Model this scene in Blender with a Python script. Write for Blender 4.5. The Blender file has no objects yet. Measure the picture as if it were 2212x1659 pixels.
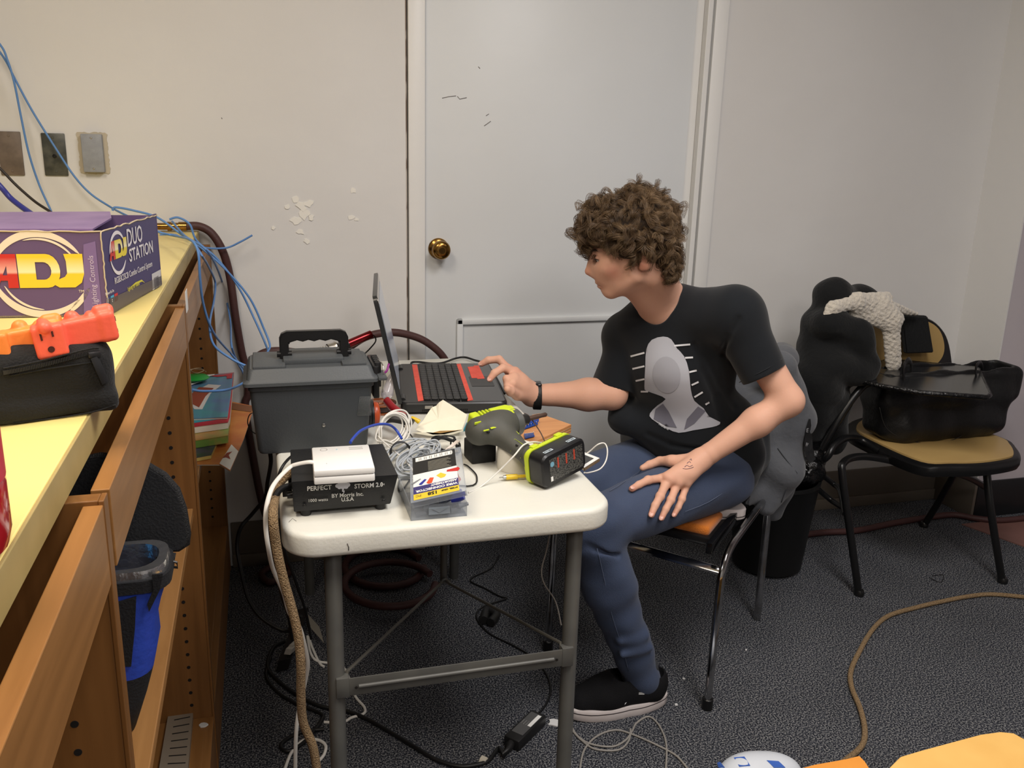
import bpy, bmesh, math, random
import numpy as np
from mathutils import Matrix, Vector, Euler, noise as mnoise
random.seed(7); rng = np.random.default_rng(7)
scene = bpy.context.scene
COL = scene.collection
PI = math.pi
# ------------------------------------------------------------------ camera
# world: X right along the back wall, Y towards the wall, Z up, floor at z = 0
FPX, CX, CY = 1900.0, 1106.0, 829.5
H = 1.41
def _setup():
    d1 = np.array([550-CX, 282-CY, FPX]); dd = np.array([927-CX, 7943-CY, FPX])
    d1 /= np.linalg.norm(d1); dd /= np.linalg.norm(dd)
    e = d1@dd; a = d1-dd*e/2; b = dd-d1*e/2
    a /= np.linalg.norm(a); b -= a*(a@b); b /= np.linalg.norm(b)
    return np.array([np.cross(a, -b), a, -b])
RC = _setup()
camd = bpy.data.cameras.new('camera'); camo = bpy.data.objects.new('camera', camd); COL.objects.link(camo)
camd.sensor_width = 36; camd.lens = FPX/2212*36; camd.clip_start = 0.02
mw = Matrix.Identity(4)
cols = [RC[:, 0], -RC[:, 1], -RC[:, 2]]
for j in range(3):
    for i in range(3): mw[i][j] = cols[j][i]
mw[2][3] = H
camo.matrix_world = mw
scene.camera = camo
def P(px, py, z=None, y=None, x=None):
    """the point of the room seen at a photo position, on a given plane"""
    r = RC@np.array([px-CX, py-CY, FPX])
    if z is not None: t = (z-H)/r[2]
    elif y is not None: t = y/r[1]
    else: t = x/r[0]
    return Vector((r[0]*t, r[1]*t, H+r[2]*t))
# ------------------------------------------------------------------ light, world, exposure
scene.view_settings.view_transform = 'Standard'; scene.view_settings.look = 'None'
scene.view_settings.gamma = 1; scene.view_settings.use_curve_mapping = False
scene.view_settings.exposure = -0.18
w = bpy.data.worlds.new('world'); scene.world = w; w.use_nodes = True
w.node_tree.nodes['Background'].inputs[0].default_value = (.75, .8, .9, 1)
w.node_tree.nodes['Background'].inputs[1].default_value = 0.35
CEIL = 2.75
LAMPS = [((-.55, .75), (.5, 1.15), 36, (1, .87, .72)), ((1.05, .75), (.6, 1.2), 50, (1, .96, .94)), ((2.5, 0.2), (.6, 1.2), 9, (1, .95, .96)), ((.6, -1.4), (.6, 1.2), 44, (1, .93, .88))]
# ------------------------------------------------------------------ materials
MATS = {}
def mat(name, col, rough=.5, metal=0., bump=None, noisec=None, spec=.5, trans=0., alpha=1., ior=1.45, coat=0, sheen=0, emit=None, sss=0):
    """bump=(scale,strength[,detail]); noisec=(scale, colour2, contrast)"""
    if name in MATS: return MATS[name]
    m = bpy.data.materials.new(name); m.use_nodes = True; nt = m.node_tree; b = nt.nodes['Principled BSDF']
    b.inputs['Base Color'].default_value = (*col, 1); b.inputs['Roughness'].default_value = rough
    b.inputs['Metallic'].default_value = metal; b.inputs['Specular IOR Level'].default_value = spec
    b.inputs['Transmission Weight'].default_value = trans; b.inputs['Alpha'].default_value = alpha; b.inputs['IOR'].default_value = ior
    b.inputs['Coat Weight'].default_value = coat
    if sheen: b.inputs['Sheen Weight'].default_value = sheen; b.inputs['Sheen Roughness'].default_value = .5
    if sss: b.inputs['Subsurface Weight'].default_value = sss; b.inputs['Subsurface Radius'].default_value = (.01, .004, .002); b.inputs['Subsurface Scale'].default_value = 1
    if emit: b.inputs['Emission Color'].default_value = (*emit[0], 1); b.inputs['Emission Strength'].default_value = emit[1]
    if bump or noisec:
        tc = nt.nodes.new('ShaderNodeTexCoord')
    if noisec:
        n = nt.nodes.new('ShaderNodeTexNoise'); n.inputs['Scale'].default_value = noisec[0]; n.inputs['Detail'].default_value = 3
        nt.links.new(tc.outputs['Object'], n.inputs['Vector'])
        r = nt.nodes.new('ShaderNodeValToRGB'); c = noisec[2] if len(noisec) > 2 else .15
        r.color_ramp.elements[0].position = .5-c; r.color_ramp.elements[1].position = .5+c
        r.color_ramp.elements[0].color = (*col, 1); r.color_ramp.elements[1].color = (*noisec[1], 1)
        nt.links.new(n.outputs['Fac'], r.inputs['Fac']); nt.links.new(r.outputs['Color'], b.inputs['Base Color'])
    if bump:
        n = nt.nodes.new('ShaderNodeTexNoise'); n.inputs['Scale'].default_value = bump[0]; n.inputs['Detail'].default_value = bump[2] if len(bump) > 2 else 4
        nt.links.new(tc.outputs['Object'], n.inputs['Vector'])
        bp = nt.nodes.new('ShaderNodeBump'); bp.inputs['Strength'].default_value = bump[1]; bp.inputs['Distance'].default_value = .01
        nt.links.new(n.outputs['Fac'], bp.inputs['Height']); nt.links.new(bp.outputs['Normal'], b.inputs['Normal'])
    MATS[name] = m
    return m
def srgb(r, g, b):
    f = lambda c: (c/255/12.92 if c/255 <= .04045 else ((c/255+.055)/1.055)**2.4)
    return (f(r), f(g), f(b))
def wood(name, c1, c2, axis, rough=.35, scale=9):
    if name in MATS: return MATS[name]
    m = mat(name, c1, rough); nt = m.node_tree; b = nt.nodes['Principled BSDF']
    tc = nt.nodes.new('ShaderNodeTexCoord'); mp = nt.nodes.new('ShaderNodeMapping')
    s = [scale, scale, scale]; s[axis] = scale*.07; mp.inputs['Scale'].default_value = s
    n = nt.nodes.new('ShaderNodeTexNoise'); n.inputs['Scale'].default_value = 6; n.inputs['Detail'].default_value = 6; n.inputs['Distortion'].default_value = .6
    r = nt.nodes.new('ShaderNodeValToRGB'); r.color_ramp.elements[0].position = .32; r.color_ramp.elements[1].position = .7
    r.color_ramp.elements[0].color = (*c1, 1); r.color_ramp.elements[1].color = (*c2, 1)
    nt.links.new(tc.outputs['Object'], mp.inputs[0]); nt.links.new(mp.outputs[0], n.inputs['Vector'])
    nt.links.new(n.outputs['Fac'], r.inputs['Fac']); nt.links.new(r.outputs['Color'], b.inputs['Base Color'])
    return m
# ------------------------------------------------------------------ object helpers
WORLD = {}
def tag(o, label=None, cat=None, group=None, kind=None):
    if label: o['label'] = label
    if cat: o['category'] = cat
    if group: o['group'] = group
    if kind: o['kind'] = kind
    return o
def thing(name, label, cat, loc=(0, 0, 0), group=None):
    o = bpy.data.objects.new(name, None); COL.objects.link(o); o.location = loc; o.empty_display_size = .05
    WORLD[o.name] = Matrix.Translation(Vector(loc))
    return tag(o, label, cat, group)
def link(name, me, m=None, parent=None, label=None):
    o = bpy.data.objects.new(name, me); COL.objects.link(o)
    if m is not None:
        for mm in (m if isinstance(m, (list, tuple)) else [m]): me.materials.append(mm)
    if parent is not None:
        o.parent = parent; o.matrix_parent_inverse = WORLD.get(parent.name, Matrix.Identity(4)).inverted()
    if label: o['label'] = label
    return o
def obj(name, bm, m, parent=None, smooth=None, label=None):
    """bm in world coordinates -> one mesh object; smooth = auto-smooth angle in degrees"""
    me = bpy.data.meshes.new(name); bmesh.ops.recalc_face_normals(bm, faces=bm.faces)
    if smooth is not None:
        a = math.radians(smooth)
        for f in bm.faces: f.smooth = True
        for e in bm.edges:
            if len(e.link_faces) == 2 and e.calc_face_angle(0) > a: e.smooth = False
    bm.to_mesh(me); bm.free()
    return link(name, me, m, parent, label)
def new(): return bmesh.new()
def _append(bm, tmp, M=None, mi=0):
    if M is not None: bmesh.ops.transform(tmp, matrix=M, verts=tmp.verts)
    vs = [bm.verts.new(v.co) for v in tmp.verts]; tmp.verts.index_update()
    for f in tmp.faces:
        try:
            nf = bm.faces.new([vs[v.index] for v in f.verts]); nf.material_index = mi; nf.smooth = f.smooth
        except ValueError: pass
    tmp.free()
def box(bm, c, s, R=None, bev=0., seg=2, mi=0, edges=None):
    """box of size s centred at c; R rotation (Matrix or z angle)"""
    t = bmesh.new(); bmesh.ops.create_cube(t, size=1)
    bmesh.ops.scale(t, vec=Vector(s), verts=t.verts)
    if bev:
        ed = t.edges[:]
        if edges == 'z': ed = [e for e in ed if abs((e.verts[0].co-e.verts[1].co).z) > 1e-6]
        if edges == 'x': ed = [e for e in ed if abs((e.verts[0].co-e.verts[1].co).x) > 1e-6]
        if edges == 'y': ed = [e for e in ed if abs((e.verts[0].co-e.verts[1].co).y) > 1e-6]
        bmesh.ops.bevel(t, geom=ed, offset=bev, segments=seg, profile=.5, affect='EDGES')
    if R is None: M = Matrix.Translation(Vector(c))
    else:
        if isinstance(R, (int, float)): R = Matrix.Rotation(R, 3, 'Z')
        M = Matrix.Translation(Vector(c))@R.to_4x4()
    _append(bm, t, M, mi); return bm
def bb(bm, x0, x1, y0, y1, z0, z1, bev=0., **k):
    return box(bm, ((x0+x1)/2, (y0+y1)/2, (z0+z1)/2), (abs(x1-x0), abs(y1-y0), abs(z1-z0)), None, bev, **k)
def spline(pts, n=8, closed=False):
    p = [Vector(q) for q in pts]; out = []; N = len(p)
    if N < 3 and not closed: return p
    rngi = range(N if closed else N-1)
    for i in rngi:
        if closed: a, b, c, d = p[i-1], p[i], p[(i+1) % N], p[(i+2) % N]
        else: a, b, c, d = p[max(i-1, 0)], p[i], p[i+1], p[min(i+2, N-1)]
        for k in range(n):
            t = k/n
            out.append(.5*((2*b)+(c-a)*t+(2*a-5*b+4*c-d)*t*t+(3*b-a-3*c+d)*t**3))
    if not closed: out.append(p[-1])
    return out
def frames(pts, closed=False):
    N = len(pts); T = []
    for i in range(N):
        a = pts[i-1] if (i > 0 or closed) else pts[i]; b = pts[(i+1) % N] if (i < N-1 or closed) else pts[i]
        t = (b-a); T.append(t.normalized() if t.length > 1e-9 else Vector((0, 0, 1)))
    u = T[0].orthogonal().normalized(); out = []
    for t in T:
        u = (u-t*u.dot(t)); u = u.normalized() if u.length > 1e-6 else t.orthogonal().normalized()
        out.append((u, t.cross(u)))
    return out
def tube(bm, pts, r, seg=8, closed=False, sm=0, flat=None, mi=0, cap=True, up=None):
    """tube through pts; r a number, list or function of 0..1; flat=(a,b) scales the section"""
    if sm: pts = spline(pts, sm, closed)
    else: pts = [Vector(q) for q in pts]
    N = len(pts); fr = frames(pts, closed); rings = []
    for i, p in enumerate(pts):
        rr = r(i/(N-1)) if callable(r) else (r[min(i*len(r)//N, len(r)-1)] if isinstance(r, (list, tuple)) else r)
        u, v = fr[i]
        if up is not None:
            t = u.cross(v)
            v = (Vector(up)-t*Vector(up).dot(t)).normalized(); u = v.cross(t)
        a, b = flat if flat else (1, 1)
        rings.append([bm.verts.new(p+u*(rr*a*math.cos(2*PI*k/seg))+v*(rr*b*math.sin(2*PI*k/seg))) for k in range(seg)])
    M = N if closed else N-1
    for i in range(M):
        A, B = rings[i], rings[(i+1) % N]
        for k in range(seg):
            f = bm.faces.new((A[k], A[(k+1) % seg], B[(k+1) % seg], B[k])); f.smooth = True; f.material_index = mi
    if not closed and cap:
        for R_ in (rings[0], rings[-1]):
            f = bm.faces.new(R_); f.material_index = mi
    return bm
def loft(bm, rings, cap=True, mi=0, closed=False):
    rv = [[bm.verts.new(Vector(p)) for p in r] for r in rings]; n = len(rv[0])
    for i in range(len(rv)-(0 if closed else 1)):
        A, B = rv[i], rv[(i+1) % len(rv)]
        for k in range(n):
            f = bm.faces.new((A[k], A[(k+1) % n], B[(k+1) % n], B[k])); f.material_index = mi
    if cap and not closed:
        for r in (rv[0], rv[-1]):
            f = bm.faces.new(r); f.material_index = mi
    return bm
def lathe(bm, prof, c, axis=(0, 0, 1), seg=24, mi=0):
    """prof: list of (radius, height) along axis from c"""
    ax = Vector(axis).normalized(); u = ax.orthogonal().normalized(); v = ax.cross(u); c = Vector(c)
    rings = [[c+ax*h+u*(max(r, 1e-5)*math.cos(2*PI*k/seg))+v*(max(r, 1e-5)*math.sin(2*PI*k/seg)) for k in range(seg)] for r, h in prof]
    return loft(bm, rings, True, mi)
def basis(o, ux, uy):
    """Matrix placing local x,y along ux,uy (z = out) at o"""
    x = Vector(ux).normalized(); z = x.cross(Vector(uy)).normalized(); y = z.cross(x)
    M = Matrix.Identity(4)
    for i in range(3): M[i][0], M[i][1], M[i][2], M[i][3] = x[i], y[i], z[i], o[i]
    return M
def prism(bm, out, t, M=None, mi=0, z0=0.):
    """extrude 2D outline by t along local z"""
    t_ = bmesh.new()
    a = [t_.verts.new((p[0], p[1], z0)) for p in out]; b = [t_.verts.new((p[0], p[1], z0+t)) for p in out]; n = len(out)
    t_.faces.new(a[::-1]); t_.faces.new(b)
    for k in range(n): t_.faces.new((a[k], a[(k+1) % n], b[(k+1) % n], b[k]))
    t_.normal_update(); bmesh.ops.triangulate(t_, faces=[f for f in t_.faces if len(f.verts) > 4])
    _append(bm, t_, M, mi); return bm
def rrect(w, h, r, n=5, cx=0, cy=0):
    o = []
    for sx, sy, a0 in ((1, 1, 0), (-1, 1, 90), (-1, -1, 180), (1, -1, 270)):
        for k in range(n+1):
            a = math.radians(a0+90*k/n); o.append((cx+sx*(w/2-r)+r*math.cos(a), cy+sy*(h/2-r)+r*math.sin(a)))
    return o
def text(name, s, M, size, m, parent=None, ext=.0003, align='LEFT', xs=1., spacing=1., shear=0., bold=0.):
    cu = bpy.data.curves.new(name, 'FONT'); cu.body = s; cu.size = size; cu.extrude = ext; cu.align_x = align
    cu.space_character = spacing; cu.shear = shear; cu.offset = bold; cu.resolution_u = 2
    o = bpy.data.objects.new(name, cu); COL.objects.link(o)
    dg = bpy.context.evaluated_depsgraph_get(); me = bpy.data.meshes.new_from_object(o.evaluated_get(dg))
    bpy.data.objects.remove(o); me.transform(M@Matrix.Diagonal((xs, 1, 1, 1)))
    return link(name, me, m, parent)
def joinmesh(bm, me, M=None, mi=0):
    t = bmesh.new(); t.from_mesh(me); _append(bm, t, M, mi)
def textbm(bm, s, M, size, ext=.0003, align='LEFT', xs=1., spacing=1., shear=0., bold=0., mi=0):
    cu = bpy.data.curves.new('t', 'FONT'); cu.body = s; cu.size = size; cu.extrude = ext; cu.align_x = align
    cu.space_character = spacing; cu.shear = shear; cu.offset = bold; cu.resolution_u = 2
    o = bpy.data.objects.new('t', cu); COL.objects.link(o)
    dg = bpy.context.evaluated_depsgraph_get(); me = bpy.data.meshes.new_from_object(o.evaluated_get(dg))
    bpy.data.objects.remove(o); joinmesh(bm, me, M@Matrix.Diagonal((xs, 1, 1, 1)), mi); bpy.data.meshes.remove(me)
def copy_tree(o, parent=None, loc=None, rot=None):
    c = o.copy(); COL.objects.link(c)
    if parent: c.parent = parent
    for ch in list(o.children): copy_tree(ch, c)
    if loc is not None: c.location = loc
    if rot is not None: c.rotation_euler = rot
    return c
# ------------------------------------------------------------------ the room
YW = 2.87
def wallmat(name, c1, c2, marks=True):
    m = mat(name, c1, .55, bump=(14, .12, 6), noisec=(2.2, c2, .3), spec=.35)
    return m
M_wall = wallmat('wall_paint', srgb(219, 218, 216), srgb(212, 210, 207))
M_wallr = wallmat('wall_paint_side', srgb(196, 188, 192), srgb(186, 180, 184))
M_door = mat('door_paint', srgb(217, 220, 222), .4, bump=(9, .1, 6), noisec=(1.6, srgb(210, 212, 212), .3), spec=.4)
M_trim = mat('trim_paint', srgb(224, 223, 220), .4, bump=(30, .08))
XR = 2.715
def struct(name, bm, m, parent=None, smooth=None):
    o = obj(name, bm, m, parent, smooth); o['kind'] = 'structure'; return o
# carpet: speckled dark blue grey loops
m = mat('carpet', srgb(52, 55, 62), .95, spec=.1); nt = m.node_tree; b = nt.nodes['Principled BSDF']
tc = nt.nodes.new('ShaderNodeTexCoord')
n1 = nt.nodes.new('ShaderNodeTexNoise'); n1.inputs['Scale'].default_value = 250; n1.inputs['Detail'].default_value = 2
n2 = nt.nodes.new('ShaderNodeTexNoise'); n2.inputs['Scale'].default_value = 5
r = nt.nodes.new('ShaderNodeValToRGB'); e = r.color_ramp.elements
e[0].position = .38; e[0].color = (*srgb(27, 29, 36), 1); e[1].position = .62; e[1].color = (*srgb(142, 142, 142), 1)
k = e.new(.5); k.color = (*srgb(66, 69, 77), 1)
mx = nt.nodes.new('ShaderNodeMixRGB'); mx.blend_type = 'MULTIPLY'; mx.inputs[0].default_value = .35
nt.links.new(tc.outputs['Object'], n1.inputs['Vector']); nt.links.new(tc.outputs['Object'], n2.inputs['Vector'])
nt.links.new(n1.outputs['Fac'], r.inputs[0]); nt.links.new(r.outputs[0], mx.inputs[1]); nt.links.new(n2.outputs['Fac'], mx.inputs[2]); nt.links.new(mx.outputs[0], b.inputs['Base Color'])
bp = nt.nodes.new('ShaderNodeBump'); bp.inputs['Strength'].default_value = .6; bp.inputs['Distance'].default_value = .004
nt.links.new(n1.outputs['Fac'], bp.inputs['Height']); nt.links.new(bp.outputs[0], b.inputs['Normal'])
M_carpet = m
bm = new(); bb(bm, -2.6, 4.6, -3.2, 3.0, -.12, 0); struct('floor', bm, M_carpet)
# strip of red-brown floor boards past the carpet edge, right side
q = [P(2035, 1112, z=0), P(2215, 1170, z=0)]
bm = new(); prism(bm, [(2.62, 2.60), (3.6, 2.60), (3.6, 1.95), (2.72, 2.33)], .004)
struct('floor_boards', bm, mat('floor_boards', srgb(128, 92, 84), .5, bump=(20, .1), noisec=(7, srgb(112, 80, 72))))
bm = new(); bb(bm, -2.6, 4.6, -3.2, 3.0, CEIL, CEIL+.1); struct('ceiling', bm, mat('ceiling_paint', srgb(225, 223, 218), .8))
# back wall with a door opening recess
DX0, DX1, DTOP = .521, 1.437, 2.10
bm = new()
bb(bm, -2.5, .462, YW, YW+.12, 0, CEIL)
bb(bm, .462, 1.551, YW, YW+.12, DTOP+.06, CEIL)
bb(bm, 1.551, XR+.4, YW, YW+.12, 0, CEIL)
struct('wall_back', bm, M_wall)
bm = new(); bb(bm, -2.6, -2.5, -3.2, 3.0, 0, CEIL); struct('wall_left', bm, M_wall)
bm = new(); bb(bm, -2.6, 4.6, -3.3, -3.2, 0, CEIL); struct('wall_front', bm, M_wall)
YP = 2.655
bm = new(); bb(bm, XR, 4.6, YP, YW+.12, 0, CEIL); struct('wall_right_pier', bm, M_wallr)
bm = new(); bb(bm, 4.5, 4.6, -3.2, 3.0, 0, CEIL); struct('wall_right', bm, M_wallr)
bm = new(); bb(bm, XR-.006, XR, YP-.004, YW, 0, CEIL); struct('trim_1', bm, M_trim)
# door frame
bm = new()
bb(bm, .466, .519, YW-.012, YW+.05, 0, DTOP+.06, .002)
bb(bm, 1.500, 1.549, YW-.012, YW+.05, 0, DTOP+.06, .002)
bb(bm, .519, 1.500, YW-.012, YW+.05, DTOP+.006, DTOP+.06, .002)
struct('trim_2', bm, M_trim, smooth=30)
bm = new(); bb(bm, 1.468, 1.486, YW-.02, YW+.01, 0, DTOP+.004, .002); bb(bm, 1.441, 1.500, YW+.014, YW+.05, 0, DTOP+.004); struct('trim_3', bm, M_trim)
bm = new(); bb(bm, .459, .462, YW-.0015, YW+.01, 0, DTOP+.06); struct('trim_4', bm, mat('old_caulk', srgb(176, 168, 158), .8, noisec=(9, srgb(120, 104, 92), .04)))
door = thing('door_1', 'white painted door with brass knob and moulded lower panel', 'door', (.98, YW, 0)); door['kind'] = 'structure'
bm = new(); bb(bm, DX0, DX1, YW+.002, YW+.042, .012, DTOP, .003); obj('door_leaf', bm, M_door, door, 30)
bm = new()
for (x0, x1, z0, z1) in ((.628, 1.33, .812, .832), (.628, .650, .16, .832), (1.308, 1.33, .16, .832), (.628, 1.33, .14, .162)):
    bb(bm, x0, x1, YW-.010, YW+.004, z0, z1, .004)
obj('panel_moulding', bm, M_door, door, 30)
M_brass = mat('brass_worn', srgb(170, 130, 70), .22, 1., noisec=(40, srgb(120, 88, 46), .2))
kb = P(951, 539, y=YW-.03)
bm = new(); c = Vector((kb.x, YW+.002, kb.z))
lathe(bm, [(.0, 0), (.034, 0), (.034, .004), (.030, .008), (.014, .012), (.012, .028), (.018, .032), (.027, .038), (.031, .048), (.029, .058), (.022, .064), (.012, .065), (.0, .065)], c, (0, -1, 0), 32)
k_ = obj('knob', bm, M_brass, door, 50, 'brass door knob')
bm = new(); lathe(bm, [(.010, 0), (.010, .003), (0, .003)], c+Vector((0, -.065, 0)), (0, -1, 0), 20); box(bm, c+Vector((0, -.0685, 0)), (.002, .002, .009)); obj('keyhole_cylinder', bm, mat('dark_brass', srgb(90, 68, 38), .3, 1.), k_, 50)
# scuffs, peeled paint spots on wall and door
M_peel = mat('peeled_paint', srgb(232, 229, 220), .7)
bm = new()
def blob2(cx, cz, r, n=9, jag=.45):
    return [(cx+r*(1+jag*(random.random()-.5)*2)*math.cos(2*PI*k/n), cz+r*.8*(1+jag*(random.random()-.5)*2)*math.sin(2*PI*k/n)) for k in range(n)]
MW = basis((0, YW, 0), (1, 0, 0), (0, 0, 1))
FK = [0]
def flake(bm, px, py, r, dep=.0014):
    q = P(px, py, y=YW); FK[0] += 1
    prism(bm, blob2(q.x, q.z, r), dep+FK[0]*.00012, MW)
for (px, py, r) in [(762, 411, .011), (758, 470, .012), (770, 474, .007), (640, 430, .012), (655, 462, .020), (640, 478, .016), (668, 440, .013), (648, 500, .012), (662, 520, .010), (622, 447, .008), (652, 446, .015), (590, 492, .006), (672, 470, .009)]:
    flake(bm, px, py, r)
struct('trim_5', bm, M_peel, smooth=20)
bm = new()
for pts in ([(955, 212), (968, 209), (985, 207)], [(988, 208), (993, 214), (1008, 211)], [(1060, 262), (1046, 272)], [(478, 254), (480, 257)], [(1033, 144), (1037, 148)], [(1050, 250), (1056, 246)]):
    yy = YW+.0015 if pts[0][0] > 900 else YW-.0002
    tube(bm, [P(a, b_, y=yy) for a, b_ in pts], .0011, 5)
struct('trim_6', bm, mat('scuff_mark', srgb(120, 116, 112), .8))
# baseboards
M_bb = mat('baseboard_brown', srgb(104, 96, 86), .5, bump=(40, .05)); M_bbk = mat('baseboard_black', srgb(30, 30, 32), .35)
bm = new()
for x0, x1 in ((-.14, .46), (1.552, XR)):
    bb(bm, x0, x1, YW-.012, YW, .045, .16, .003); bb(bm, x0, x1, YW-.02, YW, 0, .045, .003)
bb(bm, XR-.014, XR, YP-.01, YW, .0, .16, .003)
struct('baseboard_back', bm, M_bb, smooth=30)
bm = new(); bb(bm, XR, 4.5, YP-.012, YP, 0, .155, .003); struct('baseboard_right', bm, M_bbk, smooth=30)
# ceiling lights
for i, ((x, y), (sx, sy), pw, colr) in enumerate(LAMPS):
    t = thing('ceiling_light', ('warm ceiling light panel above the yellow counter', 'ceiling light panel above the folding table', 'dimmer ceiling light panel on the right side of the room', 'ceiling light panel behind the camera')[i], 'ceiling light', (x, y, CEIL), 'ceiling light panels')
    bm = new(); bb(bm, x-sx/2-.03, x+sx/2+.03, y-sy/2-.03, y+sy/2+.03, CEIL-.02, CEIL, .004); obj('frame', bm, M_trim, t)
    ld = bpy.data.lights.new('lamp', 'AREA'); ld.shape = 'RECTANGLE'; ld.size = sx; ld.size_y = sy; ld.energy = pw; ld.color = colr
    lo = bpy.data.objects.new('lamp', ld); COL.objects.link(lo); lo.location = (x, y, CEIL-.03); lo.parent = t; lo.matrix_parent_inverse = WORLD[t.name].inverted()
# ------------------------------------------------------------------ wall plates
def screw(bm, c, ax, r=.003, mi=0):
    lathe(bm, [(0, 0), (r, 0), (r*.8, .0012), (0, .0016)], c, ax, 12, mi)
M_scr = mat('steel_screw', srgb(190, 188, 184), .3, 1.)
def plate(name, lab, p0, p1, m, dep, holes=True, rot=0.):
    a = P(*p0, y=YW); b_ = P(*p1, y=YW); c = (a+b_)/2
    t = thing(name, lab, 'wall plate', (c.x, YW, c.z))
    bm = new(); box(bm, (c.x, YW-dep/2, c.z), (abs(b_.x-a.x), dep, abs(a.z-b_.z)), Matrix.Rotation(rot, 3, 'Y'), .0025, 2)
    obj('plate', bm, m, t, 40)
    for s in (-1, 1):
        bm = new(); screw(bm, (c.x, YW-dep, c.z+s*abs(a.z-b_.z)*.40), (0, -1, 0), .0035)
        obj('screw', bm, M_scr if holes else m, t, 40)
    return t, c
plate('blank_wall_plate', 'brown square blank wall plate at the left picture edge', (-8, 283), (55, 379), mat('plate_brown', srgb(118, 104, 92), .5, noisec=(30, srgb(100, 88, 78))), .006, False)
t, c = plate('jack_wall_plate', 'dark grey-green wall plate with a round hole in its centre', (88, 287), (149, 380), mat('plate_dark', srgb(84, 84, 76), .35, noisec=(40, srgb(56, 58, 54))), .006, False)
bm = new(); lathe(bm, [(.0058, 0), (.0058, .002), (.004, .003), (.004, .0005), (0, .0005)], (c.x, YW-.006, c.z-.004), (0, -1, 0), 18); obj('jack', bm, mat('jack_hole', srgb(20, 20, 20), .5), t, 40)
t, c = plate('metal_cover_box', 'raised grey metal blank cover box with two screws on wall', (176, 289), (229, 372), mat('galvanised_grey', srgb(150, 153, 158), .5, 0., noisec=(60, srgb(140, 143, 148))), .024)
bm = new()
o_ = []
for x, z in rrect(.080, .116, .004, 2):
    o_.append((c.x+x, c.z+z))
pe = []
for k in range(len(o_)):
    a, b_ = o_[k], o_[(k+1) % len(o_)]; n_ = max(1, int(math.hypot(b_[0]-a[0], b_[1]-a[1])/.006))
    for q_ in range(n_): pe.append((a[0]+(b_[0]-a[0])*q_/n_+random.uniform(-.0022, .0022), a[1]+(b_[1]-a[1])*q_/n_+random.uniform(-.0022, .0022)))
prism(bm, pe, .003, MW)
obj('plaster_edge', bm, mat('raw_plaster', srgb(188, 178, 158), .9), t)
# ------------------------------------------------------------------ counter with bookcase bays
XE, ZT = -.178, 1.127       # top front edge, top height
M_lam = mat('yellow_laminate', srgb(238, 218, 140), .35, noisec=(3, srgb(234, 212, 132), .3), bump=(60, .02))
M_edge = mat('laminate_edge', srgb(178, 158, 104), .45, noisec=(14, srgb(166, 146, 94)))
W_face = wood('oak_face', srgb(132, 90, 46), srgb(152, 106, 58), 1, .38)
W_vert = wood('oak_upright', srgb(112, 74, 36), srgb(130, 88, 46), 2, .4)
W_shelf = wood('oak_shelf', srgb(150, 106, 60), srgb(168, 122, 72), 1, .4)
ct = thing('counter_top', 'long yellow laminate counter top with tan edge band along the left', 'counter top', (-.5, 1.4, ZT))
bm = new(); bb(bm, -.95, XE-.003, -.7, YW-.002, ZT-.03, ZT, .0015); obj('laminate_surface', bm, M_lam, ct)
bm = new(); bb(bm, XE-.003, XE, -.7, YW-.002, ZT-.036, ZT-.0005, .0008); obj('edge_band', bm, M_edge, ct)
bm = new(); bb(bm, -.95, XE, YW-.014, YW-.002, ZT, ZT+.001); obj('wall_edge_strip', bm, M_edge, ct)
PA, PB, PC = .81, 1.80, 2.835
XF = XE+.030             # face of rail / uprights
TH = .019
ZA = ZT-.036             # top of the uprights
def hole_col(bm, x, y, z0, z1, n):
    for k in range(n): lathe(bm, [(0, 0), (.0038, 0), (.0038, .0006), (0, .0006)], (x, y, z0+(z1-z0)*k/(n-1)), (0, -1, 0), 14, 1)
M_hole = mat('shelf_pin_hole', srgb(16, 11, 8), .9)
def upright(y, parent, holes=30):
    bm = new(); bb(bm, -.70, XF-.004, y, y+TH, 0.0, ZA-.002, .001); bb(bm, XF-.004, XF+.001, y-.001, y+TH+.001, 0.0, ZA-.002, .001)
    hole_col(bm, XF-.045, y, .20, 1.02, 27); hole_col(bm, XF-.40, y, .20, 1.02, 27)
    u = obj('upright', bm, [W_vert, M_hole], parent)
    return u
SH_Z = .665
def bay(y0, y1, lab, shelf=True, first=False, shelf_z=SH_Z):
    c = thing('bookcase_unit', lab, 'bookcase', (-.4, (y0+y1)/2, 0))
    if first: upright(y0, c)
    upright(y1, c)
    bm = new(); bb(bm, XF-.017, XF, y0+TH, y1, ZT-.122, ZA-.002-.004, .001); obj('front_rail', bm, W_face, c)
    bm = new(); bb(bm, -.70, XF-.018, y0+TH, y1, .146, .165, .001); obj('bottom_shelf', bm, W_face, c)
    bm = new(); bb(bm, XF-.019, XF-.001, y0+TH, y1, 0, .1645, .001); obj('toe_board', bm, W_face, c)
    bm = new(); bb(bm, -.715, -.70, y0, y1+TH, 0, ZA); obj('back_panel', bm, W_vert, c)
    if shelf:
        bm = new(); bb(bm, -.695, XF-.012, y0+TH+.001, y1-.001, shelf_z-.019, shelf_z, .0015); obj('middle_shelf', bm, W_shelf, c)
    return c
bay(-.20, PA, 'brown wooden bookcase bay nearest the camera, left of the lunch bag', False, True)
bay(PA+TH, PB, 'brown wooden bookcase bay holding the blue and black lunch bag')
bay(PB+TH, PC, 'brown wooden bookcase bay against the wall, holding the magazines')
bm = new(); q = P(402, 655, x=XF+.001); bb(bm, XF+.0002, XF+.001, q.y-.0, q.y+.045, q.z-.02, q.z+.022)
tag(obj('paper_sticker', bm, mat('white_paper', srgb(225, 225, 222), .7)), 'small white sticker on the counter front rail', 'sticker')
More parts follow.
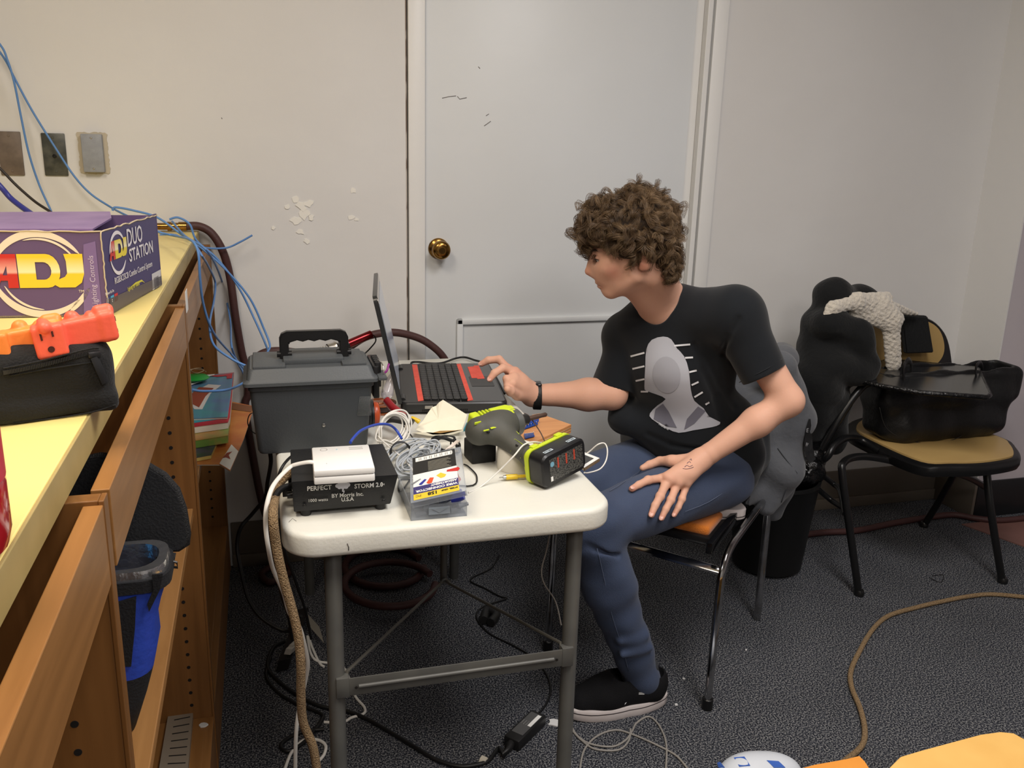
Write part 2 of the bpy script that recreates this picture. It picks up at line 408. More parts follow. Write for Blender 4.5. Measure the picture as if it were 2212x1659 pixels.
# ------------------------------------------------------------------ folding table
TX0, TX1, TY0, TY1, TZ = .012, .640, 1.452, 2.700, .740
M_tab = mat('table_plastic', srgb(226, 226, 218), .38, noisec=(5, srgb(217, 216, 205), .25), bump=(180, .05, 2))
M_leg = mat('leg_grey_enamel', srgb(96, 96, 92), .45, .2, noisec=(12, srgb(84, 84, 82)))
tb = thing('folding_table', 'white plastic folding table with grey metal legs holding laptop, tools and toolbox', 'table', ((TX0+TX1)/2, (TY0+TY1)/2, 0))
bm = new(); box(bm, ((TX0+TX1)/2, (TY0+TY1)/2, TZ-.024), (TX1-TX0, TY1-TY0, .048), None, .065, 8, edges='z')
hz = [e for e in bm.edges if abs(e.verts[0].co.z-e.verts[1].co.z) < 1e-5 and e.verts[0].co.z > TZ-.001 and any(abs(f.normal.z) < .5 for f in e.link_faces)]
bmesh.ops.recalc_face_normals(bm, faces=bm.faces)
bmesh.ops.bevel(bm, geom=[e for e in bm.edges if len(e.link_faces) == 2 and e.calc_face_angle(0) > 1.2], offset=.011, segments=4, profile=.5, affect='EDGES')
obj('tabletop', bm, M_tab, tb, 40)
# pen marks / stains on the table front
bm = new()
tube(bm, [P(750, 1174, y=TY0-.0003), P(753, 1182, y=TY0-.0003), P(753, 1189, y=TY0-.0003)], .0009, 5)
tube(bm, [P(624, 1128, z=TZ), P(632, 1120, z=TZ), P(640, 1126, z=TZ)], .0006, 4); tube(bm, [P(640, 1143, z=TZ-.001), P(655, 1150, z=TZ-.002)], .0007, 4)
obj('pen_marks', bm, mat('pen_mark', srgb(70, 64, 60), .7), tb)
LX0, LX1, LY = .101, .573, 1.505
for x in (LX0, LX1):
    bm = new(); tube(bm, [(x, LY, .02), (x, LY, TZ-.06), (x, LY+.01, TZ-.048)], .0160, 16); lathe(bm, [(.0175, 0), (.0175, .03), (.016, .032)], (x, LY, 0), (0, 0, 1), 16); obj('leg', bm, M_leg, tb, 40)
bm = new(); bb(bm, LX0+.012, LX1-.012, LY-.021, LY-.018, .385, .423, .001); tube(bm, [(LX0+.04, LY-.021, .404), (LX1-.04, LY-.021, .404)], .0045, 10)
for x in (LX0+.01, LX1-.01): bb(bm, x-.012, x+.012, LY-.022, LY+.0, .383, .425, .001)
lo = obj('crossbar', bm, M_leg, tb, 40)
bm = new()
for x in (LX0+.035, LX1-.035): lathe(bm, [(0, 0), (.003, 0), (.003, .0007), (0, .0007)], (x, LY-.0245, .404), (0, -1, 0), 10)
obj('rivet_holes', bm, M_hole, lo)
hk = P(960, 1262, y=1.93)
bm = new()
for x in (LX0+.02, LX1-.02): tube(bm, [(x, LY-.012, .39), (x, LY-.004, .428), (hk.x+(x-hk.x)*.06, 1.91, hk.z+.01), (hk.x, 1.935, hk.z+.012)], .0036, 8)
obj('brace_rods', bm, mat('brace_wire', srgb(130, 128, 120), .35, .7), tb, 40)
bm = new(); tube(bm, [(hk.x, 1.94, TZ-.05), (hk.x, 1.94, hk.z)], .009, 10); tube(bm, [(hk.x-.014, 1.925, hk.z+.004), (hk.x, 1.925, hk.z+.017), (hk.x+.014, 1.925, hk.z+.004)], .004, 8, sm=4); obj('brace_post', bm, M_leg, tb, 40)
for x in (LX0, LX1):
    bm = new(); tube(bm, [(x, 2.62, .0), (x, 2.62, TZ-.05)], .0155, 12); obj('leg', bm, M_leg, tb, 40)
bm = new(); bb(bm, LX0, LX1, 2.635, 2.639, .385, .423); obj('crossbar', bm, M_leg, tb)
for y in (LY, 2.62):
    bm = new(); tube(bm, [(.06, y+.02, TZ-.050), (.592, y+.02, TZ-.050)], .012, 10); obj('underside_pipe', bm, M_leg, tb, 40)
# ------------------------------------------------------------------ implicit surfaces for soft things (bodies, cloth, bags)
def smin(a, b, k):
    if k <= 0: return np.minimum(a, b)
    h = np.clip(.5+.5*(a-b)/k, 0, 1)
    return a*(1-h)+b*h-k*h*(1-h)
def V3(p): return np.array([float(p[0]), float(p[1]), float(p[2])])
class Cap:
    """tapered capsule, optionally squashed by s along direction n"""
    def __init__(s, a, b, r1, r2=None, k=.015, n=None, sq=1.):
        s.a, s.b, s.r1, s.r2, s.k = V3(a), V3(b), r1, (r1 if r2 is None else r2), k
        s.n = None if n is None else V3(n)/np.linalg.norm(V3(n)); s.sq = sq
        r = max(s.r1, s.r2); s.lo = np.minimum(s.a, s.b)-r; s.hi = np.maximum(s.a, s.b)+r
    def d(s, X, Y, Z):
        px, py, pz = X-s.a[0], Y-s.a[1], Z-s.a[2]; ba = s.b-s.a
        t = np.clip((px*ba[0]+py*ba[1]+pz*ba[2])/max(ba@ba, 1e-12), 0, 1)
        px, py, pz = px-t*ba[0], py-t*ba[1], pz-t*ba[2]
        r = s.r1+(s.r2-s.r1)*t
        if s.n is not None:
            q = px*s.n[0]+py*s.n[1]+pz*s.n[2]; e = q*(1/s.sq-1); l2 = px*px+py*py+pz*pz+2*q*e+e*e
            l0 = np.sqrt(px*px+py*py+pz*pz)+1e-9; l = np.sqrt(np.maximum(l2, 0))+1e-9
            return (l-r)*l0/l
        return np.sqrt(px*px+py*py+pz*pz)-r
class Ell:
    def __init__(s, c, r, R=None, k=.015):
        s.c, s.r, s.k = V3(c), np.array(r, float), k; s.R = np.eye(3) if R is None else np.array(R)   # rows = local axes
        m = np.abs(s.R).T@s.r; s.lo = s.c-m; s.hi = s.c+m
    def d(s, X, Y, Z):
        px, py, pz = X-s.c[0], Y-s.c[1], Z-s.c[2]
        q = [(s.R[i, 0]*px+s.R[i, 1]*py+s.R[i, 2]*pz) for i in range(3)]
        k0 = np.sqrt(sum((q[i]/s.r[i])**2 for i in range(3))); k1 = np.sqrt(sum((q[i]/s.r[i]**2)**2 for i in range(3)))+1e-9
        return k0*(k0-1)/k1
class Rbx:
    def __init__(s, c, h, R=None, r=.01, k=.01):
        s.c, s.h, s.rr, s.k = V3(c), np.array(h, float), r, k; s.R = np.eye(3) if R is None else np.array(R)
        m = np.abs(s.R).T@s.h; s.lo = s.c-m; s.hi = s.c+m
    def d(s, X, Y, Z):
        px, py, pz = X-s.c[0], Y-s.c[1], Z-s.c[2]
        q = [np.abs(s.R[i, 0]*px+s.R[i, 1]*py+s.R[i, 2]*pz)-s.h[i]+s.rr for i in range(3)]
        return np.sqrt(sum(np.maximum(v, 0)**2 for v in q))+np.minimum(np.maximum(q[0], np.maximum(q[1], q[2])), 0)-s.rr
class Vol:
    def __init__(s, lo, hi, h):
        s.lo = np.array(lo, float); s.h = h; s.n = (np.ceil((np.array(hi)-s.lo)/h)).astype(int)+1
        s.D = np.full(s.n, 1., np.float32)
    def _sl(s, lo, hi):
        a = np.clip(((lo-s.lo)/s.h).astype(int)-1, 0, s.n); b = np.clip(((hi-s.lo)/s.h).astype(int)+2, 0, s.n)
        g = [(s.lo[i]+s.h*np.arange(a[i], b[i])).astype(np.float32) for i in range(3)]
        return (slice(a[0], b[0]), slice(a[1], b[1]), slice(a[2], b[2])), (g[0][:, None, None], g[1][None, :, None], g[2][None, None, :])
    def add(s, *prims):
        for p in prims:
            m = max(p.k, s.h*2)*1.6; sl, g = s._sl(p.lo-m, p.hi+m); s.D[sl] = smin(s.D[sl], p.d(*g).astype(np.float32), p.k)
        return s
    def sub(s, *prims):
        for p in prims:
            m = max(p.k, s.h*2)*1.6; sl, g = s._sl(p.lo-m, p.hi+m); s.D[sl] = -smin(-s.D[sl], p.d(*g).astype(np.float32), p.k)
        return s
    def cut(s, c, n, k=0.):
        """keep the side n points away from"""
        n = V3(n)/np.linalg.norm(V3(n)); c = V3(c)
        sl, g = s._sl(s.lo, s.lo+s.h*s.n); f = ((g[0]-c[0])*n[0]+(g[1]-c[1])*n[1]+(g[2]-c[2])*n[2]).astype(np.float32)
        s.D = -smin(-s.D, -f, k); return s
    def warp(s, fn, lo=None, hi=None):
        sl, g = s._sl(np.array(lo if lo is not None else s.lo), np.array(hi if hi is not None else s.lo+s.h*s.n))
        s.D[sl] += fn(*g).astype(np.float32); return s
    def mesh(s, name):
        D = s.D; ins = D < 0; nx, ny, nz = D.shape
        c = np.zeros((nx-1, ny-1, nz-1), np.int8)
        for i in (0, 1):
            for j in (0, 1):
                for k in (0, 1): c += ins[i:nx-1+i, j:ny-1+j, k:nz-1+k]
        act = np.argwhere((c > 0) & (c < 8)); idx = np.full(c.shape, -1, np.int32)
        idx[act[:, 0], act[:, 1], act[:, 2]] = np.arange(len(act))
        cor = {(i, j, k): D[act[:, 0]+i, act[:, 1]+j, act[:, 2]+k] for i in (0, 1) for j in (0, 1) for k in (0, 1)}
        acc = np.zeros((len(act), 3)); cnt = np.zeros(len(act))
        for a in cor:
            for ax in range(3):
                if a[ax] == 0:
                    b = list(a); b[ax] = 1; va, vb = cor[a], cor[tuple(b)]
                    m = (va < 0) != (vb < 0); t = np.where(m, va/np.where(m, va-vb, 1), 0)
                    for q in range(3):
                        acc[:, q] += np.where(m, a[q]+(t if q == ax else 0), 0)
                    cnt += m
        co = s.lo+s.h*(act+acc/cnt[:, None])
        F = []
        for ax in range(3):
            sl0 = [slice(None)]*3; sl1 = [slice(None)]*3; sl0[ax] = slice(0, -1); sl1[ax] = slice(1, None)
            A, B = ins[tuple(sl0)], ins[tuple(sl1)]; e = np.argwhere(A != B); o1, o2 = [(1, 2), (2, 0), (0, 1)][ax]
            ok = (e[:, o1] > 0) & (e[:, o2] > 0) & (e[:, o1] < D.shape[o1]-1) & (e[:, o2] < D.shape[o2]-1); e = e[ok]
            fl = A[e[:, 0], e[:, 1], e[:, 2]]
            def g(d1, d2):
                q = e.copy(); q[:, o1] -= d1; q[:, o2] -= d2; return idx[q[:, 0], q[:, 1], q[:, 2]]
            quad = np.stack([g(1, 1), g(0, 1), g(0, 0), g(1, 0)], 1); quad[~fl] = quad[~fl][:, ::-1]; F.append(quad)
        F = np.concatenate(F); return npmesh(name, co, F)
def npmesh(name, co, F, smooth=True):
    me = bpy.data.meshes.new(name); n = F.shape[1]
    me.vertices.add(len(co)); me.vertices.foreach_set('co', np.asarray(co, np.float32).ravel())
    me.loops.add(F.size); me.loops.foreach_set('vertex_index', F.astype(np.int32).ravel())
    me.polygons.add(len(F)); me.polygons.foreach_set('loop_start', np.arange(0, F.size, n, dtype=np.int32))
    me.update(calc_edges=True)
    if smooth: me.polygons.foreach_set('use_smooth', np.ones(len(F), bool))
    return me
def soft(name, prims, h, m, parent=None, subs=(), cuts=(), warp=None, label=None, pad=.02):
    lo = np.min([p.lo for p in prims], 0)-pad; hi = np.max([p.hi for p in prims], 0)+pad
    v = Vol(lo, hi, h).add(*prims)
    if warp: v.warp(warp)
    v.sub(*subs)
    for c in cuts: v.cut(*c)
    return link(name, v.mesh(name), m, parent, label)
def ev(prims, p):
    d = 1.
    for q in prims: d = smin(np.float64(d), q.d(p[0], p[1], p[2]), q.k)
    return float(d)
def onto(prims, px, py, off, t0=.5):
    """the point on the view of a photo position lying off above a soft surface"""
    r = RC@np.array([px-CX, py-CY, FPX]); r /= np.linalg.norm(r); p = np.array([0, 0, H])+r*t0
    best = (1e9, p)
    for _ in range(120):
        d = ev(prims, p)-off
        if abs(d) < best[0]: best = (abs(d), p)
        if abs(d) < 1e-4 or np.linalg.norm(p) > 3.5: break
        p = p+r*max(d*.8, -.01)
    return Vector(best[1])
def setcol(me, base, spots):
    """skin tint: spots = [(centre, radius, colour, weight)]"""
    n = len(me.vertices); co = np.empty(n*3, np.float32); me.vertices.foreach_get('co', co); co = co.reshape(-1, 3)
    c = np.tile(np.array([*base, 1.], np.float32), (n, 1))
    for ce, r, col, wt in spots:
        q = (co-V3(ce))/(np.array(r) if not isinstance(r, float) else r); f = np.exp(-(q**2).sum(1)*2)*wt
        c[:, :3] = c[:, :3]*(1-f[:, None])+np.array(col)*f[:, None]
    a = me.color_attributes.new('tint', 'FLOAT_COLOR', 'POINT'); a.data.foreach_set('color', c.ravel())
# ------------------------------------------------------------------ the seated person
def nz(v): v = V3(v); return v/np.linalg.norm(v)
HC = V3(P(1366, 520, y=2.02))                     # head centre
hf = nz((-.93, .34, -.22)); hl = nz(np.cross((0, 0, 1), hf)); hu = np.cross(hf, hl)   # forward, left (towards camera), up
if hu[2] < 0: hu = -hu
HR = np.array([hf, hl, hu])
def HP(px, py, b=0.):
    """point on the head's middle plane seen at a photo position, moved b to the head's left"""
    r = RC@np.array([px-CX, py-CY, FPX]); o = np.array([0, 0, H]); t = ((HC-o)@hl)/(r@hl)
    return o+r*t+hl*b
def E_(px, py, b, r, k=.012, R=None): return Ell(HP(px, py, b), r, HR if R is None else R, k)
def C_(a, b, r1, r2, k=.010): return Cap(HP(*a), HP(*b), r1, r2, k)
# limbs
kneeL = V3(P(1288, 1133, y=1.80)); ankL = V3(P(1393, 1462, y=1.83)); hipL = V3(P(1545, 1030, y=2.00))
kneeR = V3(P(1245, 1050, y=2.02)); hipR = V3(P(1452, 985, y=2.20)); footR = V3(P(1540, 1105, y=2.04))
jean = [Cap(hipL, kneeL, .092, .066, .03), Cap(kneeL, V3(P(1312, 1255, y=1.80)), .066, .064, .02), Cap(V3(P(1312, 1255, y=1.80)), V3(P(1388, 1466, y=1.83)), .064, .047, .02),
        Cap(hipR, kneeR, .090, .068, .03), Cap(kneeR, footR, .058, .045, .02),
        Ell((hipL+hipR)/2+np.array([.03, .03, .0]), (.14, .19, .10), None, .05)]
fold = []
def crease(a, b, r, y): fold.append(Cap(P(*a, y=y), P(*b, y=y), r, r*.7, .012))
# shirt
shL = V3(P(1590, 682, y=1.93)); shR = V3(P(1352, 728, y=2.19)); nb = V3(P(1432, 660, y=2.09))
ft = nz((-.70, -.71, 0)); st = nz(np.cross((0, 0, 1), ft))
chest = (shL+shR)/2+np.array([.02, .02, -.10]); belly = V3(P(1480, 905, y=2.10)); pel = V3(P(1530, 985, y=2.12))
elbL = V3(P(1702, 866, y=1.84)); hemL = V3(P(1648, 803, y=1.875)); elbR = V3(P(1322, 852, y=2.13)); hemR = V3(P(1328, 812, y=2.17))
shirtp = [Cap(nb+np.array([.035, .0, -.012]), shL+np.array([-.01, .01, -.002]), .058, .062, .03), Cap(nb+np.array([-.03, .02, -.03]), shR, .045, .055, .03), Cap(chest, belly, .150, .140, .03, ft, .70), Cap(belly, pel, .140, .150, .04, ft, .74), Cap(shL, shR, .066, .058, .05, ft, .9),
          Cap(nb+np.array([.02, .01, -.05]), chest, .10, .13, .05, ft, .72), Cap(shL, hemL, .064, .058, .03),
          Cap(pel, pel+np.array([.07, .03, -.06]), .13, .10, .04), Cap(belly+np.array([-.04, -.02, -.03]), V3(P(1358, 912, y=2.10)), .065, .034, .05), Cap(V3(P(1348, 858, y=2.22)), V3(P(1342, 905, y=2.13)), .040, .036, .03), Cap(V3(P(1590, 900, y=2.02)), V3(P(1612, 975, y=2.00)), .052, .050, .05), Cap(V3(P(1640, 900, y=2.10)), V3(P(1640, 985, y=2.08)), .03, .028, .04)]
sleeveR = [Cap(shR, V3(P(1322, 850, y=2.145)), .056, .060, .03)]
wrL = V3(onto(jean, 1512, 994, .040)); 
# arms + hands, left hand lies on the thigh
armL = [Cap(shL, elbL, .045, .038, .02), Cap(elbL, elbL+(wrL-elbL)*.35, .036, .036, .02), Cap(elbL+(wrL-elbL)*.35, wrL, .036, .0235, .02), Cap(wrL+(elbL-wrL)*.1, wrL, .024, .0235, .01)]
def J(px, py, r): return V3(onto(jean, px, py, r))
palmk = [J(1440, 1030, .020), J(1450, 1037, .020), J(1466, 1043, .019), J(1483, 1044, .017)]
handL = [Cap(wrL, p, .022, .0125, .014) for p in palmk]+[Ell(J(1478, 1018, .022), (.030, .030, .014), None, .015)]
fing = [[(1440, 1030), (1428, 1033), (1400, 1037), (1380, 1047), (1365, 1056)], [(1450, 1037), (1436, 1050), (1426, 1072), (1415, 1092), (1407, 1112)],
        [(1466, 1043), (1458, 1057), (1449, 1080), (1438, 1100), (1429, 1119)], [(1483, 1044), (1479, 1058), (1473, 1078), (1465, 1096), (1456, 1112)]]
rad = [.0098, .0100, .0094, .0084]; nails = []
for F_, r_ in zip(fing, rad):
    rr = [r_*1.15, r_*1.04, r_, r_*.9, r_*.78]; pts = [J(x, y, (r_*1.05 if i == 2 else r_*.85)+.001) for i, (x, y) in enumerate(F_)]
    for i in range(4): handL.append(Cap(pts[i], pts[i+1], rr[i], rr[i+1], .004 if i else .008))
    handL.append(Ell(pts[2], (r_*1.08,)*3, None, .004)); nails.append((pts[4], pts[3], r_))
th = [V3(wrL)+np.array([-.012, 0, 0]), J(1450, 996, .017), J(1425, 996, .013), J(1403, 1004, .011), J(1388, 1011, .010)]
for i in range(4): handL.append(Cap(th[i], th[i+1], (.020, .0145, .0115, .0105)[i], (.0145, .0115, .0105, .008)[i], .008 if i < 2 else .004))
# right arm, hand hovering over the touchpad
wrR = V3(P(1150, 853, y=2.18)); YH = 2.17
armR = [Cap(shR, elbR, .040, .038, .02), Cap(elbR, elbR+(wrR-elbR)*.3, .040, .042, .02), Cap(elbR+(wrR-elbR)*.3, wrR, .042, .0245, .02), Cap(wrR, wrR+(elbR-wrR)*.2, .025, .027, .01)]
def Q(px, py, y=YH): return V3(P(px, py, y=y))
LZ = .768
def T(px, py, r): return V3(P(px, py, z=LZ+r))
mk = [Q(1100, 800, 2.205), Q(1112, 804, 2.175), Q(1110, 817, 2.15), Q(1106, 828, 2.13)]
handR = [Cap(wrR, p, .024, .0145, .016) for p in mk]+[Ell(Q(1122, 830, 2.165), (.026, .022, .026), None, .015)]
def fg(pts, r, nail=True):
    rr = [r*1.15, r*1.05, r, r*.82]
    for i in range(len(pts)-1): handR.append(Cap(pts[i], pts[i+1], rr[min(i, 3)], rr[min(i+1, 3)], .004 if i else .008))
    if nail: nails.append((pts[-1], pts[-2], r))
fg([mk[0], Q(1078, 776, 2.225), Q(1055, 778, 2.235), Q(1040, 786, 2.24)], .0098)
fg([mk[1], Q(1086, 795, 2.165), Q(1068, 806, 2.155), Q(1058, 819, 2.15)], .0098)
fg([mk[2], Q(1094, 818, 2.14), Q(1096, 836, 2.135), Q(1104, 842, 2.14)], .0092, False)
fg([mk[3], Q(1096, 834, 2.125), Q(1100, 848, 2.13), Q(1108, 850, 2.14)], .0084, False)
handR += [Cap(wrR, Q(1118, 852, 2.145), .022, .016, .010), Cap(Q(1118, 852, 2.145), Q(1103, 845, 2.115), .0145, .0115, .006), Cap(Q(1103, 845, 2.115), Q(1096, 840, 2.105), .0115, .0095, .004)]
# head and neck
head = [E_(1362, 503, 0, (.090, .074, .086), .02), E_(1322, 566, 0, (.045, .054, .060), .03), E_(1350, 565, 0, (.060, .062, .055), .03),
        E_(1338, 602, 0, (.040, .040, .034), .03), E_(1311, 606, 0, (.020, .026, .024), .02), E_(1317, 628, 0, (.0155, .018, .014), .018)]
for s in (-1, 1):
    head += [C_((1372, 592, s*.050), (1322, 628, s*.014), .015, .013, .022), E_(1309, 572, s*.040, (.020, .020, .018), .022), C_((1284, 543, s*.010), (1296, 541, s*.040), .009, .008, .015),
             E_(1285.5, 591, s*.0115, (.009, .0065, .007), .006)]
head += [C_((1280, 553, 0), (1271.5, 584, 0), .0062, .0085, .012), C_((1285, 560, 0), (1285, 588, 0), .011, .011, .014), E_(1271.5, 587, 0, (.0088, .0082, .0080), .005),
         C_((1278, 592, 0), (1287, 598, 0), .006, .005, .006), E_(1292.5, 608.5, 0, (.0085, .021, .0050), .004), E_(1297, 617.5, 0, (.0085, .019, .0058), .004),
         Cap(HP(1404, 585), nb, .049, .050, .03), Cap(HP(1362, 612), nb+np.array([-.02, -.01, -.02]), .026, .036, .03), Cap(HP(1425, 560), nb+np.array([.01, .02, 0]), .035, .042, .03),
         Cap(nb, chest, .06, .10, .04, ft, .7), Cap(nb+np.array([0, 0, -.03]), shL, .04, .045, .02), Cap(nb+np.array([0, 0, -.03]), shR, .04, .045, .02)]+[E_(1298, 584, s*.022, (.017, .016, .024), .022) for s in (-1, 1)]
hsub = [E_(1285, 557, s*.031, (.013, .017, .010), .008) for s in (-1, 1)]
hadd2 = [E_(1296.5, 552.5, s*.031, (.0132, .0150, .0075), .003) for s in (-1, 1)]+[E_(1297, 563, s*.031, (.0118, .0145, .0050), .003) for s in (-1, 1)]
hsub2 = [Cap(HP(1289.5, 613.2, -.019), HP(1289.5, 613.2, 0), .0014, .0018, .0015), Cap(HP(1289.5, 613.2, 0), HP(1297, 613.8, .022), .0018, .0012, .0015)]+[E_(1284, 597.5, s*.008, (.004, .003, .003), .002) for s in (-1, 1)]
ears = []; esub = []
for s in (-1, 1):
    eR = np.array([nz(hf+.1*hl*s), nz(np.cross(hu, hf)), hu]); ears += [Ell(HP(1390, 552, s*.073), (.017, .0085, .027), HR, .004), Ell(HP(1384, 569, s*.069), (.009, .006, .009), HR, .006)]
    esub += [Ell(HP(1388, 550, s*.082), (.010, .006, .017), HR, .003)]
legs = [Cap(hipL, kneeL, .065, .045, .02), Cap(kneeL, ankL, .045, .030, .02), Cap(ankL, ankL+np.array([-.02, 0, -.03]), .03, .03, .01), Cap(hipR, kneeR, .065, .045, .02), Cap(kneeR, footR, .045, .03, .02),
        Cap(chest, belly, .11, .10, .03, ft, .6), Cap(belly, (hipL+hipR)/2, .10, .11, .04, ft, .7), Cap(hipL, hipR, .07, .07, .04)]
bodyp = legs+head
allp = bodyp+ears+armL+armR+handL+handR
lo = np.min([p.lo for p in allp], 0)-.02; hi = np.max([p.hi for p in allp], 0)+.02
v = Vol(lo, hi, .0024).add(*bodyp).sub(*hsub).add(*hadd2).sub(*hsub2).add(*ears).sub(*esub)
# arms and hands united with the body, each group first smoothly within itself
v.add(*armL).add(*armR).add(*handL).add(*handR)
me = v.mesh('person'); del v
skin = srgb(214, 166, 142); red = srgb(200, 116, 98)
spots = [(HP(1293, 609, 0), (.012, .03, .006), srgb(176, 98, 88), .8), (HP(1297, 618, 0), (.012, .03, .007), srgb(180, 104, 94), .8), (HP(1322, 580, .055), .03, red, .45), (HP(1274, 588), .02, red, .45),
         (HP(1288, 539, .030), (.018, .02, .006), srgb(96, 70, 52), .75), (HP(1385, 565, .075), .025, srgb(206, 120, 100), .5), (HP(1291, 560, .03), (.02, .02, .012), srgb(150, 100, 92), .5)]
for tip, prev, r in nails: spots.append((tip, .016, red, .55))
for p in palmk: spots.append((p, .016, red, .3))
spots.append((mk[1], .025, red, .4)); spots.append((mk[0], .03, red, .4))
setcol(me, skin, spots)
M_skin = mat('skin', skin, .55, bump=(220, .04, 3), sss=.12, spec=.3)
nt = M_skin.node_tree; a = nt.nodes.new('ShaderNodeVertexColor'); a.layer_name = 'tint'; nt.links.new(a.outputs[0], nt.nodes['Principled BSDF'].inputs['Base Color'])
person = link('person', me, M_skin)
tag(person, 'seated person with curly brown hair in black t-shirt and blue jeans, reaching to laptop', 'person')
# eyes, nails, brows
M_lash = mat('lash_brow', srgb(52, 38, 30), .7)
M_eye = mat('eye_white', srgb(196, 184, 178), .2); M_iris = mat('iris_dark', srgb(46, 34, 28), .1)
for s in (-1, 1):
    bm = new(); bmesh.ops.create_uvsphere(bm, u_segments=24, v_segments=16, radius=.0112); Me = Matrix.Identity(4)
    gz = nz(hf*1.-hu*.45); gl = nz(hl-gz*(hl@gz)); gu = np.cross(gz, gl); ec = HP(1296.5, 557, s*.031)
    for i in range(3): Me[i][0], Me[i][1], Me[i][2], Me[i][3] = gl[i], gu[i], gz[i], ec[i]
    for f in bm.faces: f.material_index = 1 if f.calc_center_median().z > .0095 else 0
    bmesh.ops.transform(bm, matrix=Me, verts=bm.verts); obj('eye', bm, [M_eye, M_iris], person, 180)
    pts = [HP(1289.5, 557.5, s*.021), HP(1284.0, 557.0, s*.029), HP(1285.5, 556.2, s*.037), HP(1292, 557.0, s*.045)]
    bm = new(); tube(bm, pts, [.0008, .0016, .0018, .0008], 6, sm=4); obj('eyelashes', bm, M_lash, person)
    bm = new(); tube(bm, [HP(1283, 545, s*.012), HP(1279.5, 540, s*.024), HP(1284, 536.5, s*.038), HP(1293, 539, s*.048)], [.0022, .0036, .0034, .0012], 8, sm=5, flat=(1, .55)); obj('eyebrow', bm, M_lash, person)
M_nail = mat('fingernail', srgb(226, 176, 160), .25)
for tip, prev, r in nails:
    d = nz(tip-prev); toc = nz(np.array([0, 0, H])-tip); up = nz(toc-d*(toc@d)+np.array([0, 0, .5])); up = nz(up-d*(up@d)); sd = np.cross(d, up)
    bm = new(); lathe(bm, [(0, 0), (r*.55, 0), (r*.5, .0008), (0, .0012)], (0, 0, 0), (0, 0, 1), 12)
    Mx = Matrix.Identity(4)
    for i in range(3): Mx[i][0], Mx[i][1], Mx[i][2], Mx[i][3] = sd[i], d[i]*1.3, up[i], tip[i]+up[i]*r*.66+d[i]*r*.15
    bmesh.ops.transform(bm, matrix=Mx, verts=bm.verts); obj('fingernail', bm, M_nail, person, 60)
# ink scribble on the back of the hand
bm = new()
skp = armL+handL
for st_ in ([(1484, 1001), (1489, 997), (1492, 1000)], [(1479, 1009), (1484, 1005), (1489, 1008), (1496, 1005)], [(1475, 1012), (1482, 1013), (1490, 1012), (1498, 1009)], [(1490, 994), (1493, 991), (1494, 995)]):
    tube(bm, [V3(onto(skp, x, y, .0003)) for x, y in st_], .0007, 4, sm=3)
obj('ink_marks', bm, mat('ink', srgb(96, 78, 96), .7), person)
# t-shirt: body, sleeves, open collar
def folds(X, Y, Z):
    a = 40*(X*.55-Y*.35+Z*.75)+2.2*np.sin(11*Z+7*X); b = 60*(Z*.8-X*.5+Y*.2)+1.8*np.sin(13*X)
    f = .0042*np.sin(a)*(.5+.5*np.sin(9*X+12*Z+1))+.0026*np.sin(b)*(.5+.5*np.sin(15*Y+8*Z))
    return f*np.clip((1.04-Z)/.16, .12, 1)
def ridge(a, b, y, r=.011, k=.02): return Cap(P(*a, y=y), P(*b, y=y), r, r*.6, k)
lo = np.min([p.lo for p in shirtp], 0)-.02; hi = np.max([p.hi for p in shirtp], 0)+.02
class Clip:      # removes the far end of a sleeve
    def __init__(s, c, n, r): s.c, s.n, s.r, s.k = V3(c), nz(n), r, .002; s.lo = s.c-r; s.hi = s.c+r
    def d(s, X, Y, Z):
        q = (X-s.c[0])*s.n[0]+(Y-s.c[1])*s.n[1]+(Z-s.c[2])*s.n[2]
        R2 = np.sqrt((X-s.c[0])**2+(Y-s.c[1])**2+(Z-s.c[2])**2)
        return np.maximum(-q, R2-s.r)
v = Vol(lo, hi, .003).add(*shirtp); v2 = Vol(lo, hi, .003).add(*sleeveR)
v2.sub(Clip(P(1322, 832, y=2.15), np.array([-.32, -.05, -.95]), .14))
v.D = smin(v.D, v2.D, .02); del v2
v.warp(folds)
for pth, r_ in ((((1500, 748), (1520, 800), (1548, 862), (1560, 920)), .007), (((1524, 770), (1556, 830), (1590, 880)), .006), (((1595, 690), (1572, 730), (1560, 770)), .005), (((1400, 940), (1450, 962), (1510, 970)), .005), (((1640, 880), (1610, 930), (1560, 955)), .006)):
    q_ = [V3(onto(shirtp, x, y, .002)) for x, y in pth]
    v.sub(*[Cap(q_[i], q_[i+1], r_, r_*.9, .012) for i in range(len(q_)-1)])
nk = nz(HP(1405, 585)-nb)
v.sub(Cap(nb+nk*.012+ft*.016, nb+nk*.20+ft*.016, .054, .062, .004), Cap(nb+nk*.0+ft*.050, nb+nk*.12+ft*.065, .042, .05, .006))
dl = nz(elbL-shL); dr = nz(elbR-shR)
v.sub(Clip(hemL+dl*.008, nz(V3(P(1648, 803, y=1.875))-V3(P(1600, 710, y=1.92))), .085))
v.sub(Cap(hemL, elbL, .050, .05, .002))
v.sub(*[Cap(c.a, c.b, c.r1-.004, c.r2-.004, .004) for c in jean[:2]])
me = v.mesh('t_shirt'); del v
M_shirt = mat('black_cotton', srgb(24, 27, 31), .9, bump=(900, .06, 2), sheen=.15, spec=.2)
shirt = link('t_shirt', me, M_shirt, person)
# collar rib and hem seams
def shirt_at(px, py, off=.0012): return V3(onto(shirtp, px, py, off))
bm = new(); tube(bm, [shirt_at(x, y) for x, y in ((1597, 826), (1625, 813), (1660, 795), (1688, 776))], .0012, 5, sm=4); obj('sleeve_seam', bm, M_shirt, shirt)
